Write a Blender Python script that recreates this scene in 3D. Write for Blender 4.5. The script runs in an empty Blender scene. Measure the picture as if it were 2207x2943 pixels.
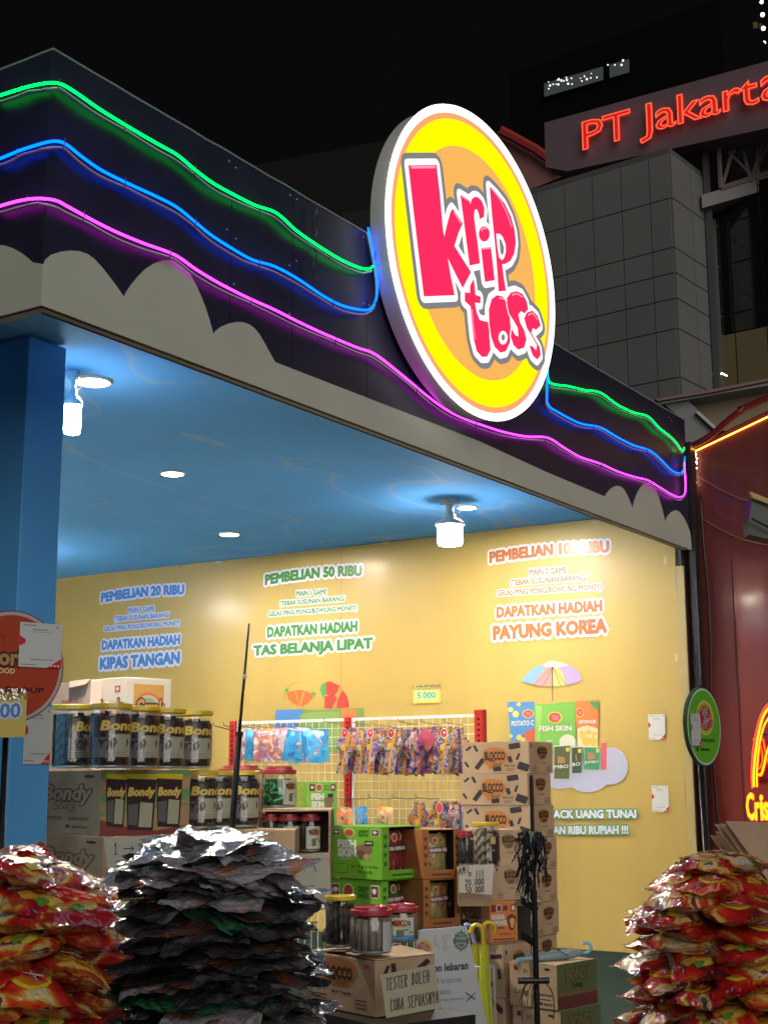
import bpy, math, random
import numpy as np
from mathutils import Vector, Matrix, noise
from mathutils.geometry import tessellate_polygon
random.seed(7)
R = math.radians
SC = bpy.context.scene
COL = SC.collection
# ------------------------------------------------------------------ camera
FPX, CX, CY, IH = 3973.6, 1103.5, 1471.5, 2943.0
CAM = Vector((0, 0, 1.6))
PITCH, ROLL, YAW = R(10.8955), R(-0.2468), R(32.6118)
FH = Vector((math.cos(YAW), math.sin(YAW), 0)); RH = Vector((math.sin(YAW), -math.cos(YAW), 0)); ZU = Vector((0, 0, 1))
FW = math.cos(PITCH)*FH + math.sin(PITCH)*ZU
UP0 = -math.sin(PITCH)*FH + math.cos(PITCH)*ZU
RT = math.cos(ROLL)*RH + math.sin(ROLL)*UP0
UP = -math.sin(ROLL)*RH + math.cos(ROLL)*UP0
cam = bpy.data.cameras.new('camera'); camo = bpy.data.objects.new('camera', cam); COL.objects.link(camo)
cam.sensor_fit = 'VERTICAL'; cam.sensor_height = 36; cam.lens = FPX/IH*36
cam.clip_start = .05; cam.clip_end = 2000
m = Matrix((RT, UP, -FW)).transposed().to_4x4(); m.translation = CAM
camo.matrix_world = m; SC.camera = camo
# ------------------------------------------------------------------ world, faint general light
W = bpy.data.worlds.new('World'); SC.world = W; W.use_nodes = True
bg = W.node_tree.nodes['Background']; bg.inputs[0].default_value = (.0027, .0027, .0033, 1); bg.inputs[1].default_value = 1
sl = bpy.data.lights.new('night_glow', 'SUN'); sl.energy = SUN_E = 1.75; sl.angle = R(60); sl.color = (1, .97, .88)
so = bpy.data.objects.new('night_glow', sl); COL.objects.link(so)
so.rotation_euler = (-(FH*.80 - RH*.28 - ZU*.30)).to_track_quat('Z', 'Y').to_euler()
SC.view_settings.view_transform = 'Standard'; SC.view_settings.look = 'None'
SC.view_settings.exposure = 0; SC.view_settings.gamma = 1; SC.view_settings.use_curve_mapping = False
SC.cycles.use_denoising = True
SC.cycles.max_bounces = 8; SC.cycles.transparent_max_bounces = 24
SC.cycles.sample_clamp_indirect = 6; SC.cycles.caustics_reflective = False; SC.cycles.caustics_refractive = False
# ------------------------------------------------------------------ back-projection of measured points onto the planes of the place
def ray(u, v): return RT*((u-CX)/FPX) - UP*((v-CY)/FPX) + FW
def ax(u, v, x): d = ray(u, v); return CAM + d*((x-CAM.x)/d.x)
def ay(u, v, y): d = ray(u, v); return CAM + d*((y-CAM.y)/d.y)
def az(u, v, z): d = ray(u, v); return CAM + d*((z-CAM.z)/d.z)
def ad(u, v, dist): d = ray(u, v); return CAM + d*(dist/d.dot(FH))
def apl(u, v, p, n): d = ray(u, v); return CAM + d*((p-CAM).dot(n)/d.dot(n))
def zr(x0, y0, s): return lambda x, y: (x0+x/s, y0+y/s)
Z1 = zr(0, 100, 1.503); Z2 = zr(1000, 0, 1.3745); Z3 = zr(0, 1100, 1.503); Z4 = zr(1100, 1100, 1.4986)
Z5 = zr(0, 1900, 2.37); Z6 = zr(600, 1950, 3.318); Z7 = zr(950, 2000, 3.318); Z8 = zr(1250, 2000, 2.765)
Y1 = zr(0, 2340, 2.765); Y2 = zr(400, 2340, 2.765); Y3 = zr(850, 2443, 3.318); Y4 = zr(1250, 2443, 3.318)
Y5 = zr(1700, 2400, 3.272); Y6 = zr(1850, 1700, 2.765); Y7 = zr(0, 1700, 3.686); Y8 = zr(1050, 280, 2.328)
YN = zr(2000, 1950, 4.424); YR = zr(1850, 1100, 4.647); ZW = zr(1560, 2050, 5.72)
# ------------------------------------------------------------------ materials
def lin(c): c /= 255; return c/12.92 if c <= .04045 else ((c+.055)/1.055)**2.4
def rgb(r, g, b): return (lin(r), lin(g), lin(b), 1)
MATS = {}
def nodes(m):
    m.use_nodes = True; nt = m.node_tree; return nt, nt.nodes['Principled BSDF']
def lk(nt, a, b): nt.links.new(a, b)
def mat(name, col, rough=.5, metal=0, spec=.5, nz=None, bump=None, emit=0, coat=0, stretch=None, crough=.1, space='Object'):
    if name in MATS: return MATS[name]
    m = bpy.data.materials.new(name); nt, b = nodes(m); col = tuple(col[:3])+(1,)
    b.inputs['Base Color'].default_value = col; b.inputs['Roughness'].default_value = rough
    b.inputs['Metallic'].default_value = metal; b.inputs['Specular IOR Level'].default_value = spec
    b.inputs['Coat Weight'].default_value = coat; b.inputs['Coat Roughness'].default_value = crough
    if emit: b.inputs['Emission Color'].default_value = col; b.inputs['Emission Strength'].default_value = emit
    if nz or bump:
        tc = nt.nodes.new('ShaderNodeTexCoord'); mp = nt.nodes.new('ShaderNodeMapping'); lk(nt, tc.outputs[space], mp.inputs[0])
        if stretch: mp.inputs['Scale'].default_value = stretch
    if nz:
        n = nt.nodes.new('ShaderNodeTexNoise'); n.inputs['Scale'].default_value = nz[0]; n.inputs['Detail'].default_value = 5
        lk(nt, mp.outputs[0], n.inputs['Vector'])
        r = nt.nodes.new('ShaderNodeMapRange'); r.inputs['From Min'].default_value = .3; r.inputs['From Max'].default_value = .7
        r.inputs['To Min'].default_value = 1-nz[1]; r.inputs['To Max'].default_value = 1+nz[1]; lk(nt, n.outputs[0], r.inputs[0])
        mx = nt.nodes.new('ShaderNodeVectorMath'); mx.operation = 'SCALE'; mx.inputs[0].default_value = col[:3]
        lk(nt, r.outputs[0], mx.inputs['Scale']); lk(nt, mx.outputs[0], b.inputs['Base Color'])
    if bump:
        n = nt.nodes.new('ShaderNodeTexNoise'); n.inputs['Scale'].default_value = bump[0]; n.inputs['Detail'].default_value = bump[3] if len(bump) > 3 else 3
        lk(nt, mp.outputs[0], n.inputs['Vector'])
        bp = nt.nodes.new('ShaderNodeBump'); bp.inputs['Strength'].default_value = bump[1]; bp.inputs['Distance'].default_value = bump[2]
        lk(nt, n.outputs[0], bp.inputs['Height']); lk(nt, bp.outputs[0], b.inputs['Normal'])
        if coat: lk(nt, bp.outputs[0], b.inputs['Coat Normal'])
    MATS[name] = m; return m
def glow(name, col, s):
    if name in MATS: return MATS[name]
    m = bpy.data.materials.new(name); m.use_nodes = True; nt = m.node_tree
    nt.nodes.remove(nt.nodes['Principled BSDF']); e = nt.nodes.new('ShaderNodeEmission')
    e.inputs[0].default_value = tuple(col[:3])+(1,); e.inputs[1].default_value = s
    lk(nt, e.outputs[0], nt.nodes['Material Output'].inputs[0]); MATS[name] = m; return m
def clear(name, tint=(1, 1, 1), base=.1, rough=.08, bump=None):
    "thin clear plastic: mostly see-through, glossy at grazing angles"
    if name in MATS: return MATS[name]
    m = bpy.data.materials.new(name); m.use_nodes = True; nt = m.node_tree; nt.nodes.remove(nt.nodes['Principled BSDF'])
    t = nt.nodes.new('ShaderNodeBsdfTransparent'); t.inputs[0].default_value = (*tint, 1)
    g = nt.nodes.new('ShaderNodeBsdfGlossy'); g.inputs['Roughness'].default_value = rough
    fr = nt.nodes.new('ShaderNodeLayerWeight'); fr.inputs[0].default_value = .35
    mr = nt.nodes.new('ShaderNodeMapRange'); mr.inputs['To Min'].default_value = base; mr.inputs['To Max'].default_value = .38
    lk(nt, fr.outputs['Facing'], mr.inputs[0]); mx = nt.nodes.new('ShaderNodeMixShader')
    lk(nt, mr.outputs[0], mx.inputs[0]); lk(nt, t.outputs[0], mx.inputs[1]); lk(nt, g.outputs[0], mx.inputs[2])
    if bump:
        tc = nt.nodes.new('ShaderNodeTexCoord'); n = nt.nodes.new('ShaderNodeTexNoise'); n.inputs['Scale'].default_value = bump[0]
        lk(nt, tc.outputs['Object'], n.inputs['Vector']); bp = nt.nodes.new('ShaderNodeBump'); bp.inputs['Strength'].default_value = bump[1]
        bp.inputs['Distance'].default_value = bump[2]; lk(nt, n.outputs[0], bp.inputs['Height']); lk(nt, bp.outputs[0], g.inputs['Normal'])
    lk(nt, mx.outputs[0], nt.nodes['Material Output'].inputs[0]); MATS[name] = m; return m
# ------------------------------------------------------------------ mesh building
class MB:
    def __init__(s): s.v = []; s.f = []; s.m = []; s.mats = []; s.uv = {}
    def mi(s, m):
        if m not in s.mats: s.mats.append(m)
        return s.mats.index(m)
    def add(s, vs, fs, m):
        k = len(s.v); s.v += [Vector(p) for p in vs]; i = s.mi(m)
        for f in fs: s.f.append([k+j for j in f]); s.m.append(i)
        return s
    def box(s, p0, p1, m):
        x0, y0, z0 = p0; x1, y1, z1 = p1
        return s.hexa([(x0,y0,z0),(x1,y0,z0),(x1,y1,z0),(x0,y1,z0)], Vector((0,0,z1-z0)), m)
    def hexa(s, base, h, m):
        b = [Vector(p) for p in base]; t = [p+h for p in b]; n = len(b)
        fs = [list(range(n))[::-1], [n+i for i in range(n)]] + [[i, (i+1) % n, n+(i+1) % n, n+i] for i in range(n)]
        return s.add(b+t, fs, m)
    def slab(s, p, u, w, t, m):
        "parallelogram p,u,w with thickness vector t"
        p, u, w = Vector(p), Vector(u), Vector(w); return s.hexa([p, p+u, p+u+w, p+w], Vector(t), m)
    def poly(s, pts, m, t=None):
        pts = [Vector(p) for p in pts]; tr = tessellate_polygon([pts])
        if t is None: return s.add(pts, [list(q) for q in tr], m)
        n = len(pts); t = Vector(t); top = [p+t for p in pts]
        return s.add(pts+top, [list(q) for q in tr]+[[n+i for i in q] for q in tr]+[[i, (i+1) % n, n+(i+1) % n, n+i] for i in range(n)], m)
    def tube(s, pts, r, m, n=8, cap=True, closed=False):
        pts = [Vector(p) for p in pts]; N = len(pts); vs = []; up = None
        for i, p in enumerate(pts):
            t = (pts[(i+1) % N if closed else min(i+1, N-1)] - pts[(i-1) % N if closed else max(i-1, 0)])
            t = t.normalized() if t.length > 1e-9 else Vector((0, 0, 1))
            if up is None: up = Vector((0, 0, 1)) if abs(t.z) < .9 else Vector((1, 0, 0))
            a = t.cross(up).normalized(); b = a.cross(t).normalized(); up = b
            rr = r[i] if isinstance(r, (list, tuple)) else r
            vs += [p + a*rr*math.cos(2*math.pi*k/n) + b*rr*math.sin(2*math.pi*k/n) for k in range(n)]
        fs = []
        for i in range(N if closed else N-1):
            j = (i+1) % N
            fs += [[i*n+k, i*n+(k+1) % n, j*n+(k+1) % n, j*n+k] for k in range(n)]
        if cap and not closed: fs += [list(range(n))[::-1], [(N-1)*n+k for k in range(n)]]
        return s.add(vs, fs, m)
    def lathe(s, c, prof, m, n=24, axis=None, cap=True, sq=0):
        "prof: (radius, height); sq squares the section off a little"
        c = Vector(c); A = Vector(axis) if axis else Vector((0, 0, 1))
        a = A.orthogonal().normalized() if axis else Vector((1, 0, 0)); b = A.cross(a)
        vs = []
        for r, h in prof:
            for k in range(n):
                t = 2*math.pi*k/n; q = 1 + sq*(1-abs(math.cos(2*t)))
                vs.append(c + A*h + (a*math.cos(t)+b*math.sin(t))*r*q)
        fs = [[i*n+k, i*n+(k+1) % n, (i+1)*n+(k+1) % n, (i+1)*n+k] for i in range(len(prof)-1) for k in range(n)]
        if cap: fs += [list(range(n))[::-1], [(len(prof)-1)*n+k for k in range(n)]]
        return s.add(vs, fs, m)
    def bead(s, c, r, m, n=6):
        pr = [(r*math.sin(math.pi*i/n)+1e-5, -r*math.cos(math.pi*i/n)) for i in range(n+1)]
        return s.lathe(c, pr, m, 8, cap=False)
    def mesh(s, name, loc=(0, 0, 0), smooth=False):
        loc = Vector(loc); me = bpy.data.meshes.new(name)
        me.from_pydata([p-loc for p in s.v], [], s.f)
        for m in s.mats: me.materials.append(m)
        me.polygons.foreach_set('material_index', s.m)
        if smooth: me.polygons.foreach_set('use_smooth', [True]*len(s.f))
        me.update(); return me
def props(o, label=None, cat=None, group=None, kind=None):
    for k, v in (('label', label), ('category', cat), ('group', group), ('kind', kind)):
        if v: o[k] = v
    return o
def thing(name, label, cat, loc=(0, 0, 0), group=None):
    o = bpy.data.objects.new(name, None); COL.objects.link(o); o.location = loc; o.empty_display_size = .1
    return props(o, label, cat, group)
def wloc(o):
    p = Vector(o.location)
    while o.parent: o = o.parent; p += Vector(o.location)
    return p
def part(name, mb, parent=None, smooth=False, label=None, kind=None, bevel=0, auto=0):
    "links a mesh built in world coordinates under its parent"
    base = wloc(parent) if parent else Vector((0, 0, 0))
    me = mb.mesh(name, base, smooth); o = bpy.data.objects.new(name, me); COL.objects.link(o)
    if parent: o.parent = parent
    if bevel:
        b = o.modifiers.new('b', 'BEVEL'); b.width = bevel; b.segments = 2; b.limit_method = 'ANGLE'
    props(o, label, None, None, kind); return o
def solo(name, mb, label, cat, group=None, kind=None, smooth=False, bevel=0, loc=None):
    if loc is None:
        xs = [p for p in mb.v]; loc = Vector((sum(p.x for p in xs)/len(xs), sum(p.y for p in xs)/len(xs), min(p.z for p in xs)))
    me = mb.mesh(name, loc, smooth); o = bpy.data.objects.new(name, me); COL.objects.link(o); o.location = loc
    if bevel:
        b = o.modifiers.new('b', 'BEVEL'); b.width = bevel; b.segments = 2; b.limit_method = 'ANGLE'
    return props(o, label, cat, group, kind)
# ------------------------------------------------------------------ frames, flat print, lettering
class Fr:
    def __init__(s, o, ex, ey, n=None):
        s.o = Vector(o); s.ex = Vector(ex); s.ey = Vector(ey)
        s.n = Vector(n).normalized() if n is not None else s.ex.cross(s.ey).normalized()
        if n is None and s.n.dot(CAM-s.o) < 0: s.n = -s.n
    def pt(s, a, b, off=0): return s.o + s.ex*a + s.ey*b + s.n*off
    def sub(s, x0, x1, y0, y1): return Fr(s.pt(x0, y0), s.ex*(x1-x0), s.ey*(y1-y0), s.n)
class Cyl:
    "print wrapped on a jar: a runs over angle a0..a1 seen left to right"
    def __init__(s, c, r, z0, z1, a0, a1): s.c, s.r, s.z0, s.z1, s.a0, s.a1 = Vector(c), r, z0, z1, a0, a1
    def pt(s, a, b, off=0):
        t = s.a0+(s.a1-s.a0)*a; d = (Vector((CAM.x-s.c.x, CAM.y-s.c.y, 0))).normalized(); e = Vector((-d.y, d.x, 0))
        return Vector((s.c.x, s.c.y, 0)) + (d*math.cos(t)+e*math.sin(t))*(s.r+off) + ZU*(s.z0+(s.z1-s.z0)*b)
TC = {}
def text_mesh(body, foff=0, shear=0, outline=0):
    "glyph faces; foff fattens them with a round-cornered band along every outline"
    k = (body, foff, shear, outline)
    if k in TC: return TC[k]
    if foff > 0:
        v, f = text_mesh(body, 0, shear); v = list(v); f = list(f); cnt = {}
        for q in f:
            for i in range(len(q)): e = (q[i], q[(i+1) % len(q)]); cnt[tuple(sorted(e))] = cnt.get(tuple(sorted(e)), 0)+1
        n = 0
        for (i, j), c in cnt.items():
            if c != 1: continue
            A, B = Vector(v[i]), Vector(v[j]); d = B-A
            if d.length < 1e-6: continue
            nn = Vector((-d.y, d.x, 0)).normalized()*foff; z = Vector((0, 0, .00004*(1+n % 7))); b = len(v)
            v += [A+nn+z, B+nn+z, B-nn+z, A-nn+z]; f.append([b, b+1, b+2, b+3]); b = len(v); z = Vector((0, 0, .00004*(8+n % 7)))
            v += [A+z+Vector((math.cos(t), math.sin(t), 0))*foff for t in [R(45*q_) for q_ in range(8)]]; f.append(list(range(b, b+8))); n += 1
        TC[k] = (v, f); return TC[k]
    c = bpy.data.curves.new('t', 'FONT'); c.body = body; c.shear = shear; c.resolution_u = 2
    if outline: c.fill_mode = 'NONE'; c.bevel_depth = outline; c.bevel_resolution = 1
    o = bpy.data.objects.new('t', c); COL.objects.link(o); dg = bpy.context.evaluated_depsgraph_get(); dg.update()
    e = o.evaluated_get(dg); me = e.to_mesh()
    v = [p.co.copy() for p in me.vertices]; f = [list(p.vertices) for p in me.polygons]
    e.to_mesh_clear(); bpy.data.objects.remove(o); bpy.data.curves.remove(c)
    TC[k] = (v, f); return TC[k]
def text(mb, fr, body, x0, x1, y0, y1, layers, shear=0, arc=0, wob=0, outline=0):
    bv, _ = text_mesh(body, 0, shear); xa = min(p.x for p in bv); xb = max(p.x for p in bv); ya = min(p.y for p in bv); yb = max(p.y for p in bv)
    if not any(c in body for c in 'gjpqyQ,(/)'): pass
    for m_, foff, off in layers:
        v, f = text_mesh(body, foff, shear, outline); out = []
        for p in v:
            a = (p.x-xa)/(xb-xa); b = (p.y-ya)/(yb-ya)
            if arc: b += arc*(1-(2*a-1)**2)
            if wob: b += wob*math.sin(a*17)+wob*.6*math.sin(a*41)
            out.append(fr.pt(x0+a*(x1-x0), y0+b*(y1-y0), off+p.z*(1 if not outline else .05)))
        mb.add(out, f, m_)
def rect(mb, fr, x0, x1, y0, y1, m, off=.001): mb.add([fr.pt(x0, y0, off), fr.pt(x1, y0, off), fr.pt(x1, y1, off), fr.pt(x0, y1, off)], [[0, 1, 2, 3]], m)
def ell(mb, fr, cx, cy, rx, ry, m, off=.001, n=20, wob=0, ph=0):
    pts = []
    for k in range(n):
        t = 2*math.pi*k/n; q = 1+wob*math.sin(3*t+ph)+wob*.6*math.sin(5*t+2*ph)
        pts.append(fr.pt(cx+rx*q*math.cos(t), cy+ry*q*math.sin(t), off))
    mb.add(pts, [list(range(n))], m)
def fpoly(mb, fr, pts, m, off=.001): mb.poly([fr.pt(a, b, off) for a, b in pts], m)
def rod(mb, fr, x, y, l, w, ang, m, off=.001, asp=1):
    "rounded bar print (a chocolate stick)"
    c, s = math.cos(ang), math.sin(ang); pts = []
    for dx, dy in ((-l,-w*.7),(-l*.9,-w),(l*.9,-w),(l,-w*.7),(l,w*.7),(l*.9,w),(-l*.9,w),(-l,w*.7)):
        pts.append(fr.pt(x+(dx*c-dy*s), y+(dx*s+dy*c)*asp, off))
    mb.add(pts, [list(range(8))], m)
def smoothpts(pts, k=6):
    "Catmull-Rom through 3-D points"
    P = [Vector(p) for p in pts]; out = []
    for i in range(len(P)-1):
        a, b, c, d = P[max(i-1, 0)], P[i], P[i+1], P[min(i+2, len(P)-1)]
        for j in range(k):
            t = j/k; out.append(.5*((2*b)+(c-a)*t+(2*a-5*b+4*c-d)*t*t+(3*b-a-3*c+d)*t*t*t))
    out.append(P[-1]); return out
def quad_fr(tl, tr, br, bl, dist, n=None):
    p = [ad(*q, dist) for q in (tl, tr, br, bl)]
    return p
# ================================================================== THE BOOTH
FX, FY, XW = 2.685, 2.891, 7.924
ZB, ZT, ZC = 2.95, 3.76, 3.2
YE = 9.4
navy = mat('navy_fascia', (.016, .017, .040), .42, nz=(3, .25), bump=(40, .12, .002))
navy_dark = mat('fascia_gap', (.008, .008, .01), .8)
cloudw = mat('grey_white_cloud', (.45, .47, .40), .6, nz=(2.5, .06))
trim = mat('soffit_trim', (.36, .33, .27), .6, nz=(5, .15))
trimd = mat('soffit_joint', (.05, .045, .035), .8)
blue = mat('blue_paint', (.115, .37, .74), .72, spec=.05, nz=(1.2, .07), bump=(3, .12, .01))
def painted_reflections(m):
    "pale rings and streaks that paint reflections into the ceiling colour"
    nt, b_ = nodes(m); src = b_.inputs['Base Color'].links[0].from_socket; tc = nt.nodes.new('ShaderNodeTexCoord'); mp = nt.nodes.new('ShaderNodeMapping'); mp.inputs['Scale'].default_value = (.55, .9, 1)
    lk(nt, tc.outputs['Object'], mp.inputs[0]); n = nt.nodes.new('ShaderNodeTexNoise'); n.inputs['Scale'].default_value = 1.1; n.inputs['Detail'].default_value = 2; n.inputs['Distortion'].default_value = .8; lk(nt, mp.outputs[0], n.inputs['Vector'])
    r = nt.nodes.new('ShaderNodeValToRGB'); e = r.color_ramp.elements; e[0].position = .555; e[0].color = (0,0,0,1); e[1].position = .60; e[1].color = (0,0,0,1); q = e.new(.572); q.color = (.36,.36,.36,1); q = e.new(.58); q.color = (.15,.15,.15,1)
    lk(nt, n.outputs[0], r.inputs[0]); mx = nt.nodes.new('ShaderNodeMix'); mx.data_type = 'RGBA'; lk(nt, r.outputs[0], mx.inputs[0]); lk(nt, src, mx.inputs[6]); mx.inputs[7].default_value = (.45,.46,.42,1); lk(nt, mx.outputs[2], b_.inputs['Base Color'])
painted_reflections(blue)  # soft reflections on the ceiling, painted into its colour as pale rings
blue2 = mat('blue_column_paint', (.085, .34, .72), .42, nz=(2, .06), bump=(5, .1, .006), coat=.2, crough=.2)
steel_dk = mat('dark_steel', (.02, .02, .024), .35, .6)
black = mat('black_plastic', (.012, .012, .014), .4)
white_m = mat('white_enamel', (.75, .75, .78), .3, coat=.4)
paver = mat('ground_paving', (.06, .057, .052), .75, nz=(.8, .3), bump=(9, .3, .01))
g = MB().box((-60, -60, -.3), (160, 160, 0), paver); o = solo('ground', g, None, None, kind='structure', loc=Vector((0, 0, 0)))
booth = thing('snack_booth', 'corner snack booth with dark navy wavy fascia above a bright blue ceiling', 'booth', (FX, FY, 0))
core = MB().box((FX+.006, FY+.006, ZB+.012), (7.955, FY+.05, ZT-.004), navy_dark)
core.box((FX+.006, FY+.05, ZB+.012), (FX+.05, YE, ZT-.004), navy_dark)
part('fascia_frame', core, booth)
rough = MB()   # chipped, uneven white edge along the top of the boards
xs = np.linspace(FX, 7.95, 60)
top = [Vector((x, FY-.001, ZT-.002+.004*noise.noise(Vector((x*9, 0, 0))))) for x in xs]
rough.tube(top, .0035, mat('chipped_edge', (.28, .28, .3), .7), 5)
rough.tube([Vector((FX-.001, y, ZT-.002+.004*noise.noise(Vector((y*9, 4, 0))))) for y in np.linspace(FY, YE, 50)], .0035, MATS['chipped_edge'], 5)
part('top_edge', rough, booth)
seams = [FX] + [ay(u, v, FY).x for u, v in ((667, 560), (842, 720), (1053, 830), (1451, 1150), (1930, 1330))] + [7.953]
for a, b in zip(seams[:-1], seams[1:]):
    part('fascia_panel', MB().box((a+.0018, FY, ZB), (b-.0018, FY+.006, ZT), navy), booth)
ys = [FY+.004, FY+1.22, FY+2.44, FY+3.66, FY+4.88, YE]
for a, b in zip(ys[:-1], ys[1:]):
    part('fascia_panel', MB().box((FX, a+.0018, ZB), (FX+.006, b-.0018, ZT), navy), booth)
bl = MB(); rb_ = random.Random(9)
for s_ in seams[1:-1]:
    for z in (ZB+.32, ZB+.52, ZT-.04):
        for dx in (-.02, .022): bl.lathe((s_+dx+rb_.uniform(-.004,.004), FY-.0005, z+rb_.uniform(-.02,.02)), [(.004, -.0005), (.0035, .0015)], MATS['chipped_edge'], 8, axis=(0, -1, 0))
part('screws', bl, booth, kind='stuff')
ww = [Vector((4.02+.01*math.sin(k), FY-.012-.002*k % .006, ZT-.02-.014*k)) for k in range(22)]
part('feed_wire', MB().tube(smoothpts(ww, 3), .003, black, 5), booth)
# cloud cut-outs
def fpt(u, v): return ay(u, v, FY-.001)
up1 = [(175,1000),(196,972),(222,950),(260,938),(300,933),(340,936),(375,948),(405,970),(435,1003),(465,1040),(495,1080),(515,1108),(533,1135),(545,1112),(565,1082),(595,1045),(630,1010),(665,988),(700,976),(735,975),(770,985),(798,1010),(822,1040),(845,1085),(865,1130),(885,1180),(902,1235),(919,1297),(932,1278),(955,1261),(985,1248),(1015,1242),(1045,1242),(1072,1251),(1095,1268),(1115,1292),(1135,1325),(1155,1362),(1185,1415)]
up2 = [(410,252),(700,385),(954,491),(960,478),(975,460),(990,449),(1005,444),(1020,447),(1035,460),(1048,483),(1060,512),(1072,543),(1080,512),(1092,478),(1107,450),(1122,436),(1138,431),(1155,438),(1170,458),(1183,490),(1195,530),(1204,566),(1212,600),(1222,577),(1238,558),(1256,549),(1272,555),(1290,578),(1305,607),(1318,640),(1323,676)]
outl = [fpt(*Z1(*p)) for p in up1] + [fpt(*Z4(*p)) for p in up2]
xr = outl[-1].x; xl = FX-.005
outl[0] = Vector((xl, FY-.001, outl[0].z))
cl = [p for p in outl] + [Vector((xr, FY-.001, ZB-.003)), Vector((xl, FY-.001, ZB-.003))]
part('cloud_trim', MB().poly(cl, cloudw, (0, -.005, 0)), booth)
side = [(0,910),(25,912),(60,923),(95,943),(120,962),(145,985),(163,1001)]
sp = [ax(*Z1(*p), FX-.001) for p in side]; sp[-1].y = FY-.004
far = [Vector((FX-.001, y, ZB+.12+.13*abs(math.sin((y-sp[0].y)*3.1+1.2)))) for y in np.linspace(YE, sp[0].y+.05, 60)]
cl2 = far + sp + [Vector((FX-.001, FY-.004, ZB-.003)), Vector((FX-.001, YE, ZB-.003))]
part('cloud_trim', MB().poly(cl2, cloudw, (-.005, 0, 0)), booth)
sf = MB().box((FX, FY, ZB-.0), (7.955, FY+.052, ZB+.011), trim).box((FX, FY+.052, ZB), (FX+.052, YE, ZB+.011), trim)
part('soffit', sf, booth)
jt = MB().box((FX-.002, FY+.008, ZB-.003), (7.95, FY+.013, ZB-.0005), trimd).box((FX+.008, FY+.013, ZB-.003), (FX+.013, YE, ZB-.0005), trimd)
jt.box((FX+.045, FY+.046, ZB-.003), (7.95, FY+.05, ZB-.0005), trimd)
part('soffit_joint', jt, booth)
# ceiling: slightly sagging glossy sheet
NX, NY = 60, 60; cm = MB(); vs = []
for j in range(NY+1):
    for i in range(NX+1):
        x = FX+.052+(XW+.05-FX-.052)*i/NX; y = FY+.052+(YE-FY-.052)*j/NY
        vs.append((x, y, ZC+.010*noise.noise(Vector((x*.9, y*.9, 3)))+.003*noise.noise(Vector((x*2.7, y*2.1, 9)))))
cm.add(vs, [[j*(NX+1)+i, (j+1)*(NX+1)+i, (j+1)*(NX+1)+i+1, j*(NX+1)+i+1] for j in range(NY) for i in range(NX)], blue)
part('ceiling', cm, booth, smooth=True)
part('roof_sheet', MB().box((FX+.06, FY+.06, ZC+.06), (XW+.1, YE, ZC+.1), navy_dark), booth)
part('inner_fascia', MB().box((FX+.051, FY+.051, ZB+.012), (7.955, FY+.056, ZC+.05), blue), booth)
c0 = az(86, 955, ZC); c1 = az(200, 991, ZC)
part('column', MB().box((c0.x, c0.y, 0), (c1.x, c0.y+.36, ZC-.012), blue2), booth, bevel=.004)
part('column', MB().box((FX+.7, YE-.2, 0), (FX+.9, YE, ZC-.012), blue2), booth)
vin_b = mat('back_wall_yellow', (.55,.45,.25), .4)  # unseen wall, kept light for more bounce inside the booth
part('bounce_floor', MB().box((FX+.3, FY+.25, .002), (XW, YE, .06), mat('bounce_floor_pale', (.72,.74,.78), .5, nz=(5,.15))), booth)  # unseen pale floor, added to bounce light up to the ceiling
part('back_wall', MB().box((FX, YE, 0), (XW+.1, YE+.06, ZT), vin_b), booth)
# ------------------------------------------------------------------ side wall with the printed banner
wall = thing('side_wall', 'booth side wall clad in a yellow banner above a dark green dado', 'wall', (XW, 3, 0))
green_d = mat('dark_green_dado', (.009, .028, .019), .35, nz=(3, .2), coat=.2)
wx = XW+.012
part('wall_panel', MB().box((wx, FY+.055, 0), (wx+.1, YE, ZC-.02), mat('dark_panel', (.045, .043, .05), .5, bump=(30, .1, .002))), wall)
part('dado', MB().box((wx-.018, FY+.07, 0), (wx-.002, YE, .583), green_d), wall)
YB0 = ax(1962, 2100, XW).y   # right hem of the banner
vin = mat('yellow_vinyl', (.40, .292, .088), .40, spec=.40, nz=(.7, .07), coat=.10, crough=.14, bump=(8, .26, .006, 3), stretch=(1, 2.6, .35))
bn = MB(); vs = []; NY, NZ = 150, 60
def bx(y, z):
    e = math.exp(-(y-YB0)*5)+.8*math.exp(-(ZC-z)*6)
    return XW - .003 - .012*e*abs(noise.noise(Vector((y*6, z*6, 1)))) - .0035*noise.noise(Vector((y*3, z*1.1, 5))) - .0035*math.exp(-((y-3.9-.3*(z-1.5))/.05)**2)*(z > 1.2)
for j in range(NZ+1):
    for i in range(NY+1):
        y = YB0+(YE-YB0-.01)*(i/NY)**1.15; z = .585+(ZC-.003-.585)*j/NZ
        yy = y + (.012*noise.noise(Vector((0, 0, z*3))) if i == 0 else 0)
        vs.append((bx(y, z), yy, z))
bn.add(vs, [[j*(NY+1)+i, j*(NY+1)+i+1, (j+1)*(NY+1)+i+1, (j+1)*(NY+1)+i] for j in range(NZ) for i in range(NY)], vin)
ban = thing('vinyl_banner', 'large glossy yellow vinyl banner with prize offers covering the side wall', 'banner', (XW, YB0, .585))
part('sheet', bn, ban, smooth=True)
fold = MB(); fold.box((XW-.006, YB0-.05, .585), (XW+.008, YB0+.0, ZC-.35), mat('banner_hem', (.36, .29, .13), .4))
part('hem', fold, ban)
sm_ = MB(); ysm = 5.42
sm_.add([(XW-.0085, ysm, .59), (XW-.0085, ysm+.004, .59), (XW-.0085, ysm+.004, ZC-.02), (XW-.0085, ysm, ZC-.02)], [[0,1,2,3]], mat('seam_shadow', (.26,.17,.045), .5)); part('seam', sm_, ban)
tpm = MB(); 
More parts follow.
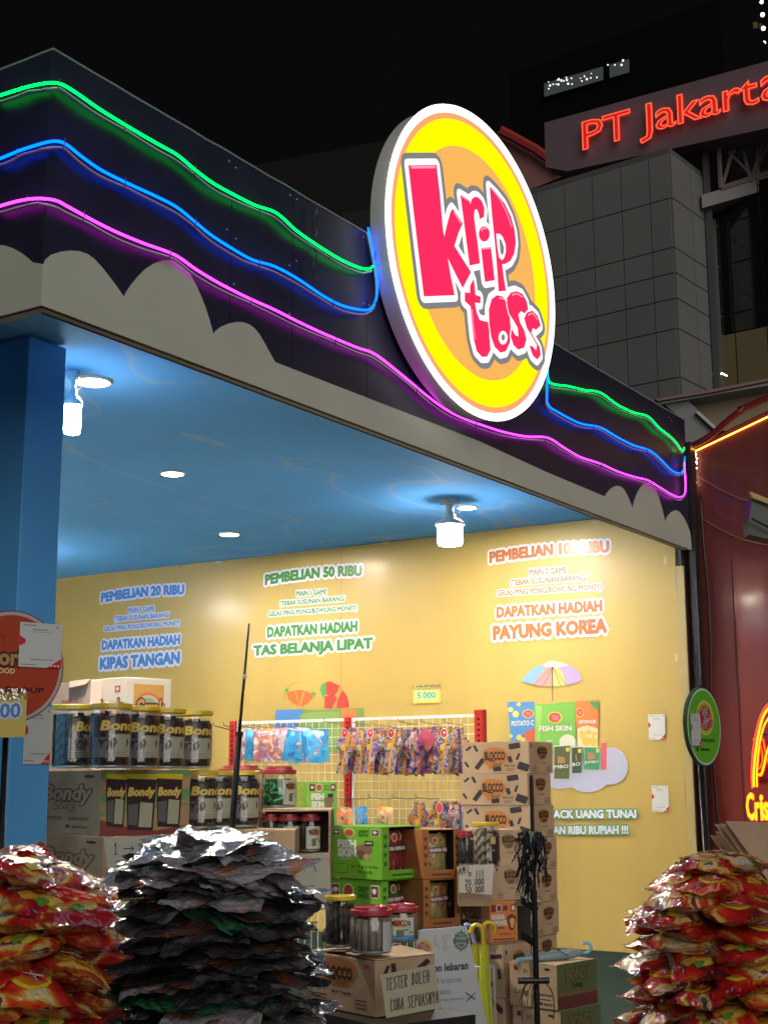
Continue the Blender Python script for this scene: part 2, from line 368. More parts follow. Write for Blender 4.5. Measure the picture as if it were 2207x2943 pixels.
for (u, v, w_, h_) in ((1700,1496,26,9),(1905,1600,10,22),(1938,1880,9,20),(1100,1556,22,8),(620,1612,20,8)):
    a_ = ax(u, v, XW-.0125); k_ = 1/FPX*(a_-CAM).length; tpm.slab(a_, Vector((0, -w_*k_, 0)), Vector((0, 0, -h_*k_)), Vector((-.0004, 0, 0)), mat('masking_tape', (.48,.42,.24), .3, coat=.5))
part('tape', tpm, ban, kind='stuff')
stap = MB()
for k, (u, v) in enumerate(((520,1625),(690,1592),(780,1588),(920,1568),(1110,1546),(1280,1523),(1430,1507),(1560,1497))):
    p = ax(u, v+4, XW-.012); stap.box(p-Vector((.004, .006, .003)), p+Vector((.002, .006, .003)), steel_dk)
part('staples', stap, ban, kind='stuff')
def wmat(n, c): return mat('print_'+n, tuple(q*.74 for q in c) if c else None, .40, spec=.4, coat=.10, crough=.14, bump=(8, .26, .006, 3), stretch=(1, 2.6, .35))
pale = wmat('pale_blue', (.74, .78, .97)); pblue = wmat('blue', (.07, .27, .72)); pgreen = wmat('green', (.06, .26, .07)); porange = wmat('orange', (.50, .16, .045))
WOFF = XW-.0115
lt = MB()
def wfr(bl, br, h):
    a = ax(*bl, WOFF); b = ax(*br, WOFF); c = ax(bl[0], bl[1]-h, WOFF)
    return Fr(a, b-a, Vector((0, 0, c.z-a.z)), (-1, 0, 0))
def wtext(Z, s, bl, br, h, fillm, outm, arc=0, fo=.018, oo=.085):
    fr = wfr(Z(*bl), Z(*br), h/1.5)
    lt = MB(); text(lt, fr, s, 0, 1, 0, 1, [(outm, oo, 0), (fillm, fo, .0012)], arc=arc); part('lettering', lt, ban)
gp = 'GELAS PING PONG/BOWLING MONEY)'
for Z, n, gm, fm, L in ((Z3, '20', 'MAIN 1 GAME', pblue, [(440,948,795,913,37),(557,995,668,987,22),(495,1037,733,1018,26),(450,1080,778,1053,26),(443,1153,777,1127,36),(435,1237,775,1211,46)]),
                    (Z3, '50', 'MAIN 1 GAME', pgreen, [(1148,872,1562,832,40),(1282,922,1410,914,22),(1210,970,1490,948,26),(1160,1015,1542,988,26),(1157,1098,1542,1072,40),(1098,1190,1608,1158,52)]),
                    (Z4, '100', 'MAIN 2 GAME', porange, [(462,775,972,729,44),(630,830,790,820,26),(550,880,880,857,30),(492,925,942,897,30),(492,1010,942,982,42),(478,1105,962,1074,54)])):
    prize = {'20': 'KIPAS TANGAN', '50': 'TAS BELANJA LIPAT', '100': 'PAYUNG KOREA'}[n]
    for k, (s, q) in enumerate(zip(('PEMBELIAN '+n+' RIBU', gm, '(TEBAK SUSUNAN BARANG/', gp, 'DAPATKAN HADIAH', prize), L)):
        wtext(Z, s, q[:2], q[2:4], q[4], fm, pale, arc=.22 if k == 0 else 0, fo=.065 if k in (0, 4, 5) else .04, oo=.22 if k in (0, 4, 5) else .19)
for s, a, b in (('CASHBACK UANG TUNAI', (715, 972), (1595, 968)), ('PULUHAN RIBU RUPIAH !!!', (740, 1099), (1532, 1095))):
    fr = wfr(Z8(*a), Z8(*b), 60/2.765)
    lt = MB(); text(lt, fr, s, 0, 1, 0, 1, [(wmat('mint', (.10, .36, .16)), .17, 0), (pale, .05, .0012)]); part('lettering', lt, ban)

# pictures printed on the banner
pm = MB()
def wp(Z, pts, m, off=0): pm.poly([ax(*Z(*p), WOFF-off) for p in pts], m)
C = wmat
cloudp = C('cloud', (.50, .53, .74)); cloudr = C('cloud_rim', (.66, .62, .82))
cloud = [(820,700),(930,725),(985,742),(1040,735),(1090,722),(1128,748),(1175,764),(1225,766),(1275,757),(1315,738),(1345,715),(1362,700),(1400,704),(1440,697),(1482,672),(1512,635),(1529,590),(1531,545),(1520,497),(1498,458),(1462,426),(1420,410),(1370,412),(1310,440),(1200,520),(900,560)]
wp(Z8, cloud, cloudr, -.002); cc = Vector((1200, 600))
wp(Z8, [tuple(Vector(p)+(cc-Vector(p))*.025) for p in cloud], cloudp, -.001)
def shine(Z, q, m1):
    wp(Z, q, m1, .0008)
wp(Z8, [(572,52),(600,45),(700,50),(788,45),(792,200),(785,360),(600,360),(590,200)], C('sky', (.09,.27,.68)), .0)
for x, y, r in ((640,145,26),(600,108,20),(664,66,17),(668,330,24),(700,350,20),(603,320,14)):
    wp(Z8, [(x+r*math.cos(t), y+r*math.sin(t)) for t in np.linspace(0, 6.0, 12)], C('lemon', (.75,.68,.12)), .001)
wp(Z8, [(705,300),(740,275),(790,255),(790,358),(720,358)], C('tomato', (.62,.12,.06)), .0015)
wp(Z8, [(1118,42),(1200,38),(1302,28),(1298,200),(1290,405),(1125,405)], C('vermilion', (.72,.22,.07)), .0)
wp(Z8, [(1215,45),(1300,42),(1296,110),(1260,95)], C('leafgreen', (.09,.42,.14)), .001)
wp(Z8, [(1130,262),(1160,245),(1205,236),(1250,245),(1290,262),(1288,405),(1128,405)], C('cream', (.72,.66,.5)), .001)
for x, y, rx, ry in ((1165,310,28,34),(1215,290,26,22),(1262,300,24,20),(1200,360,34,38),(1255,360,30,40)):
    wp(Z8, [(x+rx*math.cos(t), y+ry*math.sin(t)) for t in np.linspace(0, 6.0, 12)], C('banana', (.74,.52,.1) if x % 2 else (.70,.42,.09)), .0018)
wp(Z8, [(785,62),(860,68),(1000,52),(1117,45),(1112,180),(1120,400),(800,400),(792,250)], C('lime', (.20,.50,.10)), .003)
wp(Z8, [(800,75),(850,80),(840,200),(830,360),(805,360)], C('lime_light', (.30,.60,.16)), .0038)
wp(Z8, [(985,350),(1010,318),(1050,305),(1095,318),(1112,350),(1112,400),(990,400)], C('bowl', (.66,.70,.62)), .004)
def blogo(x, y, rx, ry, o):
    el = lambda k, l: [(x+rx*k*math.cos(t), y+ry*l*math.sin(t)) for t in np.linspace(0, 6.0, 14)]
    wp(Z8, el(1, 1), C('logo_rim', (.66,.68,.12)), o); wp(Z8, el(.84, .84), C('logo_red', (.62,.09,.07)), o+.0006); wp(Z8, [(x-rx*.5,y-ry*.45),(x+rx*.4,y-ry*.3),(x+rx*.55,y+ry*.4),(x-rx*.2,y+ry*.5)], C('logo_pink', (.70,.18,.22)), o+.0012)
blogo(738, 142, 46, 36, .0012); blogo(950, 172, 58, 48, .0042); blogo(1148, 132, 34, 38, .001)
for s, a, b, h, z in (('POTATO C', (610,240),(786,232),38,.002),('FISH SKIN', (832,280),(1085,275),40,.005),('SPONGE', (1145,220),(1278,216),24,.002),('100%', (885,365),(935,362),14,.005)):
    fr = wfr(Z8(*a), Z8(*b), h/2.765); fr.o.x -= z; text(pm, fr, s, 0, 1, 0, 1, [(C('shadow_blue', (.05,.12,.3)), .06, 0), (C('white', (.8,.8,.8)), .03, .0006)])
part('picture', pm, ban); pm = MB()
# small packs
for q, body, word in (([(940,395),(1078,385),(1070,668),(940,668)], (.10,.13,.05), 'MBO'), ([(1082,405),(1172,400),(1166,620),(1085,622)], (.05,.09,.07), 'BO'), ([(1180,402),(1316,405),(1308,594),(1176,592)], (.06,.30,.15), 'JUMBO')):
    wp(Z8, q, C('pack_rim', (.62,.66,.6)), .005); c = Vector((sum(p[0] for p in q)/4, sum(p[1] for p in q)/4))
    wp(Z8, [tuple(Vector(p)+(c-Vector(p))*.07) for p in q], C('pack_%.2f' % body[1], body), .0058)
    x0, x1 = q[0][0], q[1][0]; yb = q[2][1]; ym = (q[0][1]+yb)/2
    wp(Z8, [(x1-40, q[0][1]+18), (x1-12, q[0][1]+14), (x1-12, q[0][1]+46), (x1-38, q[0][1]+48)], C('lemon', None), .0064)
    fr = wfr(Z8(x0+12, ym+46), Z8(x1-16, ym+40), 26/2.765); fr.o.x -= .007; text(pm, fr, word, 0, 1, 0, 1, [(C('ink', (.02,.02,.02)), .09, 0), (C('white', None), .03, .0006)])
    wp(Z8, [(x0+30,ym-50),(x1-50,ym-44),(x1-44,ym),(x0+36,ym+6)], C('pack_fruit', (.50,.22,.10)), .0064)
wp(Z8, [(1322,374),(1362,372),(1360,586),(1324,588)], C('pack_rose', (.68,.12,.16)), .0)
part('picture', pm, ban); pm = MB()
# umbrella picture
um = [((728,1200),(660,1222),(620,1250),(595,1286),(650,1300),(680,1250)), ((728,1200),(680,1250),(650,1300),(690,1308),(728,1306)), ((728,1200),(728,1306),(762,1308),(792,1302),(772,1248)), ((728,1200),(772,1248),(792,1302),(830,1292),(858,1276),(840,1242),(800,1215))]
for q, c in zip(um, ((.22,.42,.75), (.72,.33,.33), (.62,.60,.20), (.45,.34,.75))): wp(Z4, q, C('um%.2f' % c[0], c), .0)
wp(Z4, [(700,1205),(728,1196),(770,1206),(800,1215),(745,1228),(690,1222)], C('um_top', (.62,.60,.62)), .001)
wp(Z4, [(727,1222),(731,1222),(732,1372),(729,1372)], C('ink', None), .002)
for a, b in (((730,1225),(650,1298)),((730,1225),(690,1306)),((730,1225),(765,1306)),((730,1225),(790,1302))):
    wp(Z4, [a, (a[0]+2, a[1]), (b[0]+1.2, b[1]), (b[0]-1, b[1])], C('ink', None), .0015)
part('picture', pm, ban); pm = MB()
# fruit pictures behind the rack
wp(Z6, [(640,300),(880,290),(1010,300),(1480,280),(1485,420),(1470,700),(640,700)], C('crate_green', (.20,.33,.10)), .0)
wp(Z6, [(640,300),(900,295),(860,380),(840,600),(620,600)], C('sky', None), .0008)
wp(Z6, [(870,345),(1000,320),(1250,315),(1250,620),(880,620)], C('crate_lite', (.27,.42,.13)), .0012)
wp(Z6, [(1265,295),(1410,295),(1410,620),(1265,620)], C('vermilion', None), .001)
for q in ([(740,135),(820,115),(862,268),(800,235),(760,195)], [(830,110),(905,112),(880,190),(868,270)], [(915,115),(1000,150),(985,195),(940,240),(878,272)]): wp(Z6, q, C('orange_slice', (.66,.17,.05)), .001)
wp(Z6, [(725,100),(765,95),(760,130),(730,130)], C('leafgreen', None), .001); wp(Z6, [(975,135),(1025,130),(1015,165),(985,160)], C('leafgreen', None), .0015)
arc_ = [(720,200),(728,110),(770,65),(830,38),(880,38),(940,62),(985,105),(1005,200)]
for a, b in zip(arc_[:-1], arc_[1:]): wp(Z6, [a, (a[0]+5, a[1]+3), (b[0]+5, b[1]+3), b], C('olive_line', (.20,.27,.05)), .0008)
for q in ([(1115,35),(1160,28),(1250,68),(1230,120),(1180,190),(1120,150)], [(1105,170),(1200,165),(1225,185),(1170,290),(1105,280)], [(1275,110),(1320,170),(1340,275),(1220,285),(1225,215)]): wp(Z6, q, C('berry', (.60,.07,.06)), .001)
wp(Z6, [(1070,60),(1115,40),(1120,150),(1090,180),(1062,110)], C('leafgreen', None), .0012)
part('picture', pm, ban)
# paper price card and payment cards stuck on the banner / green board / column
def card_on(fr, label, w=None, red=True, grp='payment cards with red corners'):
    b = MB(); pw = mat('white_card', (.50, .53, .54), .35, coat=.3); rd = mat('card_red', (.55, .02, .04), .35, coat=.3)
    P = lambda a, c, o=.0: fr.pt(a, c, o)
    pts = [P(0,0),P(1,0),P(1,1),P(0,1)]; b.poly([p for p in pts], pw, fr.n*.0012)
    c = thing('payment_card', label, 'card', P(0, 0), grp); part('card', b, c)
    d = MB(); fpoly(d, fr, [(.66,0),(1,0),(1,.22)], rd, .0018); fpoly(d, fr, [(0,.47),(.14,.53),(.14,.62),(0,.7)], rd, .0018)
    ik = mat('grey_ink', (.18,.18,.2), .5)
    rect(d, fr, .08, .38, .93, .95, ik, .0018); rect(d, fr, .3, .66, .84, .86, ik, .0018); rect(d, fr, .26, .74, .79, .80, ik, .0018)
    rect(d, fr, .25, .8, .17, .185, ik, .0018); rect(d, fr, .05, .4, .05, .065, ik, .0018); rect(d, fr, .86, .9, .9, .95, ik, .0018)
    for k in range(3): rect(d, fr, .74+.08*k, .79+.08*k, .03, .07, pw, .0024)
    part('print', d, c); return c
def card_wall(px, label):
    tl, tr, bl = px; a = ax(*bl, WOFF); b = ax(*tl, WOFF); c = ax(*tr, WOFF)
    return card_on(Fr(a, Vector((0, c.y-b.y, 0)), Vector((0, 0, b.z-a.z)), (-1, 0, 0)), label)
card_wall(((1861,2054),(1909,2051),(1864,2126)), 'upper white payment card with red corner stuck on the yellow banner')
card_wall(((1872,2258),(1920,2256),(1874,2333)), 'lower white payment card with red corner stuck on the yellow banner')
a = ax(1188, 2022, WOFF-.001); b = ax(1266, 2017, WOFF-.001); c = ax(1188, 1976, WOFF-.001)
fr = Fr(a, Vector((0, b.y-a.y, 0)), Vector((0, 0, c.z-a.z)), (-1, 0, 0))
t = thing('price_card', 'small yellow price card reading 5.000 taped above the wire rack', 'price card', a)
q = MB(); q.poly([fr.pt(0,0),fr.pt(1,0),fr.pt(1,1),fr.pt(0,1)], mat('yellow_card', (.68,.50,.12), .4), fr.n*.001); part('card', q, t)
q = MB(); text(q, fr, '5.000', .16, .82, .3, .68, [(pale, .1, .002), (mat('green_ink', (.03,.30,.12), .4), .03, .003)]); part('lettering', q, t)
q = MB(); rect(q, fr, -.02, 1.02, .82, 1.12, clear('tape', base=.35, rough=.15, bump=(60, .6, .01)), .002); part('tape', q, t)
# ------------------------------------------------------------------ neon strips on the fascia
def npt(u, v, o=.028):
    return ay(u, v, FY-o) if u > 158-(v-140)*.0571+3 else ax(u, v, FX-o)
def neon(name, label, col, s, paths):
    t = thing(name, label, 'neon strip', npt(*paths[0][0]), 'wavy neon strips along the fascia')
    gm = glow('neon_%.2f_%.2f' % col[:2], col, s); ch = mat('silicone_channel', (.35, .35, .38), .5)
    for P in paths:
        pts = smoothpts([npt(*p) for p in P], 5)
        part('glowing_tube', MB().tube(pts, .0045, gm, 8), t, smooth=True)
        c = [p+Vector((.006 if p.y > FY else .0, .006 if p.y <= FY else 0, -.013-.006*abs(math.sin(i*.21)))) for i, p in enumerate(pts)]
        part('channel', MB().tube(c, .0045, ch, 6), t, smooth=True)
        cb = MB()
        for k in range(12, len(pts)-6, 16):
            p = pts[k]; cb.tube([p+Vector((-.0, -.008, .012)), p+Vector((0, -.009, -.0)), p+Vector((0, -.004, -.026))], .0022, black, 5)
        if len(pts) > 20: part('clips', cb, t, kind='stuff')
    return t
G1 = [Z1(*p) for p in ((-40,272),(0,262),(60,243),(120,225),(175,213),(225,207),(268,214),(330,250),(430,320),(560,400),(680,470),(765,518),(840,580),(920,640),(1010,690),(1100,735),(1195,770),(1280,845),(1380,915),(1480,975),(1560,1008),(1595,1010),(1610,1000))]
G2 = [(1572,1062)]+[Z4(*p) for p in ((720,0),(800,15),(870,32),(935,42),(1010,95),(1080,128),(1140,145),(1190,195),(1240,235),(1265,262),(1280,285),(1292,292),(1296,280))]
B1 = [Z1(*p) for p in ((-40,547),(0,535),(50,515),(100,495),(200,465),(250,460),(290,475),(360,530),(440,585),(560,645),(680,700),(765,745),(840,805),(920,870),(1040,945),(1100,975),(1185,1000),(1280,1050),(1400,1130),(1480,1170),(1560,1188),(1600,1183),(1622,1150),(1630,1100),(1625,1020),(1610,930),(1590,832))]
B2 = [(1577,1010),(1573,1060)]+[Z4(*p) for p in ((707,30),(712,95),(760,130),(850,175),(935,192),(1010,235),(1080,270),(1145,290),(1190,325),(1240,375),(1275,390),(1296,370),(1299,320))]
P1 = [Z1(*p) for p in ((-40,752),(0,740),(80,718),(160,707),(240,715),(300,745),(400,800),(500,850),(620,900),(755,950),(850,1015),(960,1080),(1080,1140),(1185,1187),(1300,1245),(1420,1300),(1540,1350),(1625,1383))]+[(1170,1090),(1230,1140),(1290,1182),(1345,1208)]+[Z4(*p) for p in ((420,180),(520,212),(620,232),(710,237),(780,280),(850,320),(935,348),(1010,382),(1080,405),(1140,420),(1190,450),(1240,480),(1275,493),(1298,480),(1303,440),(1299,380),(1296,345))]
neon('neon_strip', 'green neon strip, highest of the three wavy strips on the fascia', (0, 1, .07), 5.2, [G1, G2])
neon('neon_strip', 'blue neon strip, middle of the three wavy strips on the fascia', (0, .065, 1), 7.5, [B1, B2])
neon('neon_strip', 'pink neon strip, lowest of the three wavy strips on the fascia', (.78, .03, .80), 5.8, [P1])
# ------------------------------------------------------------------ round lightbox sign
SY = 2.76; k = SY/2.59
sc_ = Vector((4.769*k, SY, 1.6+2.084*k)); sr = .652*k; yw = -.043
sd = Vector((math.cos(yw), math.sin(yw), 0)); sn = Vector((math.sin(yw), -math.cos(yw), 0))
sign = thing('lightbox_sign', 'large round backlit sign with pink lettering on yellow mounted on the fascia', 'sign', sc_)
casem = mat('sign_casing', (.46, .46, .45), .45, nz=(4, .08))
ca = MB(); ring = [sc_-sn*.004+(sd*math.cos(t)+ZU*math.sin(t))*sr*.985 for t in np.linspace(0, 2*math.pi, 97)[:-1]]
ca.add(ring+[p-sn*.083 for p in ring], [[i, (i+1) % 96, 96+(i+1) % 96, 96+i] for i in range(96)]+[list(range(96, 192))], casem)
part('casing', ca, sign, smooth=False)
sfr = Fr(sc_, sd, ZU, sn)
rim = glow('lit_white_rim', (1, 1, .98), 2.4)
tr_ = MB().tube([sc_+sn*.003+(sd*math.cos(t)+ZU*math.sin(t))*sr*.99 for t in np.linspace(0, 2*math.pi, 97)[:-1]], .012, rim, 8, closed=True)
part('rim_light', tr_, sign, smooth=True)
fc = MB()
ell(fc, sfr, 0, 0, sr*.985, sr*.985, glow('lit_white', (1, .98, .93), 1.5), .0, 96)
ell(fc, sfr, 0, 0, sr*.955, sr*.955, glow('lit_peach', (1, .42, .17), 1.0), .0006, 96)
ell(fc, sfr, 0, 0, sr*.918, sr*.918, glow('lit_yellow', (1, 1, .0), 1.05), .0012, 96)
ell(fc, sfr, 0, 0, sr*.747, sr*.747, glow('lit_orange', (.97, .49, .11), 1.0), .0018, 96)
part('face', fc, sign)
K_ = [(281,455),(470,452),(492,640),(513,880),(521,932),(540,850),(562,770),(578,745),(645,845),(618,905),(590,995),(640,1075),(701,1170),(672,1225),(645,1278),(600,1190),(546,1080),(566,1200),(592,1325),(385,1333),(345,1010),(310,715)]
R_ = [(628,652),(655,668),(690,690),(693,715),(706,680),(728,665),(752,672),(775,700),(790,745),(787,800),(757,818),(752,785),(740,752),(726,752),(720,790),(728,860),(745,980),(760,1112),(690,1127),(668,960),(645,780)]
I_ = [(766,1010),(832,1000),(846,1120),(858,1225),(792,1236),(778,1120)]
D_ = [(787+37*math.cos(t), 915+52*math.sin(t)) for t in np.linspace(0, 6.28, 17)[:-1]]
P_ = [(822,598),(870,645),(925,715),(965,800),(990,890),(998,970),(988,1045),(962,1095),(930,1115),(906,1118),(918,1210),(932,1296),(882,1300),(872,1150),(858,985),(838,790)]
T_ = [(690,1262),(715,1215),(722,1262),(727,1322),(762,1335),(760,1380),(724,1375),(735,1440),(755,1490),(790,1500),(822,1505),(820,1600),(828,1690),(805,1736),(770,1738),(735,1700),(715,1620),(702,1500),(694,1400),(655,1365),(655,1305),(690,1310)]
O_ = [(815,1420),(835,1350),(870,1325),(910,1335),(940,1385),(955,1460),(962,1540),(957,1640),(930,1700),(893,1710),(855,1672),(832,1610),(818,1520)]
S1 = [(938,1400),(935,1345),(962,1308),(1000,1298),(1042,1318),(1070,1370),(1078,1420),(1055,1448),(1030,1432),(1012,1455),(1025,1510),(1052,1560),(1067,1620),(1052,1675),(1012,1690),(980,1660),(960,1600),(968,1550),(990,1590),(1012,1602),(1008,1545),(980,1495),(950,1450)]
S2 = [(1050,1480),(1068,1442),(1105,1428),(1142,1465),(1162,1528),(1130,1558),(1110,1545),(1098,1575),(1125,1625),(1155,1675),(1162,1725),(1138,1757),(1108,1730),(1085,1662),(1108,1668),(1130,1695),(1135,1660),(1105,1605),(1068,1545)]
glyphs = [K_, R_, I_, D_, P_, T_, O_, S1, S2]
def sgn2(p):    # point on the sign face in sign metres
    q = apl(*Y8(*p), sc_, sn)-sc_; return (q.dot(sd), q.z)
G2D = [[sgn2(p) for p in g_] for g_ in glyphs]
def inflate(mb, fr, P, w, m, off, sx=1):
    "polygon fattened by w: fill plus thick outline with round corners"
    fpoly(mb, fr, P, m, off); n = len(P); e = .00002
    for i in range(n):
        a = Vector(P[i]); b = Vector(P[(i+1) % n]); d = (b-a)
        if d.length < 1e-6: continue
        nn = Vector((-d.y, d.x)).normalized()*w
        mb.add([fr.pt(*(a+nn), off+e*(i % 5+1)), fr.pt(*(b+nn), off+e*(i % 5+1)), fr.pt(*(b-nn), off+e*(i % 5+1)), fr.pt(*(a-nn), off+e*(i % 5+1))], [[0, 1, 2, 3]], m)
        ell(mb, fr, a.x, a.y, w, w, m, off+e*(6+i % 3), 12)
grey_l = glow('lit_grey', (.235, .235, .235), 1); white_l = glow('lit_letter_white', (1, 1, 1), 1.15); pink_l = glow('lit_pink', (1, .028, .125), 1.0)
def logo(mb, fr, s, mats, base=.0024, st=.0008, hl=None):
    for g_ in G2D: inflate(mb, fr, [(x*s, y*s) for x, y in g_], .052*s, mats[0], base)
    for g_ in G2D: inflate(mb, fr, [(x*s, y*s) for x, y in g_], .027*s, mats[1], base+st)
    for i_, g_ in enumerate(G2D):
        z_ = base+2*st+i_*.0005; inflate(mb, fr, [(x*s, y*s) for x, y in g_], .0075*s, mats[1], z_); fpoly(mb, fr, [(x*s, y*s) for x, y in g_], mats[2], z_+.00024)
lg = MB(); logo(lg, sfr, 1, (grey_l, white_l, pink_l))
def hole(pts, m, off): fpoly(lg, sfr, [sgn2(p) for p in pts], m, off)
hole([(862,915),(885,915),(905,935),(925,985),(927,1035),(915,1075),(903,1092),(882,1075),(870,1000)], white_l, .0092)
hole([(882,945),(898,960),(912,1000),(914,1035),(903,1062),(890,1040)], grey_l, .0097)
hole([(908+30*math.cos(t), 1610+46*math.sin(t)) for t in np.linspace(0, 6, 14)], white_l, .0092)
hole([(908+12*math.cos(t), 1608+22*math.sin(t)) for t in np.linspace(0, 6, 12)], grey_l, .0097)
for P, w in (([(290,470),(455,468)], 2.4), ([(632,664),(688,700)], 1.6), ([(830,610),(885,680),(935,780),(965,870)], 1.8), ([(766,1016),(828,1008)], 1.6), ([(880,1345),(915,1350),(938,1390)], 1.5), ([(968,1325),(1000,1315),(1040,1340)], 1.5), ([(1075,1460),(1105,1445),(1140,1490)], 1.4), ([(700,1420),(708,1520),(722,1620)], 1.5), ([(578,770),(625,845)], 1.5), ([(760,895),(780,875),(800,880)], 1.6)):
    for a, b in zip(P[:-1], P[1:]):
        A = Vector(sgn2(a)); B = Vector(sgn2(b)); d = (B-A).normalized(); nn = Vector((-d.y, d.x))*w/400
        lg.add([sfr.pt(*(A+nn), .0097), sfr.pt(*(B+nn), .0097), sfr.pt(*(B-nn), .0097), sfr.pt(*(A-nn), .0097)], [[0,1,2,3]], glow('lit_highlight', (1, .35, .5), 1))
part('lettering', lg, sign)
brk = MB()
for a in (.5, 2.6, 3.7, 5.6):
    p = sc_-sn*.086+(sd*math.cos(a)+ZU*math.sin(a))*sr*.55
    if p.z < ZT: brk.box((p.x-.02, p.y, p.z-.02), (p.x+.02, FY-.001, p.z+.02), steel_dk)
part('bracket', brk, sign)
# ================================================================== LAMPS
daylit = glow('lamp_white', (.93, .97, 1), LAMP := 68)
warm = glow('downlight_white', (1, .80, .48), 34)
daylit2 = glow('lamp_white_strong', (.93, .97, 1), 135)
def bulb(p, r, h, label, drop, dl_=None):
    t = thing('led_bulb', label, 'bulb', p, 'led bulbs hanging from the ceiling')
    m = MB().lathe(p, [(r*.55, -h), (r*.9, -h*.97), (r, -h*.85), (r, -h*.1), (r*.8, 0)], dl_ or daylit, 16); part('diffuser', m, t, smooth=True)
    m = MB().lathe(p, [(r*1.22, -.012), (r*1.2, .003), (r*.8, drop*.4), (r*.42, drop*.65), (r*.42, drop)], white_m, 16); part('housing', m, t, smooth=True)
    z = ZC-p.z-drop
    m = MB().lathe(p, [(r*.3, drop), (r*.32, ZC-p.z-.03), (r*.7, ZC-p.z-.03), (r*.7, ZC-p.z)], white_m, 16); part('holder', m, t)
    q = [p+Vector((r*.3, 0, drop)), p+Vector((r*1.5, -.01, drop+.04)), p+Vector((r*1.8, .02, drop+.1)), Vector((p.x+r*.6, p.y+.03, ZC))]
    part('cord', MB().tube(smoothpts(q, 5), .0022, white_m, 5), t); return t
def atceil(u, v): return az(u, v, ZC)
b1 = Vector((3.82, 3.9, 0)); d1 = b1.dot(FH); q = ad(211, 1158, d1); b1 = Vector((q.x, q.y, q.z)); hb = q.z-ad(211, 1248, d1).z
bulb(b1, .033, hb, 'tall white led bulb hanging beside the blue column', .05)
b2 = Vector((6.885, 3.95, 0)); d2 = b2.dot(FH); q = ad(1293, 1505, d2); hb2 = q.z-ad(1293, 1568, d2).z
bulb(q, .074, hb2, 'wide white led bulb hanging in front of the yellow banner near the fascia', .05)
w3 = ax(655, 1735, XW); s3 = .17; bulb(Vector((XW*(1-s3), w3.y*(1+s3), w3.z+(w3.z-1.6)*s3)), .08, .14, 'white led bulb hanging deep in the booth behind the column', .05, daylit2)
for (u, v, dx), lb in zip(((268,1092,56),(497,1357,37),(660,1532,31),(1342,1455,30)), ('downlight in the ceiling nearest the blue column', 'downlight in the middle of the blue ceiling', 'downlight in the ceiling above the 50 ribu offer', 'downlight in the ceiling beside the wide hanging bulb')):
    p = atceil(u, v); r = dx/FPX*p.dot(FH)*.95
    t = thing('downlight', 'round recessed '+lb, 'downlight', p, 'downlights in the blue ceiling')
    part('lens', MB().lathe(p-ZU*.012, [(r*.92, 0), (r*.92, .004)], warm, 28), t)
    part('trim_ring', MB().lathe(p-ZU*.010, [(r*.93, -.003), (r*1.06, -.002), (r*1.1, .008), (r*1.1, .02)], mat('downlight_trim', (.6,.6,.58), .4), 28, cap=False), t)
    l = bpy.data.lights.new('downlight_beam', 'AREA'); l.shape = 'DISK'; l.size = r*1.7; l.energy = 54; l.color = (1, .88, .68)
    lo = bpy.data.objects.new('downlight_beam', l); COL.objects.link(lo); lo.parent = t; lo.location = (0, 0, -.02)
# ================================================================== ROUND SIGNS ON POLES
def round_sign(c, r, phi, label, faces, th=.012, pole_to=None, poler=.009, edge=(.05,.09,.05)):
    d = RH*math.cos(phi)+FH*math.sin(phi); n = Vector((d.y, -d.x, 0))
    if n.dot(CAM-c) < 0: n = -n
    t = thing('round_sign', label, 'sign', Vector((c.x, c.y, 0)), None)
    ring = [c+(d*math.cos(a)+ZU*math.sin(a))*r for a in np.linspace(0, 2*math.pi, 65)[:-1]]
    b = MB().add(ring+[p-n*th for p in ring], [[i, (i+1) % 64, 64+(i+1) % 64, 64+i] for i in range(64)]+[list(range(64)), list(range(64, 128))], mat('sign_edge%.2f' % edge[1], edge, .4))
    part('disc', b, t); fr = Fr(c, d*r, ZU*r, n); m = MB(); faces(m, fr); part('print', m, t)
    if pole_to is not None:
        b = MB().tube([c-n*th*1.6-ZU*r*.3, c-n*th*1.6-ZU*r*1.02], poler*.8, black, 8)
        part('bracket', b, t); part('pole', MB().tube([c-n*th*1.6-ZU*r*.9, Vector((c.x-n.x*th, c.y-n.y*th, 0))+pole_to], poler, steel_dk, 10), t, smooth=True)
        part('base', MB().lathe(Vector((c.x, c.y, 0))+pole_to, [(.15, 0), (.15, .012), (.03, .02)], steel_dk, 24), t)
    return t, fr
def P_(n, c): return mat('sgn_'+n, c, .35, coat=.3)
def greenface(m, fr):
    ell(m, fr, 0, 0, .97, .97, P_('palegreen', (.42,.70,.48)), .001, 48); ell(m, fr, 0, 0, .92, .92, P_('green', (.11,.38,.022)), .0016, 48)
    ell(m, fr, .05, .22, .50, .44, P_('cream', (.6,.6,.3)), .0022, 32); ell(m, fr, .05, .22, .47, .41, P_('yellow', (.55,.42,.02)), .0026, 32); ell(m, fr, .05, .22, .38, .34, P_('amber', (.40,.16,.03)), .003, 32)
    f2 = Fr(fr.pt(.05, .22), fr.ex, fr.ey, fr.n)
    logo(m, f2, .66, (P_('grey', (.12,.1,.1)), P_('white', (.6,.6,.6)), P_('crimson', (.45,.01,.03))), .0036, .0006)
    ik = P_('ink', (.01,.04,.01)); text(m, fr, 'KRIPTOSS_SNACK', -.38, .56, -.40, -.31, [(ik, .03, .002)]); text(m, fr, '0812234567', -.30, .30, -.62, -.54, [(ik, .02, .002)]) if False else None
    rect(m, fr, -.30, .22, -.61, -.555, ik, .002); ell(m, fr, -.47, -.58, .07, .06, ik, .002, 12)
gc = ad(2022, 2088, 4.62)
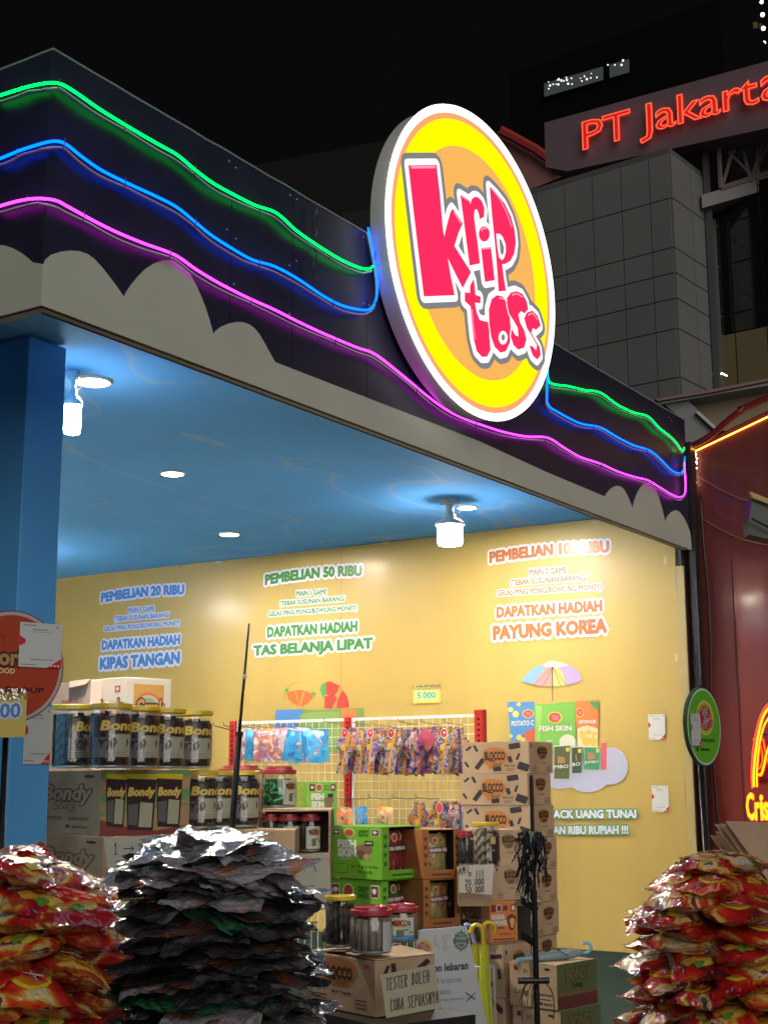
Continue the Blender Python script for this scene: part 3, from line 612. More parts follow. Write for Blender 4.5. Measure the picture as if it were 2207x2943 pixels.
gs, gf = round_sign(gc, 111/FPX*4.62, R(52), 'small round green snack sign on a black pole rising from the right snack pile', greenface, pole_to=Vector((.04, -.01, 0)), poler=.009)
c = card_on(gf.sub(-.86, -.32, -.50, .30), 'white payment card stuck on the left side of the green round sign'); 
for ch in c.children: ch.location += gf.n*.006
def redface(m, fr):
    ell(m, fr, 0, 0, .975, .975, P_('pinkgrey', (.42,.36,.36)), .001, 64); ell(m, fr, 0, 0, .915, .915, P_('red', (.36,.045,.018)), .0016, 64)
    ik = P_('ink2', (.03,.01,.01)); text(m, fr, 'OMBERI_GROUP', -1.05, .62, -.47, -.36, [(ik, .03, .002)])
    text(m, fr, 'ombori', -.95, .16, .02, .30, [(P_('brown', (.05,.02,.01)), .13, .002), (P_('tan', (.42,.24,.10)), .04, .0026)])
    text(m, fr, 'SNACK FOOD', -.8, .05, -.13, -.04, [(P_('cream', None), .03, .002)])
    text(m, fr, 'TIT', -.5, -.12, .42, .55, [(P_('dullred', (.22,.02,.01)), .0, .002)])
rc = ad(36, 1915, 4.0); rr_ = 161/FPX*4.0
rs, rf = round_sign(rc, rr_, R(40), 'large round red snack sign on a pole in front of the blue column', redface, pole_to=Vector((0, 0, 0)), edge=(.16,.05,.05))
c = card_on(rf.sub(.10, .93, 0, .80), 'white payment card stuck on the red round sign')
for ch in c.children: ch.location += rf.n*.005
d4 = 3.93
a = ad(-60, 2121, d4); b = ad(74, 2118, d4); e = ad(-60, 1993, d4)
fr = Fr(a, b-a, Vector((0, 0, e.z-a.z)))
t = thing('price_card', 'large yellow price card reading 5.000 hung on the red round sign', 'price card', a)
part('card', MB().poly([fr.pt(0,0),fr.pt(1,0),fr.pt(1,1),fr.pt(0,1)], mat('yellow_card_dim', (.50,.38,.09), .4), fr.n*.001), t)
q = MB(); text(q, fr, '5.000', -.1, .87, .44, .76, [(pale, .11, .002), (pblue, .03, .003)]); part('lettering', q, t)
q = MB(); rect(q, fr, -.02, 1.0, .84, 1.1, clear('tape'), .002); part('tape', q, t)
fy = c0.y-.003
def colcard(q, label):
    a = ay(*q[0], fy); b = ay(*q[1], fy); e = ay(*q[2], fy)
    return card_on(Fr(a, Vector((b.x-a.x, 0, 0)), Vector((0, 0, e.z-a.z)), (0, -1, 0)), label)
colcard(((66,2196),(143,2194),(66,2028)), 'lower white payment card stuck on the blue column')
colcard(((96,1990),(156,1988),(96,1806)), 'upper white payment card on the blue column half behind the red sign')
# ================================================================== NEIGHBOUR STALL (red, glossy wall, neon)
NXW = 8.10
red_w = mat('red_glossy_wall', (.16, .036, .032), .45, spec=.25, nz=(1.3, .35), coat=.16, crough=.10, bump=(5, .12, .006), stretch=(1, 2.4, .25))
nb = thing('neighbour_stall', 'neighbouring stall with glossy dark red wall and slanting top edge', 'stall', (NXW, 2.5, 0))
e0 = ax(1998, 1298, NXW); e1 = ax(2290, 1160, NXW); e2 = Vector((NXW, -1.0, e1.z+.9))
t0 = ax(1975, 1285, NXW)
pp = [Vector((NXW, 3.1, 0)), Vector((NXW, 3.1, e0.z-.02)), e0+ZU*.035, e1+ZU*.05, e2, Vector((NXW, -1, 0))]
part('wall', MB().poly(pp, red_w, (.08, 0, 0)), nb)
cap = MB().tube(smoothpts([e0+Vector((-.02, .06, .02)), e0+Vector((-.03, -.1, .075)), (e0+e1)/2+Vector((-.03, 0, .11)), e1+Vector((-.03, 0, .10)), e2+Vector((-.03, 0, .1))], 6), .022, mat('dark_red_trim', (.16,.012,.02), .35, bump=(20,.4,.01)), 8)
part('top_trim', cap, nb, smooth=True)
for k, (yy, zz) in enumerate(((e0.y-.19, 2.9), (e0.y-.42, 2.7))): part('seam', MB().tube([Vector((NXW-.004, yy, 0)), Vector((NXW-.004, yy, zz))], .003, mat('seam_dark', (.05,.01,.01), .4), 5), nb)
post = thing('corner_post', 'black corner post and cable between the booth and the red stall', 'post', (7.98, 2.86, 0))
part('post', MB().box((7.962, 2.865, 0), (8.045, 2.905, 3.62), mat('post_black', (.012,.012,.014), .3, coat=.4)), post)
part('cable', MB().tube(smoothpts([Vector((8.055, 2.84+.012*math.sin(k*1.3), z)) for k, z in enumerate(np.linspace(0, 3.3, 12))], 3), .009, black, 7), post, smooth=True)
led = thing('led_strip', 'straight orange led strip along the top edge of the red stall', 'led strip', e0)
part('strip', MB().tube([e0-Vector((.012, 0, 0)), e1-Vector((.012, 0, 0)), e2-Vector((.012, 0, -.04))], .0042, glow('led_orange', (1, .36, .05), 9), 6), led)
fs = thing('fairy_lights', 'short string of white fairy lights hanging at the end of the led strip', 'fairy lights', e0)
fm = glow('fairy', (1, .8, .55), 9); f1 = MB(); f2 = MB()
pts = [ax(1996+2*math.sin(k*2.1), 1300+k*4.6, NXW-.03) for k in range(20)]+[ax(1996-k*5, 1392+random.uniform(-3, 3), NXW-.03) for k in range(4)]
part('wire', f1.tube(pts, .002, black, 5), fs)
for p in pts: f2.bead(p+Vector((0, random.uniform(-.01, .01), 0)), .0048, fm)
part('light', f2, fs, kind='stuff')
for k, (A_, B_) in enumerate((((2003,1368),(2230,1455)),((2000,1480),(2230,1570)))):
    a = ax(*A_, NXW-.012); b = ax(*B_, NXW-.012); pts = [a.lerp(b, t)+ZU*(-.04*math.sin(math.pi*t)) for t in np.linspace(0, 1, 12)]
    o = solo('cable', MB().tube(pts, .0032, mat('amber_cable', (.30,.16,.07), .3), 5), ('upper' if k == 0 else 'lower')+' thin cable sagging across the red wall', 'cable', 'cables on the red wall')
fl = thing('floodlight', 'black floodlight with yellow visor at the right edge above the red wall', 'floodlight', ax(2200, 1500, 7.75))
a = ad(2152, 1540, 7.0); q = MB()
q.poly([ad(*YRR, 7.0) for YRR in ((2150,1500),(2160,1428),(2250,1450),(2250,1560),(2152,1536))], black, FH*.12); part('housing', q, fl)
q = MB().poly([ad(*p, 6.97) for p in ((2153,1412),(2250,1450),(2250,1466),(2162,1430))], mat('visor_yellow', (.35,.24,.06), .4), FH*.03); part('visor', q, fl)
q = MB().tube([ad(*p, 6.95) for p in ((2158,1490),(2200,1512),(2250,1535))], .006, mat('cage_chrome', (.4,.4,.42), .2, 1), 6); part('guard', q, fl)
part('arm', MB().tube([ad(2230, 1500, 7.1), Vector((NXW, ad(2230, 1500, 7.1).y, ad(2230, 1500, 7.1).z))], .012, steel_dk, 6), fl)
# neon sign on the red wall
NP = 7.86
nsg = thing('neon_sign', 'yellow and orange neon arch with the script word Crispy on the red wall', 'neon sign', ax(2200, 2300, NP))
ny = glow('neon_yellow', (1, .15, .005), 6); no = glow('neon_orange', (1, .05, .005), 5)
def nl(pts, r, m, name='neon_tube', z=0): part(name, MB().tube(smoothpts([ax(*YN(*p), NP-z) for p in pts], 5), r, m, 8), nsg, smooth=True)
AC = 1150
def arch(pts): return pts+[(2*AC-x, y-(2*AC-2*x)*.0+0) for x, y in pts[::-1]]
nl(arch([(730,1380),(728,1250),(740,1050),(765,850),(800,650),(850,480),(925,370),(1030,310),(1120,295)]), .0075, ny)
nl(arch([(770,1380),(768,1250),(778,1050),(800,850),(835,680),(880,560),(945,470),(1040,400),(1125,385)]), .005, ny)
nl(arch([(708,1400),(700,1250),(706,1050),(735,800),(778,590),(835,430),(905,330),(1020,265),(1120,250)]), .004, glow('neon_red', (1, .05, .02), 3.2))
nl([(720,775),(840,770),(860,850),(885,960),(920,1080),(980,1220)], .004, no)
nl([(980,780),(930,850),(890,960),(860,1100),(820,1225),(790,1215)], .0062, ny)
nl([(790,790),(820,880),(840,980),(830,1080),(800,1150)], .0035, no)
cfr = Fr(ax(*YN(645, 1790), NP), ax(*YN(1075, 1790), NP)-ax(*YN(645, 1790), NP), Vector((0, 0, ax(*YN(645, 1480), NP).z-ax(*YN(645, 1790), NP).z)), (-1, 0, 0))
xx = 0
for ch, w_, y0, y1 in (('C',.22,0,1.05),('r',.13,0,.66),('i',.06,0,.95),('s',.13,0,.66),('p',.17,-.32,.66),('y',.17,-.32,.66)):
    q = MB(); text(q, cfr, ch, xx, xx+w_, y0, y1, [(ny, .035, 0)], shear=.0); part('letter', q, nsg)
    q = MB(); text(q, cfr, ch, xx-.008, xx+w_+.008, y0-.02, y1+.02, [(no, 0, -.012)], outline=.016); part('letter_halo', q, nsg); xx += w_+.035
part('backing', MB().poly([ax(*YN(*p), NP+.012) for p in ((800,900),(900,620),(1150,500),(1400,620),(1500,900),(1500,1350),(790,1350))], clear('acrylic_red', (.9,.25,.15), base=.08), (.003, 0, 0)), nsg)
st = MB()
for p in ((760,1300),(800,700),(760,1650)):
    a = ax(*YN(*p), NP); st.tube([a, Vector((NXW, a.y, a.z))], .004, steel_dk, 5)
part('standoff', st, nsg)
# leaning cardboard sheets
kraft = mat('kraft_sheet', (.36, .235, .155), .75, nz=(4, .12), bump=(60, .1, .001))
for k, (P, lb) in enumerate((([(370,1812),(1300,1840),(1500,2900),(1150,2900)], 'large front brown cardboard sheet leaning against the red stall'),
    ([(300,1845),(1200,1870),(1400,2900),(1050,2900)], 'brown cardboard sheet directly behind the front one'), ([(232,1850),(1000,1880),(1300,2900),(950,2900)], 'third brown cardboard sheet in the leaning row'),
    ([(238,1942),(900,2000),(1200,2900),(900,2900)], 'fourth brown cardboard sheet sticking out lower in the row'), ([(172,1992),(800,2050),(1100,2900),(840,2900)], 'leftmost brown cardboard sheet of the leaning row'))):
    dd = 6.1+.035*k+(.05 if k > 2 else 0); q = MB().poly([ad(*YN(*p), dd) for p in P], kraft, FH*.006)
    solo('cardboard_sheet', q, lb, 'cardboard', 'cardboard sheets leaning by the red stall')
# ================================================================== FAR BUILDINGS
def vplane(u, v, d, phi, left):     # vertical plane through a point, running left (or right) and away
    p = ad(u, v, d); dr = (-RH*math.sin(phi)+FH*math.cos(phi)) if left else (RH*math.cos(phi)+FH*math.sin(phi))
    n = Vector((-dr.y, dr.x, 0)); n = -n if n.dot(CAM-p) < 0 else n
    return p, dr, n
panel = mat('cladding_panel', (.14, .136, .136), .5, nz=(.15, .15)); joint = mat('cladding_joint', (.055,.054,.054), .8)
pA, dL, nL = vplane(1922, 437, 45, R(52), True); _, dR, nR = vplane(1922, 437, 45, R(52), False)
bA = thing('panel_building', 'grey building clad in large square panels behind the booth', 'building', Vector((pA.x, pA.y, 0)))
wl_, wr_ = 14.5, 3.05
base = [Vector((pA.x, pA.y, 0)), Vector((pA.x, pA.y, 0))+dR*wr_, Vector((pA.x, pA.y, 0))+dR*wr_+dL*wl_, Vector((pA.x, pA.y, 0))+dL*wl_]
part('wall', MB().hexa(base, ZU*pA.z, joint), bA)
part('parapet', MB().hexa([b_-(dR+dL)*.0+Vector((0,0,pA.z)) for b_ in base], ZU*.18, mat('parapet', (.09,.09,.09), .5)), bA)
rows = [ad(1922, v, 45).z for v in (440, 570, 712, 785, 858, 945, 1085)]; rows += [rows[-1]-1.6*k for k in range(1, 5)]
cols = [0]
for u in (1868, 1786, 1703, 1622, 1541): cols.append(((apl(u, 560, pA, nL)-pA).dot(dL)))
cols += [cols[-1]+2.3*k for k in (1, 2)]
def panels(dr, n, cs):
    for a, b in zip(cs[:-1], cs[1:]):
        for z1, z0 in zip(rows[:-1], rows[1:]):
            o = Vector((pA.x, pA.y, 0))+dr*(a+.02)+ZU*(z0+.02)+n*.002
            part('cladding_panel', MB().slab(o, dr*(b-a-.04), ZU*(z1-z0-.04), n*.05, panel), bA)
panels(dL, nL, cols); panels(dR, nR, [0, 1.5, 3.04])
# glass curtain wall to the right
pG, dG, nG = vplane(2013, 560, 47, R(20), False)
dG = (-dL); nG = nL; pG = ad(2022, 560, 47.5)
gb = thing('glass_building', 'dark glass fronted building wing with a lit room behind the right edge', 'building', Vector((pG.x, pG.y, 0)))
gls = mat('dark_glass', (.008,.008,.009), .08, coat=.5); mull = mat('mullion', (.03,.03,.03), .5); litm = glow('lit_room', (.26,.20,.10), .16)
def gp_(u, v): return apl(u, v, pG, nG)
gx = [0]+[(gp_(u, 900)-pG).dot(dG) for u in (2100, 2192)]; gx += [gx[-1]+2*k for k in (1, 2, 3)]
gz = [gp_(2060, v).z for v in (540, 640, 760, 905, 960, 1125)]
part('wall', MB().slab(Vector((pG.x, pG.y, 0))-nG*.3, dG*gx[-1], ZU*gz[0], -nG*8, mull), gb)
for i, (a, b) in enumerate(zip(gx[:-1], gx[1:])):
    for j, (z1, z0) in enumerate(zip(gz[:-1], gz[1:])):
        o = Vector((pG.x, pG.y, 0))+dG*(a+.03)+ZU*(z0+.03)-nG*.28
        part('window', MB().slab(o, dG*(b-a-.06), ZU*(z1-z0-.06), nG*.05, gls if j < 4 else litm), gb)
for u0, v0, u1, v1 in ((2060,1070,2075,1077),(2075,1074,2092,1082),(2055,1064,2066,1069)):
    a = gp_(u0, v0)+nG*.1; b = gp_(u1, v1)+nG*.1; part('tube_lamp', MB().tube([a, b], .03, glow('office_tube', (1,.85,.6), 3), 5), gb)
# sign board with red letters
pS, dS, nS = vplane(1565, 350, 50, R(52), True); dS = -dS
def sp_(x, y): return apl(*Z2(x, y), pS, nS)
bd = thing('roof_sign_board', 'long pale sign board on the roof with red neon letters PT Jakarta', 'sign', sp_(780, 690))
br = [sp_(775, 485), sp_(1659, 240)]; ext_ = br[1]+(br[1]-br[0]).normalized()*14; b2_ = sp_(1659, 505); b0 = sp_(780, 660)
part('board', MB().poly([br[0], ext_, ext_+Vector((0,0,b2_.z-br[1].z)), b2_, sp_(865, 676), b0], mat('board_mauve', (.15,.10,.125), .6, nz=(.2,.1)), -nS*1.2), bd)
fr = Fr(sp_(945, 600), sp_(1632, 416)-sp_(945, 600), Vector((0, 0, sp_(945, 492).z-sp_(945, 600).z)), nS)
lr = glow('letter_red', (.8, .02, .015), .75); ln_ = glow('letter_neon', (1, .09, .04), 1.8)
wds = []; full = 'PT Jakart'; bv, _ = text_mesh(full); X0 = min(p.x for p in bv); X1 = max(p.x for p in bv)
for i, ch in enumerate(full):
    if ch == ' ': continue
    pv, _ = text_mesh(full[:i+1]); xe = max(p.x for p in pv); gv, _ = text_mesh(ch); xs_ = xe-(max(p.x for p in gv)-min(p.x for p in gv)); y0 = min(p.y for p in gv); y1 = max(p.y for p in gv)
    wds.append((ch, (xs_-X0)/(X1-X0), (xe-X0)/(X1-X0), (y0+.01)/.72, (y1+.01)/.72))
wds.append(('a', 1.022, 1.13, 0, .76))
for ch, xa_, xb_, ya_, yb_ in wds:
    q = MB(); text(q, fr, ch, xa_, xb_, ya_, yb_, [(lr, .022, .25)]); L_ = part('letter', q, bd)
    q = MB(); text(q, fr, ch, xa_-.003, xb_+.003, ya_-.03, yb_+.03, [(ln_, 0, .30)], outline=.013); part('letter_outline', q, bd)
for k, f in enumerate((.2, .5, .8, 1.1)):    # supports down to the roof behind
    p = br[0].lerp(br[1], f); part('support', MB().box((p.x-.1+1, p.y-.1+1, 0), (p.x+.1+1, p.y+.1+1, p.z-2), joint), bd)
# steel truss under the board
ts = thing('roof_truss', 'dark red lit steel truss under the sign board', 'truss', ad(*Z2(1470, 745), 44)); tm = mat('truss_steel', (.14,.10,.10), .5)
def tp(x, y): return ad(*Z2(x, y), 46.5)
for a, b, r in (((1460,520),(1470,745),.09),((1460,540),(1800,440),.07),((1470,745),(1850,620),.10),((1475,740),(1540,520),.07),((1540,520),(1590,720),.07),((1590,720),(1650,490),.07),((1600,480),(1620,730),.07),((1500,640),(1570,500),.06),((1500,600),(1600,700),.06),((1620,640),(1700,480),.06),((1700,470),(1720,700),.07)):
    part('strut', MB().tube([tp(*a), tp(*b)], r, tm, 6), ts)
part('deck', MB().slab(tp(1395, 770), tp(1850, 640)-tp(1395, 770), Vector((0,0,-.5)), FH*1.5, mat('deck', (.14,.13,.12), .6)), ts)
part('bearing_wall', MB().hexa([p+Vector((0,0,0)) for p in (Vector((*tp(1400, 760).xy, 0))+FH*1.0, Vector((*tp(1850, 640).xy, 0))+FH*1.0, Vector((*tp(1850, 640).xy, 0))+FH*1.6, Vector((*tp(1400, 760).xy, 0))+FH*1.6)], ZU*(tp(1400,760).z-.6), joint), ts)
# dark tower with a strip of lit windows
pT, dT, nT = vplane(1565, 270, 95, R(52), True); dT = -dT
def tq(x, y): return apl(*Z2(x, y), pT, nT)
tw = thing('dark_tower', 'distant dark tower with one lit strip of windows near its top', 'building', Vector((pT.x, pT.y, 0)))
a = tq(640, 700); b = tq(1500, 700); zt = tq(900, 190).z
o = Vector((a.x, a.y, 0)); part('wall', MB().slab(o-nT*.3, b-a-Vector((0,0,(b-a).z)), ZU*zt, -nT*12, mat('tower_dark', (.006,.006,.006), .9, spec=0)), tw)
N = 13; wg = glow('window_dim', (.10,.115,.11), .42); sk = glow('window_spot', (.9, 1, .9), 1.6)
for i in range(N):
    x0 = 777+i*(1112-777)/N; x1 = x0+(1112-777)/N-2; yb = lambda x: 382-(x-777)*.29; yt = lambda x: 332-(x-777)*.29
    if i in (9,): continue
    part('window', MB().poly([tq(x0, yb(x0)), tq(x1, yb(x1)), tq(x1, yt(x1)), tq(x0, yt(x0))], wg, nT*.1), tw)
for k in range(26):
    x = random.uniform(782, 1108); y = 357-(x-777)*.29+random.uniform(-20, 20)
    part('ceiling_spot', MB().bead(tq(x, y)+nT*.4, random.choice((.04, .055, .08)), sk, 4), tw)
# tall tower with rows of lamps, top right
pc = ad(*Z2(1640, 120), 140); tt = thing('lamp_tower', 'distant dark high tower with vertical rows of small lamps at the top right corner', 'building', Vector((pc.x, pc.y, 0)))
part('wall', MB().slab(Vector((pc.x, pc.y, 0))-RH*9+FH*1.5, RH*26, ZU*80, FH*10, MATS['tower_dark']), tt)
lw = glow('tower_lamp', (1, .85, .6), 5)
for x, y, r in ((1458,5,.12),(1462,40,.2),(1484,46,.12),(1460,103,.08),(1487,101,.08),(1632,8,.2),(1636,58,.24),(1639,112,.24),(1641,170,.22),(1644,225,.22),(1648,283,.16),(1652,505,.2)):
    part('lamp', MB().bead(ad(*Z2(x, y), 140), r, lw, 5), tt)
for x, y, w, h in ((1600,110,20,28),(1625,112,12,24),(1475,60,10,14)):
    p = ad(*Z2(x, y), 140.6); part('window', MB().slab(p, RH*w*.025, ZU*h*.025, FH*.1, glow('dim_amber', (.12,.08,.03), .5)), tt)
# red roof and dark hall behind the sign
rr2 = mat('red_roof', (.26, .022, .018), .5); hall = mat('hall_wall', (.012,.012,.012), .9, spec=0)
rf_ = thing('red_roof_hall', 'low hall with a dim red sloping roof edge seen behind the round sign', 'building', ad(*Z2(700, 700), 60))
part('roof', MB().poly([ad(*Z2(*p), 60) for p in ((590,520),(640,528),(860,655),(860,692),(720,748),(560,760))], mat('red_wall_dim', (.10,.012,.012), .6), FH*3), rf_)
part('roof_edge', MB().tube([ad(*Z2(*p), 59.5) for p in ((600,515),(640,534),(740,590),(850,668))], .22, rr2, 6), rf_)
part('wall', MB().hexa([Vector((*ad(*Z2(x, 700), d_).xy, 0)) for x, d_ in ((560,60.2),(860,60.2),(860,64),(560,64))], ZU*(ad(*Z2(700,748),60).z-.2), joint), rf_)
dh = thing('dark_hall', 'large dark hall with a low sloping roof rising behind the fascia', 'building', ad(900, 900, 70))
dp = [ad(u, v, 70) for u, v in ((720,478),(1110,402),(1250,395),(1250,1500),(560,1500),(560,490))]
part('wall', MB().poly(dp, hall, FH*10), dh)
part('upper_wall', MB().poly([ad(u, v, 69.5) for u, v in ((985,610),(1100,600),(1250,590),(1250,1500),(985,1500))], mat('hall_wall2', (.019,.019,.02), .9, spec=0), FH*.3), dh)
# canopy with grey beams between fascia and red stall
cn = thing('concourse_canopy', 'brown canopy with pale grey edge beam and brackets beyond the booth', 'canopy', ad(2100, 1200, 20))
def cp(x, y, d=20): return ad(*YR(x, y), d)
part('canopy_sheet', MB().poly([cp(*p, 20.5) for p in ((570,232),(1900,-20),(1900,640),(1000,640),(600,250))], mat('canopy_brown', (.19,.135,.075), .6), FH*.5), cn)
part('edge_beam', MB().poly([cp(*p) for p in ((170,262),(1900,-60),(1900,-10),(220,285))], mat('canopy_grey', (.33,.33,.34), .5), FH*.5), cn)
part('upper_rail', MB().poly([cp(*p, 19.9) for p in ((150,215),(900,88),(1900,-110),(1900,-72),(900,128),(180,245))], mat('canopy_red', (.10,.02,.02), .5), FH*.2), cn)
part('bracket', MB().poly([cp(*p, 20.1) for p in ((270,290),(580,236),(1030,650),(560,1000),(490,470))], mat('canopy_bracket', (.13,.13,.135), .6), FH*.3), cn)
part('bracket_rib', MB().poly([cp(*p, 20.0) for p in ((690,395),(730,385),(1020,640),(970,650))], MATS['canopy_grey'], FH*.1), cn)
part('canopy_post', MB().box(cp(560, 700, 22)*1-Vector((.3,.3,cp(560,700,22).z)), cp(560, 700, 22)+Vector((.3,.3,0)), joint), cn)
# ================================================================== GOODS
card = mat('cardboard', (.47, .33, .21), .75, nz=(5, .13), bump=(7, .35, .012, 4))
card_d = mat('cardboard_brown', (.38, .26, .165), .75, nz=(5, .15), bump=(7, .35, .012, 4))
cardw = mat('white_carton', (.66, .60, .54), .6, nz=(3, .05))
tapem = mat('carton_tape', (.30, .21, .12), .25, coat=.5)
ink = mat('ink_brown', (.035, .018, .010), .6); inkl = mat('ink_faint', (.14, .085, .05), .7)
PAL = {'cream': (.66,.62,.35), 'rust': (.42,.07,.05), 'black': (.01,.01,.01), 'skin_brown': (.22,.13,.09), 'red': (.50,.06,.06)}
def inkm(n, c=None, r=.55): return mat('ink_'+n, c or PAL.get(n, (.3,.3,.3)), r)
def boxpx(uE, vT, vB, d, uL, uR, phi, name, label, cat='carton', group=None, m=card, at=None, z0=None, z1=None, wL=None, wR=None, build=True):
    "carton: near vertical edge at uE, side faces running back left / back right"
    vm = (vT+vB)/2; e = ad(uE, vm, d) if at is None else at
    zt = ad(uE, vT, d).z if z1 is None else z1; zb = ad(uE, vB, d).z if z0 is None else z0
    dr = RH*math.cos(phi)+FH*math.sin(phi); dl = -RH*math.sin(phi)+FH*math.cos(phi)
    def solve(u, dr_):
        q = Vector((e.x, e.y, (zt+zb)/2))-CAM; k = (u-CX)/FPX; return (k*q.dot(FW)-q.dot(RT))/(dr_.dot(RT)-k*dr_.dot(FW))
    a = solve(uL, dl) if wL is None else wL; b = solve(uR, dr) if wR is None else wR
    o = Vector((e.x, e.y, zb)); H = zt-zb
    L = Fr(o+dl*a, -dl*a, ZU*H, -dr); Rr = Fr(o, dr*b, ZU*H, -dl)
    B = dict(o=o, dl=dl, dr=dr, a=a, b=b, H=H, L=L, R=Rr, top=zt)
    if not build: return B
    t = thing(name, label, cat, o+dl*a/2+dr*b/2, group); B['t'] = t
    part('body', MB().hexa([o, o+dr*b, o+dr*b+dl*a, o+dl*a], ZU*H, m), t, bevel=.0025)
    tp = MB(); c = o+ZU*(H+.0012)+dl*(a/2-.02); tp.slab(c, dr*b, dl*.04, ZU*.0006, tapem)
    tp.slab(o+ZU*(H+.0005)+dl*(a/2-.001), dr*b, dl*.002, ZU*.0004, ink); part('tape', tp, t)
    return B
def flaps(B, m=card, amp=.012):
    q = MB(); o = B['o']+ZU*(B['H']+.002)
    q.poly([o, o+B['dr']*B['b'], o+B['dr']*B['b']*.98+B['dl']*B['a']*.48+ZU*amp, o+B['dr']*B['b']*.02+B['dl']*B['a']*.47+ZU*amp*.6], m, ZU*.003)
    o2 = o+B['dl']*B['a']; q.poly([o2, o2+B['dr']*B['b'], o2+B['dr']*B['b']*.98-B['dl']*B['a']*.48+ZU*amp*1.5, o2+B['dr']*B['b']*.03-B['dl']*B['a']*.49+ZU*amp], m, ZU*.003)
    part('flap', q, B['t'])
org = inkm('orange', (.50, .19, .045)); darkp = inkm('chip', (.030, .025, .028))
def blocco_big(B, L, small=True):
    m = MB()
    ell(m, L, .50, .52, .19, .33, org, .0012, 22, wob=.05, ph=1); fpoly(m, L, [(.38,.30),(.5,.22),(.41,.10)], org, .0012)
    text(m, L, 'BLOCCO', .345, .645, .42, .68, [(ink, .05, .002)]); rect(m, L, .415, .50, .37, .41, ink, .002)
    text(m, L, 'Small', .46, .60, .20, .35, [(ink, .0, .002)], shear=.4)
    for x, y, l, w, a in ((.10,.80,.05,.018,.7),(.21,.80,.055,.02,-1.1),(.27,.30,.10,.035,.95),(.07,.28,.05,.018,-1.0),(.79,.86,.085,.045,.16),(.84,.52,.055,.018,1.2),(.72,.44,.03,.05,.3),(.53,.13,.06,.035,.08),(.915,.20,.085,.06,-.35)):
        rod(m, L, x, y, l, w, a, darkp, .0012, asp=2.0)
    if small:
        text(m, L, 'Wafer Stick', .63, .80, .20, .29, [(ink, .01, .0012)], shear=.3); rect(m, L, .66, .78, .12, .14, inkl, .0012); rect(m, L, .66, .77, .08, .095, inkl, .0012)
    part('print', m, B['t'])
def blocco_end(B, F):
    m = MB(); fnt = inkm('dull_orange', (.27, .145, .06))
    ell(m, F, .55, .66, .22, .22, fnt, .0012, 18, wob=.05)
    text(m, F, 'BLOCCO', .36, .74, .62, .80, [(ink, .05, .002)]); text(m, F, 'Small', .48, .66, .48, .58, [(ink, .02, .002)], shear=.3)
    text(m, F, 'Isi: 8 Toples', .48, .70, .30, .345, [(ink, .02, .0012)])
    for y in (.18, .12, .06): rect(m, F, .1, .30, y, y+.02, inkl, .0012); rect(m, F, .70, .92, y, y+.02, inkl, .0012)
    ell(m, F, .10, .86, .03, .05, ink, .0012, 8)
    part('print', m, B['t'])
# --------- the right-hand tower of wafer cartons
zt_ = None; prevtop = None
T0 = boxpx(1520, 2130, 2222, 6.9, 1328, 1587, R(57.4), '', '', build=False)
names = ['top carton of the tall cardboard carton tower beside the rack', 'second carton from the top of the tall carton tower', 'third carton from the top of the tall carton tower', 'fourth carton from the top of the tall carton tower, behind the straps',
         'fifth carton from the top of the tall carton tower', 'sixth carton from the top of the tall carton tower', 'seventh carton from the top of the tall carton tower', 'eighth carton from the top of the tall carton tower', 'ninth carton down in the tall carton tower, low in the booth', 'lowest carton of the tall carton tower on the floor']
zt = T0['top']; hh = (zt)/10
hh = T0['H']*1.0
z = zt; k = 0
while z > .02 and k < 10:
    z0 = max(z-hh, .0) if k < 9 else 0
    off = [(0,0),(-.012,.0),(.0,.0),(.01,.004),(.006,-.003),(.012,0),(.0,.005),(.01,0),(0,0),(0,0)][k]
    e = T0['o']+T0['dl']*(-off[0])*0+RH*off[0]+FH*off[1]
    B = boxpx(0, 0, 0, 0, 0, 0, R(57.4), 'wafer_carton', names[k], at=e, z0=z0+.001, z1=z-.001, wL=T0['a'], wR=T0['b'], group='cartons of the tall tower')
    if k < 7: blocco_big(B, B['L']); blocco_end(B, B['R'])
    z = z0; k += 1
# --------- second column of cartons, ends facing out
B = boxpx(1412, 2385, 2483, 6.25, 1404, 1500, R(18), 'wafer_carton', 'carton end behind the yellow lidded jar, topmost of the shorter stack', wL=.3); blocco_end(B, B['R'])
B2_ = boxpx(1419, 2485, 2588, 6.2, 1408, 1505, R(18), 'wafer_carton', 'carton end right of the 20.000 50.000 price sheet', wL=.3); blocco_end(B2_, B2_['R'])
shelf = thing('shelf_board', 'dark shelf board under the 20.000 50.000 price sheet', 'shelf', B2_['o'])
zb = B2_['o'].z; o = B2_['o']-RH*.20
part('board', MB().slab(Vector((o.x, o.y, zb-.018))-FH*.06, RH*.40, FH*.5, ZU*.017, mat('shelf_greygreen', (.09,.10,.085), .5)), shelf)
part('bracket', MB().slab(Vector((o.x, o.y, 0))+FH*.42, RH*.4, FH*.02, ZU*(zb-.018), mat('shelf_dark', (.02,.015,.013), .7)), shelf)
oc = mat('orange_carton', (.62, .19, .03), .45, coat=.2); ocl = inkm('pale_orange', (.70, .36, .12)); wpr = inkm('white', (.72,.72,.70)); dkr = inkm('maroon', (.16,.02,.02))
B = boxpx(1407, 2592, 2715, 6.1, 1384, 1487, R(20), 'snack_carton', 'bright orange banana sponge carton below the shelf', m=oc)
m = MB(); F = B['R']
rect(m, F, .06, .22, .76, .92, dkr, .001); ell(m, F, .34, .84, .10, .09, wpr, .001); ell(m, F, .34, .84, .08, .075, dkr, .0016); rect(m, F, .48, .64, .78, .9, dkr, .001); rect(m, F, .76, .92, .76, .92, dkr, .001); rect(m, F, .79, .89, .79, .89, wpr, .0016)
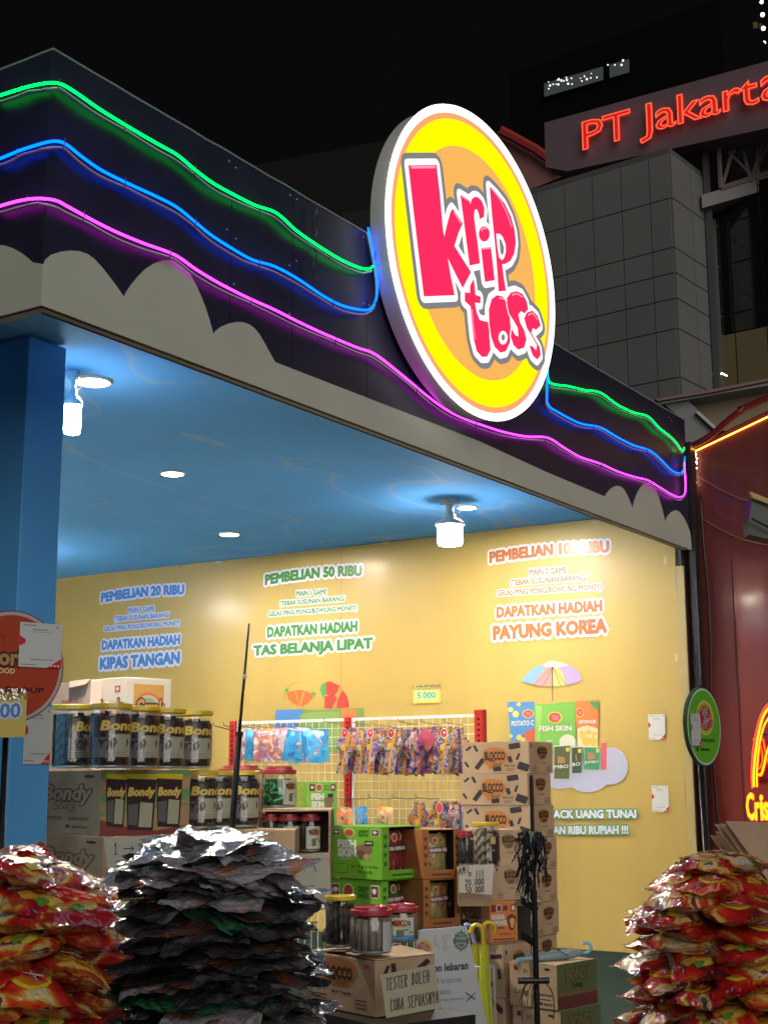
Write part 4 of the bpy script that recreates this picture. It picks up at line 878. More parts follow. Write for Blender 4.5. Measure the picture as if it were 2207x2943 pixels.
text(m, F, 'BANANA', .06, .54, .58, .70, [(wpr, .05, .002)]); text(m, F, 'SPONGE', .16, .60, .44, .55, [(wpr, .05, .002)])
ell(m, F, .78, .52, .16, .20, dkr, .001, 14, wob=.15); ell(m, F, .80, .50, .09, .12, ocl, .0016, 12, wob=.2); rect(m, F, .06, .5, .36, .4, dkr, .001)
text(m, F, 'ISI 75 gr x 12', .36, .92, .20, .26, [(dkr, .02, .001)]); rect(m, F, .1, .9, .10, .13, dkr, .001)
for y in (.2, .5, .8): ell(m, B['L'], .5, y, .3, .08, ocl, .001, 10)
part('print', m, B['t'])
B3 = boxpx(1447, 2718, 2870, 5.95, 1366, 1526, R(50), 'wafer_carton', 'carton standing on its end under the orange carton', wL=None)
m = MB(); L = B3['L']
for x, y, l, w, a in ((.75,.78,.20,.05,.1),(.85,.45,.05,.12,.2),(.6,.25,.06,.05,.3),(.35,.5,.1,.05,.8)): rod(m, L, x, y, l, w, a, darkp, .0012, asp=.8)
part('print', m, B3['t']); blocco_end(B3, B3['R'])
B4 = boxpx(0,0,0,0,0,0, R(50), 'wafer_carton', 'lower carton on its end with large dark stick prints behind the umbrellas', at=B3['o'], z0=B3['o'].z-.245, z1=B3['o'].z-.001, wL=B3['a'], wR=B3['b'])
m = MB()
for x, y, l, w, a in ((.70,.88,.26,.06,-.4),(.35,.55,.16,.06,.15),(.65,.2,.24,.06,-.4),(.3,.15,.05,.10,.2)): rod(m, B4['L'], x, y, l, w, a, darkp, .0012, asp=.9)
part('print', m, B4['t'])
B5 = boxpx(0,0,0,0,0,0, R(50), 'wafer_carton', 'carton at the foot of the stack behind the umbrellas', at=B3['o'], z0=0, z1=B4['o'].z-.001, wL=B3['a'], wR=B3['b'])
m = MB(); rod(m, B5['L'], .7, .8, .25, .06, -.4, darkp, .0012, asp=.6); part('print', m, B5['t'])
sup = boxpx(1384, 2716, 2870, 6.12, 1316, 1420, R(10), 'wafer_carton', 'plain carton partly hidden behind the poster', wL=.3, z0=0)
# --------- green and orange display boxes
gcar = mat('green_carton', (.17, .46, .035), .38, coat=.25, nz=(2, .04)); gdk = inkm('green_dark', (.03,.16,.03)); ocar = mat('brown_orange_carton', (.42, .155, .045), .45, coat=.2)
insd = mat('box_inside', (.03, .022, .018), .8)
def fishface(B, F, full=True):
    m = MB(); s = 1 if full else 2.1; y = lambda q: 1-(1-q)*s
    rect(m, F, .06, .21, y(.82), y(.95), wpr, .0009); rect(m, F, .07, .20, y(.83), y(.94), dkr, .0014); ell(m, F, .135, y(.89), .05, .025*s, wpr, .002, 12); rect(m, F, .13, .14, y(.845), y(.885), wpr, .002)
    ell(m, F, .38, y(.875), .105, .085*s, inkm('cream', (.66,.62,.35)), .001, 18); ell(m, F, .38, y(.875), .085, .068*s, inkm('rust', (.42,.07,.05)), .0016, 18)
    text(m, F, 'CRISPY', .55, .76, y(.88), y(.93), [(gdk, .05, .001)]); text(m, F, 'SNACK', .56, .75, y(.815), y(.865), [(gdk, .05, .001)])
    rect(m, F, .80, .95, y(.82), y(.95), wpr, .0009); rect(m, F, .81, .94, y(.83), y(.94), dkr, .0014); ell(m, F, .87, y(.89), .04, .03*s, wpr, .002, 8, wob=.3)
    if full:
        text(m, F, 'FISH', .17, .51, .60, .73, [(wpr, .07, .002)]); text(m, F, 'SKIN', .17, .51, .42, .56, [(wpr, .07, .002)]); rect(m, F, .19, .50, .575, .585, wpr, .002)
        ell(m, F, .66, .52, .15, .15, inkm('skin_brown', (.22,.13,.09)), .001, 18, wob=.12); ell(m, F, .60, .47, .07, .09, inkm('skin_dark', (.12,.07,.05)), .0016, 12, wob=.2); ell(m, F, .72, .42, .07, .06, inkm('skin_lite', (.42,.28,.17)), .0016, 12, wob=.2)
        rect(m, F, .68, .84, .64, .73, inkm('black', (.01,.01,.01)), .0022); text(m, F, '100%', .70, .82, .665, .705, [(wpr, .03, .003)]); rect(m, F, .2, .46, .375, .385, wpr, .001)
        rect(m, F, .05, .36, .10, .28, gdk, .0008); rect(m, F, .06, .35, .11, .27, gcar, .0012); text(m, F, 'Isi : 75 gr x 12 Pcs', .42, .92, .20, .26, [(gdk, .03, .001)]); text(m, F, '230 x 200 x 220', .55, .82, .11, .16, [(gdk, .02, .001)])
    else:
        rect(m, F, .62, .82, .12, .26, inkm('black', None), .0022); text(m, F, '100%', .65, .79, .16, .22, [(wpr, .03, .003)]); ell(m, F, .58, .1, .08, .09, inkm('skin_brown', None), .001, 10)
    part('print', m, B['t'])
pouch_mats = {}
def film(name, cols, rough=.22, sc=9, logo_c=None):
    "printed glossy film: patches of print colours, some pale ones painted sheen"
    if name in MATS: return MATS[name]
    m = bpy.data.materials.new(name); nt, b = nodes(m)
    uv = nt.nodes.new('ShaderNodeTexCoord'); oi = nt.nodes.new('ShaderNodeObjectInfo'); ad_ = nt.nodes.new('ShaderNodeVectorMath'); ad_.operation = 'ADD'
    sc_ = nt.nodes.new('ShaderNodeVectorMath'); sc_.operation = 'SCALE'; sc_.inputs['Scale'].default_value = 37
    cb = nt.nodes.new('ShaderNodeCombineXYZ')
    for i in range(3): lk(nt, oi.outputs['Random'], cb.inputs[i])
    lk(nt, cb.outputs[0], sc_.inputs[0]); lk(nt, uv.outputs['Object'], ad_.inputs[0]); lk(nt, sc_.outputs[0], ad_.inputs[1])
    n = nt.nodes.new('ShaderNodeTexNoise'); n.inputs['Scale'].default_value = sc; n.inputs['Detail'].default_value = 7; n.inputs['Distortion'].default_value = 1.0
    lk(nt, ad_.outputs[0], n.inputs['Vector']); r = nt.nodes.new('ShaderNodeValToRGB'); r.color_ramp.interpolation = 'LINEAR'
    e = r.color_ramp.elements
    while len(e) < len(cols): e.new(.5)
    for q, (p, c) in zip(e, cols): q.position = p; q.color = (*c, 1)
    lk(nt, n.outputs[0], r.inputs[0]); lk(nt, r.outputs[0], b.inputs['Base Color'])
    b.inputs['Roughness'].default_value = rough; b.inputs['Coat Weight'].default_value = 1; b.inputs['Coat Roughness'].default_value = .08
    n2 = nt.nodes.new('ShaderNodeTexNoise'); n2.inputs['Scale'].default_value = 28; n2.inputs['Detail'].default_value = 3; n2.inputs['Distortion'].default_value = 1.2
    mp = nt.nodes.new('ShaderNodeMapping'); mp.inputs['Scale'].default_value = (1, .45, 1); lk(nt, ad_.outputs[0], mp.inputs[0]); lk(nt, mp.outputs[0], n2.inputs['Vector'])
    bp = nt.nodes.new('ShaderNodeBump'); bp.inputs['Strength'].default_value = .8; bp.inputs['Distance'].default_value = .012
    lk(nt, n2.outputs[0], bp.inputs['Height']); lk(nt, bp.outputs[0], b.inputs['Normal']); lk(nt, bp.outputs[0], b.inputs['Coat Normal'])
    MATS[name] = m; return m
F_red = film('film_red', [(.30,(.06,.008,.014)),(.39,(.30,.010,.010)),(.48,(.46,.014,.012)),(.53,(.46,.08,.014)),(.57,(.55,.30,.05)),(.61,(.50,.44,.28)),(.65,(.22,.02,.02)),(.70,(.05,.03,.03))], sc=7)  # pale stops of the red films: cream print, clear film and painted-in sheen
F_red2 = film('film_red_dark', [(.30,(.05,.01,.02)),(.40,(.26,.010,.02)),(.47,(.40,.014,.015)),(.52,(.30,.05,.02)),(.56,(.52,.34,.05)),(.60,(.42,.38,.32)),(.64,(.07,.06,.03)),(.70,(.36,.02,.02))], sc=7)
F_dark = film('film_dark', [(.30,(.02,.02,.024)),(.40,(.11,.11,.12)),(.47,(.03,.028,.032)),(.57,(.07,.065,.07)),(.61,(.13,.035,.025)),(.64,(.30,.10,.025)),(.67,(.05,.05,.055))], sc=6)
F_sheen = film('film_sheen', [(.30,(.14,.14,.16)),(.42,(.30,.30,.34)),(.52,(.18,.15,.15)),(.58,(.26,.28,.36)),(.64,(.34,.13,.06))], rough=.16, sc=7)  # pale greys paint the lamp sheen onto dark clear bags
F_green = film('film_green', [(0,(.012,.07,.03)),(.5,(.02,.13,.06)),(.6,(.02,.03,.02)),(.7,(.03,.2,.08))])
F_orange = film('film_orange', [(0,(.60,.20,.03)),(.42,(.66,.28,.05)),(.52,(.55,.10,.05)),(.58,(.62,.45,.25)),(.66,(.10,.28,.06))], sc=14)
F_blue = film('film_blue', [(.3,(.02,.16,.45)),(.45,(.03,.30,.68)),(.57,(.05,.40,.75)),(.62,(.35,.12,.20)),(.66,(.55,.60,.68))], sc=12)
F_pink = film('film_pink', [(0,(.62,.26,.10)),(.40,(.62,.52,.58)),(.50,(.34,.12,.26)),(.56,(.60,.20,.08)),(.66,(.70,.66,.70))], sc=14)
F_purple = film('film_purple', [(0,(.09,.035,.18)),(.40,(.03,.02,.04)),(.50,(.16,.05,.28)),(.60,(.55,.20,.02)),(.66,(.35,.33,.35))], sc=16)
F_brown = film('film_brown', [(0,(.30,.13,.05)),(.42,(.38,.17,.07)),(.52,(.25,.28,.09)),(.60,(.42,.24,.10)),(.68,(.20,.08,.04))], sc=14)
F_black = film('film_black', [(0,(.012,.014,.018)),(.5,(.02,.022,.028)),(.66,(.25,.25,.27))], sc=14)
F_wine = film('film_wine', [(0,(.16,.012,.02)),(.55,(.22,.015,.03)),(.66,(.35,.20,.14))], sc=16)
def pillow(w, h, t, seed=0, nx=14, ny=18, crk=.004, prof=None, seam=.06, ang=2.2, bend=0):
    "crinkled bag lying in XY, height along Y; returns verts, faces (closed)"
    rnd = random.Random(seed); s3 = Vector((rnd.random()*50, rnd.random()*50, 0)); V = []; top = []
    for side in (1, -1):
        for j in range(ny+1):
            b = j/ny; pw = prof(b) if prof else 1
            for i in range(nx+1):
                a = i/nx; x = (a-.5)*w*pw; y = (b-.5)*h
                ea = max(0, 1-abs(2*a-1)**ang); bb = (b-seam)/(1-2*seam); eb = max(0, 1-abs(2*bb-1)**3) if 0 < bb < 1 else 0
                puff = (ea*eb)**.55; z = side*t/2*puff
                nq = noise.noise(Vector((a*7, b*3.5, 0))*1.0+s3*(1 if side > 0 else 2)); nr = noise.noise(Vector((a*15, b*8, 7))+s3)
                edge = (1-puff)
                z += side*crk*(abs(nq)*1.8-.5)*min(1, puff*3)+crk*edge*2.2*(noise.noise(Vector((a*4.3, b*4.3, 11))+s3)+.5*noise.noise(Vector((a*10, b*9, 4))+s3))+nr*crk*.5*side*puff+bend*((2*a-1)*noise.noise(Vector((b*1.6, 2, 5))+s3)+(2*b-1)*noise.noise(Vector((3, a*1.6, 8))+s3))*abs(2*b-1)
                x *= 1-.07*(1-abs(2*b-1)**2)*(1 if t > .02 else .3); y += .012*h*noise.noise(Vector((a*5, 3, 2))+s3)*(abs(2*b-1) > .9)*3
                V.append((x, y, z))
    n1 = (nx+1)*(ny+1); Fc = []
    for j in range(ny):
        for i in range(nx):
            q = [j*(nx+1)+i, j*(nx+1)+i+1, (j+1)*(nx+1)+i+1, (j+1)*(nx+1)+i]; Fc.append(q); Fc.append([n1+k for k in q[::-1]])
    return V, Fc
def snap_print(V, nx, ny, w, h, shapes):
    "drape flat shapes over the top side of a pillow: shapes = [(polygon in 0..1, material, lift)]"
    q = MB()
    def z_at(a, b):
        i = min(nx-1, max(0, int(a*nx))); j = min(ny-1, max(0, int(b*ny))); fa, fb = a*nx-i, b*ny-j; g_ = lambda ii, jj: Vector(V[jj*(nx+1)+ii])
        return g_(i, j).lerp(g_(i+1, j), fa).lerp(g_(i, j+1).lerp(g_(i+1, j+1), fa), fb)
    for poly, m, lift in shapes:
        c = Vector((sum(p[0] for p in poly)/len(poly), sum(p[1] for p in poly)/len(poly))); n = len(poly); rings = [c]; vs = [z_at(*c)+Vector((0, 0, lift))]; K = 4
        for k in range(1, K+1): vs += [z_at(*(c+(Vector(p)-c)*k/K))+Vector((0, 0, lift)) for p in poly]
        fs = [[0, 1+i, 1+(i+1) % n] for i in range(n)]
        for k in range(K-1): fs += [[1+k*n+i, 1+(k+1)*n+i, 1+(k+1)*n+(i+1) % n, 1+k*n+(i+1) % n] for i in range(n)]
        q.add(vs, fs, m)
    return q
def elp(cx, cy, rx, ry, n=14, wob=0, ph=0): return [(cx+rx*(1+wob*math.sin(3*t+ph))*math.cos(t), cy+ry*(1+wob*math.sin(2*t+ph))*math.sin(t)) for t in np.linspace(0, 2*math.pi, n+1)[:-1]]
coatd = lambda n, c: mat('bagprint_'+n, c, .18, coat=1, crough=.06, bump=(60, .5, .006))
def pillow_mesh(name, m, *a, **k):
    V, Fc = pillow(*a, **k); me = bpy.data.meshes.new(name); me.from_pydata(V, [], Fc); me.materials.append(m)
    me.polygons.foreach_set('use_smooth', [True]*len(Fc)); me.update(); return me
def place(me, name, loc, eul=None, mtx=None, label=None, cat='snack bag', group=None, mats=None):
    o = bpy.data.objects.new(name, me); COL.objects.link(o)
    if mtx is not None: o.matrix_world = mtx
    else: o.location = loc; o.rotation_euler = eul
    if mats: o.material_slots[0].link = 'OBJECT'; o.material_slots[0].material = mats
    return props(o, label, cat, group)
def standing(me, c, dr, lean=0, **k):
    "bag standing upright facing normal of direction dr (bag x along dr)"
    X = dr.normalized(); Y = ZU.copy(); Z = X.cross(Y); m = Matrix((X, Y, Z)).transposed().to_4x4()
    m = Matrix.Translation(c) @ m @ Matrix.Rotation(lean, 4, 'Z') @ Matrix.Rotation(-.05, 4, 'X'); return place(me, k.pop('name', 'snack_pouch'), None, None, mtx=m, **k)
def pouch_print(o, w, h, t, word, wc=wpr, bc=dkr, y=.12):
    "label printed on the front of a pouch, as a part"
    q = MB(); n = Vector((0, 0, 1)); s = 1
    if (o.matrix_world.to_3x3() @ n).dot(CAM-o.location) < 0: s = -1
    f = Fr((-w*.36*s, h*(y-.07), s*(t*.5+.004)), (w*.72*s, 0, 0), (0, h*.13, 0), (0, 0, s))
    rect(q, f, 0, 1, 0, 1, bc, .0); text(q, f, word, .08, .92, .2, .8, [(wc, .04, .001)])
    f2 = Fr((-w*.16*s, h*(y+.14), s*(t*.45+.004)), (w*.32*s, 0, 0), (0, w*.30, 0), (0, 0, s))
    ell(q, f2, .5, .5, .5, .5, inkm('cream', None), .0, 14); ell(q, f2, .5, .5, .4, .4, inkm('rust', None), .001, 14)
    me = q.mesh('label'); p = bpy.data.objects.new('label', me); COL.objects.link(p); p.parent = o
def displaybox(uE, vT, vB, d, uL, uR, phi, label, mcar, bagm, word, face=None, wL=None, wR=None, ylow=False):
    B = boxpx(uE, vT, vB, d, uL, uR, phi, 'display_box', label, build=False, wL=wL, wR=wR)
    o, dl, dr, a, b, H = (B[k] for k in ('o', 'dl', 'dr', 'a', 'b', 'H')); t = thing('display_box', label, 'display box', o, 'printed snack display boxes'); B['t'] = t
    q = MB(); th = .003
    q.hexa([o, o+dr*th, o+dr*th+dl*a, o+dl*a], ZU*H, mcar); q.slab(o+dr*th, dr*(b-th), dl*a, ZU*th, mcar); q.slab(o+dr*th+ZU*(H-th), dr*(b-th), dl*a, ZU*th, mcar)
    part('body', q, t)
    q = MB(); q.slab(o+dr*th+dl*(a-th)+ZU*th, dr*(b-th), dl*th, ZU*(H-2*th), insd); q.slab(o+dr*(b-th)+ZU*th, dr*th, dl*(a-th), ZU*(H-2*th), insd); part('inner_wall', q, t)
    q = MB(); z = ZU*(H-2*th); fo = o+ZU*th
    q.slab(fo+dr*th, dr*b*.16, dl*th, z, mcar); q.slab(fo+dr*b*.84, dr*(b*.16-th), dl*th, z, mcar); q.slab(fo+dr*b*.16, dr*b*.68, dl*th, ZU*H*.16, mcar); part('window_frame', q, t)
    q = MB(); F = B['R']; dm = inkm('frame_dark', (.10,.06,.03)) if mcar is not gcar else gdk
    for i in range(4): ell(q, F, .08, .3+.17*i, .045, .045, dm, .001, 10); ell(q, F, .92, .3+.17*i, .045, .045, dm, .001, 10)
    rect(q, F, .25, .75, .06, .10, dm, .001); part('border_print', q, t)
    w = b*.50; h = H*.88
    for k, (px, py, ln) in enumerate(((.40, .13, .03), (.66, .26, -.05))):
        me = pillow_mesh('pouch', bagm, w, h*(1-.04*k), .045, seed=int(uE)+k, nx=8, ny=12, crk=.003)
        c = o+dr*b*px+dl*a*py+ZU*(h/2+.006)
        s_ = standing(me, c, dr, ln, label=('front ' if k == 0 else 'rear ')+word.lower()+' pouch in the '+' '.join(label.split()[:6]), cat='snack pouch', group='pouches in display boxes')
        pouch_print(s_, w, h, .045, word, bc=inkm('black', None) if bagm is F_wine else dkr)
    return B
GA = boxpx(880, 2247, 2380, 6.35, 852, 968, R(15), 'snack_carton', 'green fish skin carton at the back beside the green wafer jar', m=gcar)
m = MB(); F = GA['R']; s = 1
rect(m, F, .10, .28, .80, .95, dkr, .001); ell(m, F, .19, .88, .05, .03, wpr, .0016, 10); ell(m, F, .42, .87, .11, .09, inkm('cream', None), .001); ell(m, F, .42, .87, .09, .07, inkm('rust', None), .0016); rect(m, F, .80, .95, .80, .95, dkr, .001); ell(m, F, .87, .88, .04, .04, wpr, .0016, 8)
text(m, F, 'CRISPY', .57, .76, .885, .92, [(gdk, .05, .001)]); text(m, F, 'SNACK', .57, .76, .82, .86, [(gdk, .05, .001)])
text(m, F, 'FISH', .18, .56, .62, .74, [(wpr, .07, .002)]); text(m, F, 'SKIN', .18, .56, .44, .57, [(wpr, .07, .002)]); ell(m, F, .74, .56, .16, .13, inkm('skin_brown', None), .001, 12, wob=.15); rect(m, F, .70, .88, .66, .74, inkm('black', None), .002)
for y in (.88, .7, .52, .34): ell(m, GA['L'], .5, y, .3, .06, ocl, .0008, 10); ell(m, GA['L'], .5, y, .22, .045, gcar, .0014, 10)
part('print', m, GA['t'])
GB = displaybox(1098, 2377, 2530, 5.9, 948, 1210, R(48), 'upper green fish skin display box with a cut window', gcar, F_wine, 'FISH SKIN'); fishface(GB, GB['L'])
GC = displaybox(1097, 2532, 2670, 5.92, 945, 1205, R(48), 'lower green fish skin display box behind the red lidded jars', gcar, F_green, 'FISH SKIN'); fishface(GC, GC['L'], False)
OA = displaybox(1214, 2385, 2527, 5.98, 1208, 1321, R(30), 'upper orange brown banana sponge display box', ocar, F_brown, 'BANANA', wL=.3)
OB = displaybox(1217, 2529, 2667, 5.98, 1208, 1324, R(30), 'lower orange brown banana sponge display box', ocar, F_brown, 'BANANA', wL=.3)
def ctr(label, p, w, dep, ztop, m=None, d=None, name='display_table', legs=True, cat='table'):
    t = thing(name, label, cat, Vector((p.x, p.y, 0))); m = m or mat('table_dark', (.022,.022,.024), .4); dv = (d or RH).normalized(); nv = Vector((-dv.y, dv.x, 0))
    if nv.dot(FH) < 0: nv = -nv
    o = Vector((p.x, p.y, ztop-.03)); part('top', MB().slab(o, dv*w, nv*dep, ZU*.029, m), t, bevel=.002)
    for a in (0.02, w-.06):
        for b in (.02, dep-.06): q = o+dv*a+nv*b; part('leg', MB().slab(Vector((q.x, q.y, 0)), dv*.04, nv*.04, ZU*(ztop-.031), m), t)
    return t
z = GC['o'].z; p = GC['o']-GC['dr']*0; q0 = Vector((*ad(925, 2670, 5.75).xy, 0))
ctr('dark table carrying the green and orange display boxes', q0, .62, .75, z-.002)
# --------- pouch pair in the dark gap by the orange carton
for k, (u, ln) in enumerate(((1348, .05), (1372, -.08))):
    me = pillow_mesh('pouch', F_brown, .085, .15, .03, seed=40+k, nx=8, ny=10, crk=.003); c = ad(u, 2655, 6.35+.05*k)
    s_ = standing(me, c, RH*1.0+FH*.3, ln, label=('left' if k == 0 else 'right')+' brown banana sponge pouch in the dark gap left of the orange carton', cat='snack pouch', group='pouches in the gap'); pouch_print(s_, .085, .15, .03, 'BANANA')
# --------- jars
def rollmat(n, c1, c2):
    if n in MATS: return MATS[n]
    m = bpy.data.materials.new(n); nt, b = nodes(m); tc = nt.nodes.new('ShaderNodeTexCoord'); w = nt.nodes.new('ShaderNodeTexWave'); w.bands_direction = 'DIAGONAL'
    w.inputs['Scale'].default_value = 16; w.inputs['Distortion'].default_value = 1.5; lk(nt, tc.outputs['Object'], w.inputs['Vector']); r = nt.nodes.new('ShaderNodeValToRGB')
    r.color_ramp.elements[0].color = (*c1, 1); r.color_ramp.elements[1].color = (*c2, 1); r.color_ramp.elements[0].position = .35; r.color_ramp.elements[1].position = .6
    lk(nt, w.outputs[0], r.inputs[0]); lk(nt, r.outputs[0], b.inputs['Base Color']); b.inputs['Roughness'].default_value = .6; MATS[n] = m; return m
roll_d = rollmat('wafer_dark', (.018,.014,.014), (.065,.055,.05)); roll_t = rollmat('wafer_twist', (.05,.035,.028), (.42,.36,.26)); roll_g = mat('wafer_green', (.06,.33,.14), .6, nz=(20,.2)); roll_k = mat('wafer_black', (.018,.018,.02), .5)
yel = mat('yellow_lid', (.62, .44, .02), .35, coat=.4); redl = mat('red_lid', (.36, .03, .05), .3, coat=.5); plast = clear('clear_jar', (.96,.97,.97), base=.10, rough=.06)
bondl = mat('bondy_label', (.035, .022, .022), .3, coat=.4); bondm = mat('label_milk', (.34,.34,.26), .35, coat=.3); bondg = mat('label_gold', (.62,.50,.13), .4); bondo = mat('label_gold_edge', (.30,.10,.02), .4); bondgr = mat('label_grey', (.10,.10,.11), .4); silver = mat('foil', (.5,.5,.52), .3, .6)
def jar(uc, vT, vB, d, wpx, label, kind='bondy', zb=None, ht=None, a0=-.75, a1=1.25, roll=None, group='clear jars of wafer rolls', seed=0):
    p = ad(uc, vB, d); r = wpx/2/FPX*d*1.0; zb = p.z if zb is None else zb; p.z = zb; H = (ad(uc, vT, d).z-zb) if ht is None else ht
    rnd = random.Random(seed+int(uc*7)); t = thing('wafer_jar', label, 'jar', p, group)
    lidh = H*.085 if kind == 'bondy' else H*.16; bh = H-lidh
    if kind == 'bondy': prof = [(r*.93, .002), (r*.97, .012), (r, .03), (r*.985, .036), (r*.985, bh-.03), (r, bh-.02), (r*.97, bh-.004)]
    else: prof = [(r*.90, .002), (r*.98, .012), (r, .03), (r, bh-.035), (r*.97, bh-.02), (r*.86, bh-.006), (r*.84, bh)]
    part('jar_body', MB().lathe(p, prof, plast, 28, cap=False, sq=.05), t, smooth=True)
    base = MB(); base.lathe(p, [(r*.2, .002), (r*.9, .004), (r*.94, .010), (r*.90, .013)], silver if kind == 'bondy' else mat('jar_base', (.25,.25,.26), .2, coat=.6), 24); part('jar_base', base, t, smooth=True)
    lm = yel if kind == 'bondy' else redl
    if kind == 'bondy': lp = [(r*1.0, bh), (r*1.04, bh+.002), (r*1.04, H-.003), (r*1.0, H), (r*.9, H-.003), (r*.1, H-.003)]
    else: lp = [(r*.98, bh-.004), (r*1.0, bh), (r*1.0, bh+lidh*.5), (r*.80, bh+lidh*.55), (r*.78, H-.003), (r*.74, H), (r*.66, H-.005), (r*.1, H-.005)]
    part('lid', MB().lathe(p, lp, lm, 28), t, smooth=False)
    q = MB(); roll = roll or roll_d; top = bh*.93
    if roll is roll_g:
        for k in range(46):
            a = rnd.uniform(0, 6.3); rr_ = r*.80; c = p+Vector((rr_*math.cos(a), rr_*math.sin(a), rnd.uniform(.02, top*.92))); tt_ = rnd.uniform(-1, 1); tg = Vector((-math.sin(a), math.cos(a), 0))
            dv = (tg*math.cos(tt_)+ZU*math.sin(tt_))*.017; q.tube([c-dv, c+dv], .0062, roll, 7)
        q.lathe(p, [(r*.7, .01), (r*.72, top*.9)], mat('wafer_green_in', (.02,.10,.04), .8), 16)
    else:
        nr = 15
        for k in range(nr):
            a = 2*math.pi*k/nr+rnd.uniform(-.05, .05); rr_ = r*(.955-math.pi/nr); hh_ = top*rnd.uniform(.93, 1.0)
            c = p+Vector((rr_*math.cos(a), rr_*math.sin(a), .014)); q.tube([c, c+Vector((rnd.uniform(-.003,.003), rnd.uniform(-.003,.003), hh_-.014))], r*math.sin(math.pi/nr)*.93, roll, 8)
        for k in range(7): a = 2*math.pi*k/7; c = p+Vector((r*.38*math.cos(a), r*.38*math.sin(a), .014)); q.tube([c, c+ZU*(top*rnd.uniform(.88, .97))], r*.16, roll, 6)
    part('wafer_rolls', q, t, kind='stuff', smooth=True)
    return t, p, r, bh, H
def strip(cy, a0, a1, b0, b1, m, q, off, n=12):
    pts = [cy.pt(a0+(a1-a0)*i/n, b0, off) for i in range(n+1)]+[cy.pt(a0+(a1-a0)*i/n, b1, off) for i in range(n+1)]
    q.add(pts, [[i, i+1, n+2+i, n+1+i] for i in range(n)], m)
def bondy_jar(*a, a0=-.95, a1=1.75, **k):
    t, p, r, bh, H = jar(*a, kind='bondy', **k); q = MB(); cy = Cyl(p, r*.985, p.z+.035, p.z+bh-.032, a0, a1)
    strip(cy, 0, 1, 0, 1, bondl, q, .0012); strip(cy, .36, .80, .05, .58, bondm, q, .0018); strip(cy, .0, .42, .03, .52, bondgr, q, .0022)
    text(q, cy, 'Bondy', .17, .98, .62, .91, [(bondo, .08, .0026), (bondg, .035, .0034)], shear=.15)
    strip(cy, .30, .78, .585, .60, bondm, q, .0030, 6)
    for i in range(6): strip(cy, .02, .62, .04+.028*i, .05+.028*i, bondm if i % 2 else inkl, q, .0034, 4)
    v = [(.10,.52),(.18,.30),(.30,.22),(.34,.40),(.28,.50),(.22,.44)]; q.poly([cy.pt(x, y, .003) for x, y in v], bondl)
    v = [(.34,.25),(.42,.28),(.47,.40),(.42,.52),(.35,.44)]; q.poly([cy.pt(x, y, .003) for x, y in v], mat('label_brown', (.09,.04,.03), .4))
    v = [(.66,.32),(.69,.30),(.71,.46),(.67,.48)]; q.poly([cy.pt(x, y, .0034) for x, y in v], bondl)
    part('label', q, t); return t
def bloc_label(T, a0, a1, m=None, blue_=False):
    t, p, r, bh, H = T; q = MB(); cy = Cyl(p, r*1.0, p.z+bh*.12, p.z+bh*.80, a0, a1); strip(cy, 0, 1, 0, 1, mat('label_white', (.52,.56,.50), .35, coat=.3), q, .0012)
    if blue_: strip(cy, .2, 1, 0, .2, mat('label_blue', (.05,.25,.50), .35), q, .0018)
    strip(cy, .28, .72, .58, .92, mat('label_orange', (.50,.15,.05), .4), q, .0018); text(q, cy, 'BLOCCO', .2, .85, .66, .84, [(ink, .05, .0026)])
    for x, y in ((.15,.78),(.82,.3),(.62,.42)): strip(cy, x, x+.14, y, y+.05, ink, q, .0022, 3)
    strip(cy, .35, .62, .12, .45, mat('label_fig', (.10,.12,.08), .5), q, .0022, 4); part('label', q, t)
# --------- left group: Bondy cartons, jars, white cartons
BB1 = boxpx(290, 2212, 2403, 5.3, 110, 545, R(38), 'wafer_carton', 'upper printed wafer stick carton left, with jars pictured on its side', m=card_d)
BB2 = boxpx(296, 2405, 2590, 5.27, 112, 552, R(38), 'wafer_carton', 'lower printed wafer stick carton left, behind the white price board', m=card_d)
def bondy_end(B):
    m = MB(); L = B['L']; sh = inkm('ghost', (.10,.06,.035))
    text(m, L, 'Bondy', .10, .86, .46, .76, [(sh, .10, .001), (card_d, .04, .002)], shear=.2); text(m, L, 'Long', .28, .62, .36, .54, [(sh, .08, .0025), (card_d, .03, .0032)], shear=.2)
    text(m, L, 'COMPLEX', .12, .42, .22, .27, [(sh, .02, .001)]); text(m, L, 'AGRA FOOD', .52, .84, .22, .27, [(sh, .02, .001)]); text(m, L, 'FELANGA', .58, .82, .10, .14, [(sh, .03, .001)]); rect(m, L, .48, .54, .10, .15, sh, .001)
    ell(m, L, .82, .90, .08, .025, ink, .001, 10); part('print', m, B['t'])
bondy_end(BB1); bondy_end(BB2)
m = MB(); F = BB1['R']; lg_ = inkm('label_green', (.10,.26,.10)); lp_ = inkm('peach', (.40,.24,.13)); mr_ = inkm('maroon_band', (.20,.035,.035))
rect(m, F, .0, 1, .0, 1, inkm('print_ground', (.33,.22,.11)), .0008)
for y0, y1, y2, y3, c in ((.98,.86,.90,1.0,lg_),(.62,.50,.55,.70,lg_),(.36,.30,.45,.48,lg_),(.80,.72,.75,.84,lp_)): fpoly(m, F, [(0,y0),(0,y1),(.35,y2-.08),(1,y2),(1,y3),(.35,y3-.04)], c, .0014)
fpoly(m, F, [(0,0),(1,0),(1,.14),(.6,.06),(.25,.14),(0,.24)], mr_, .002)
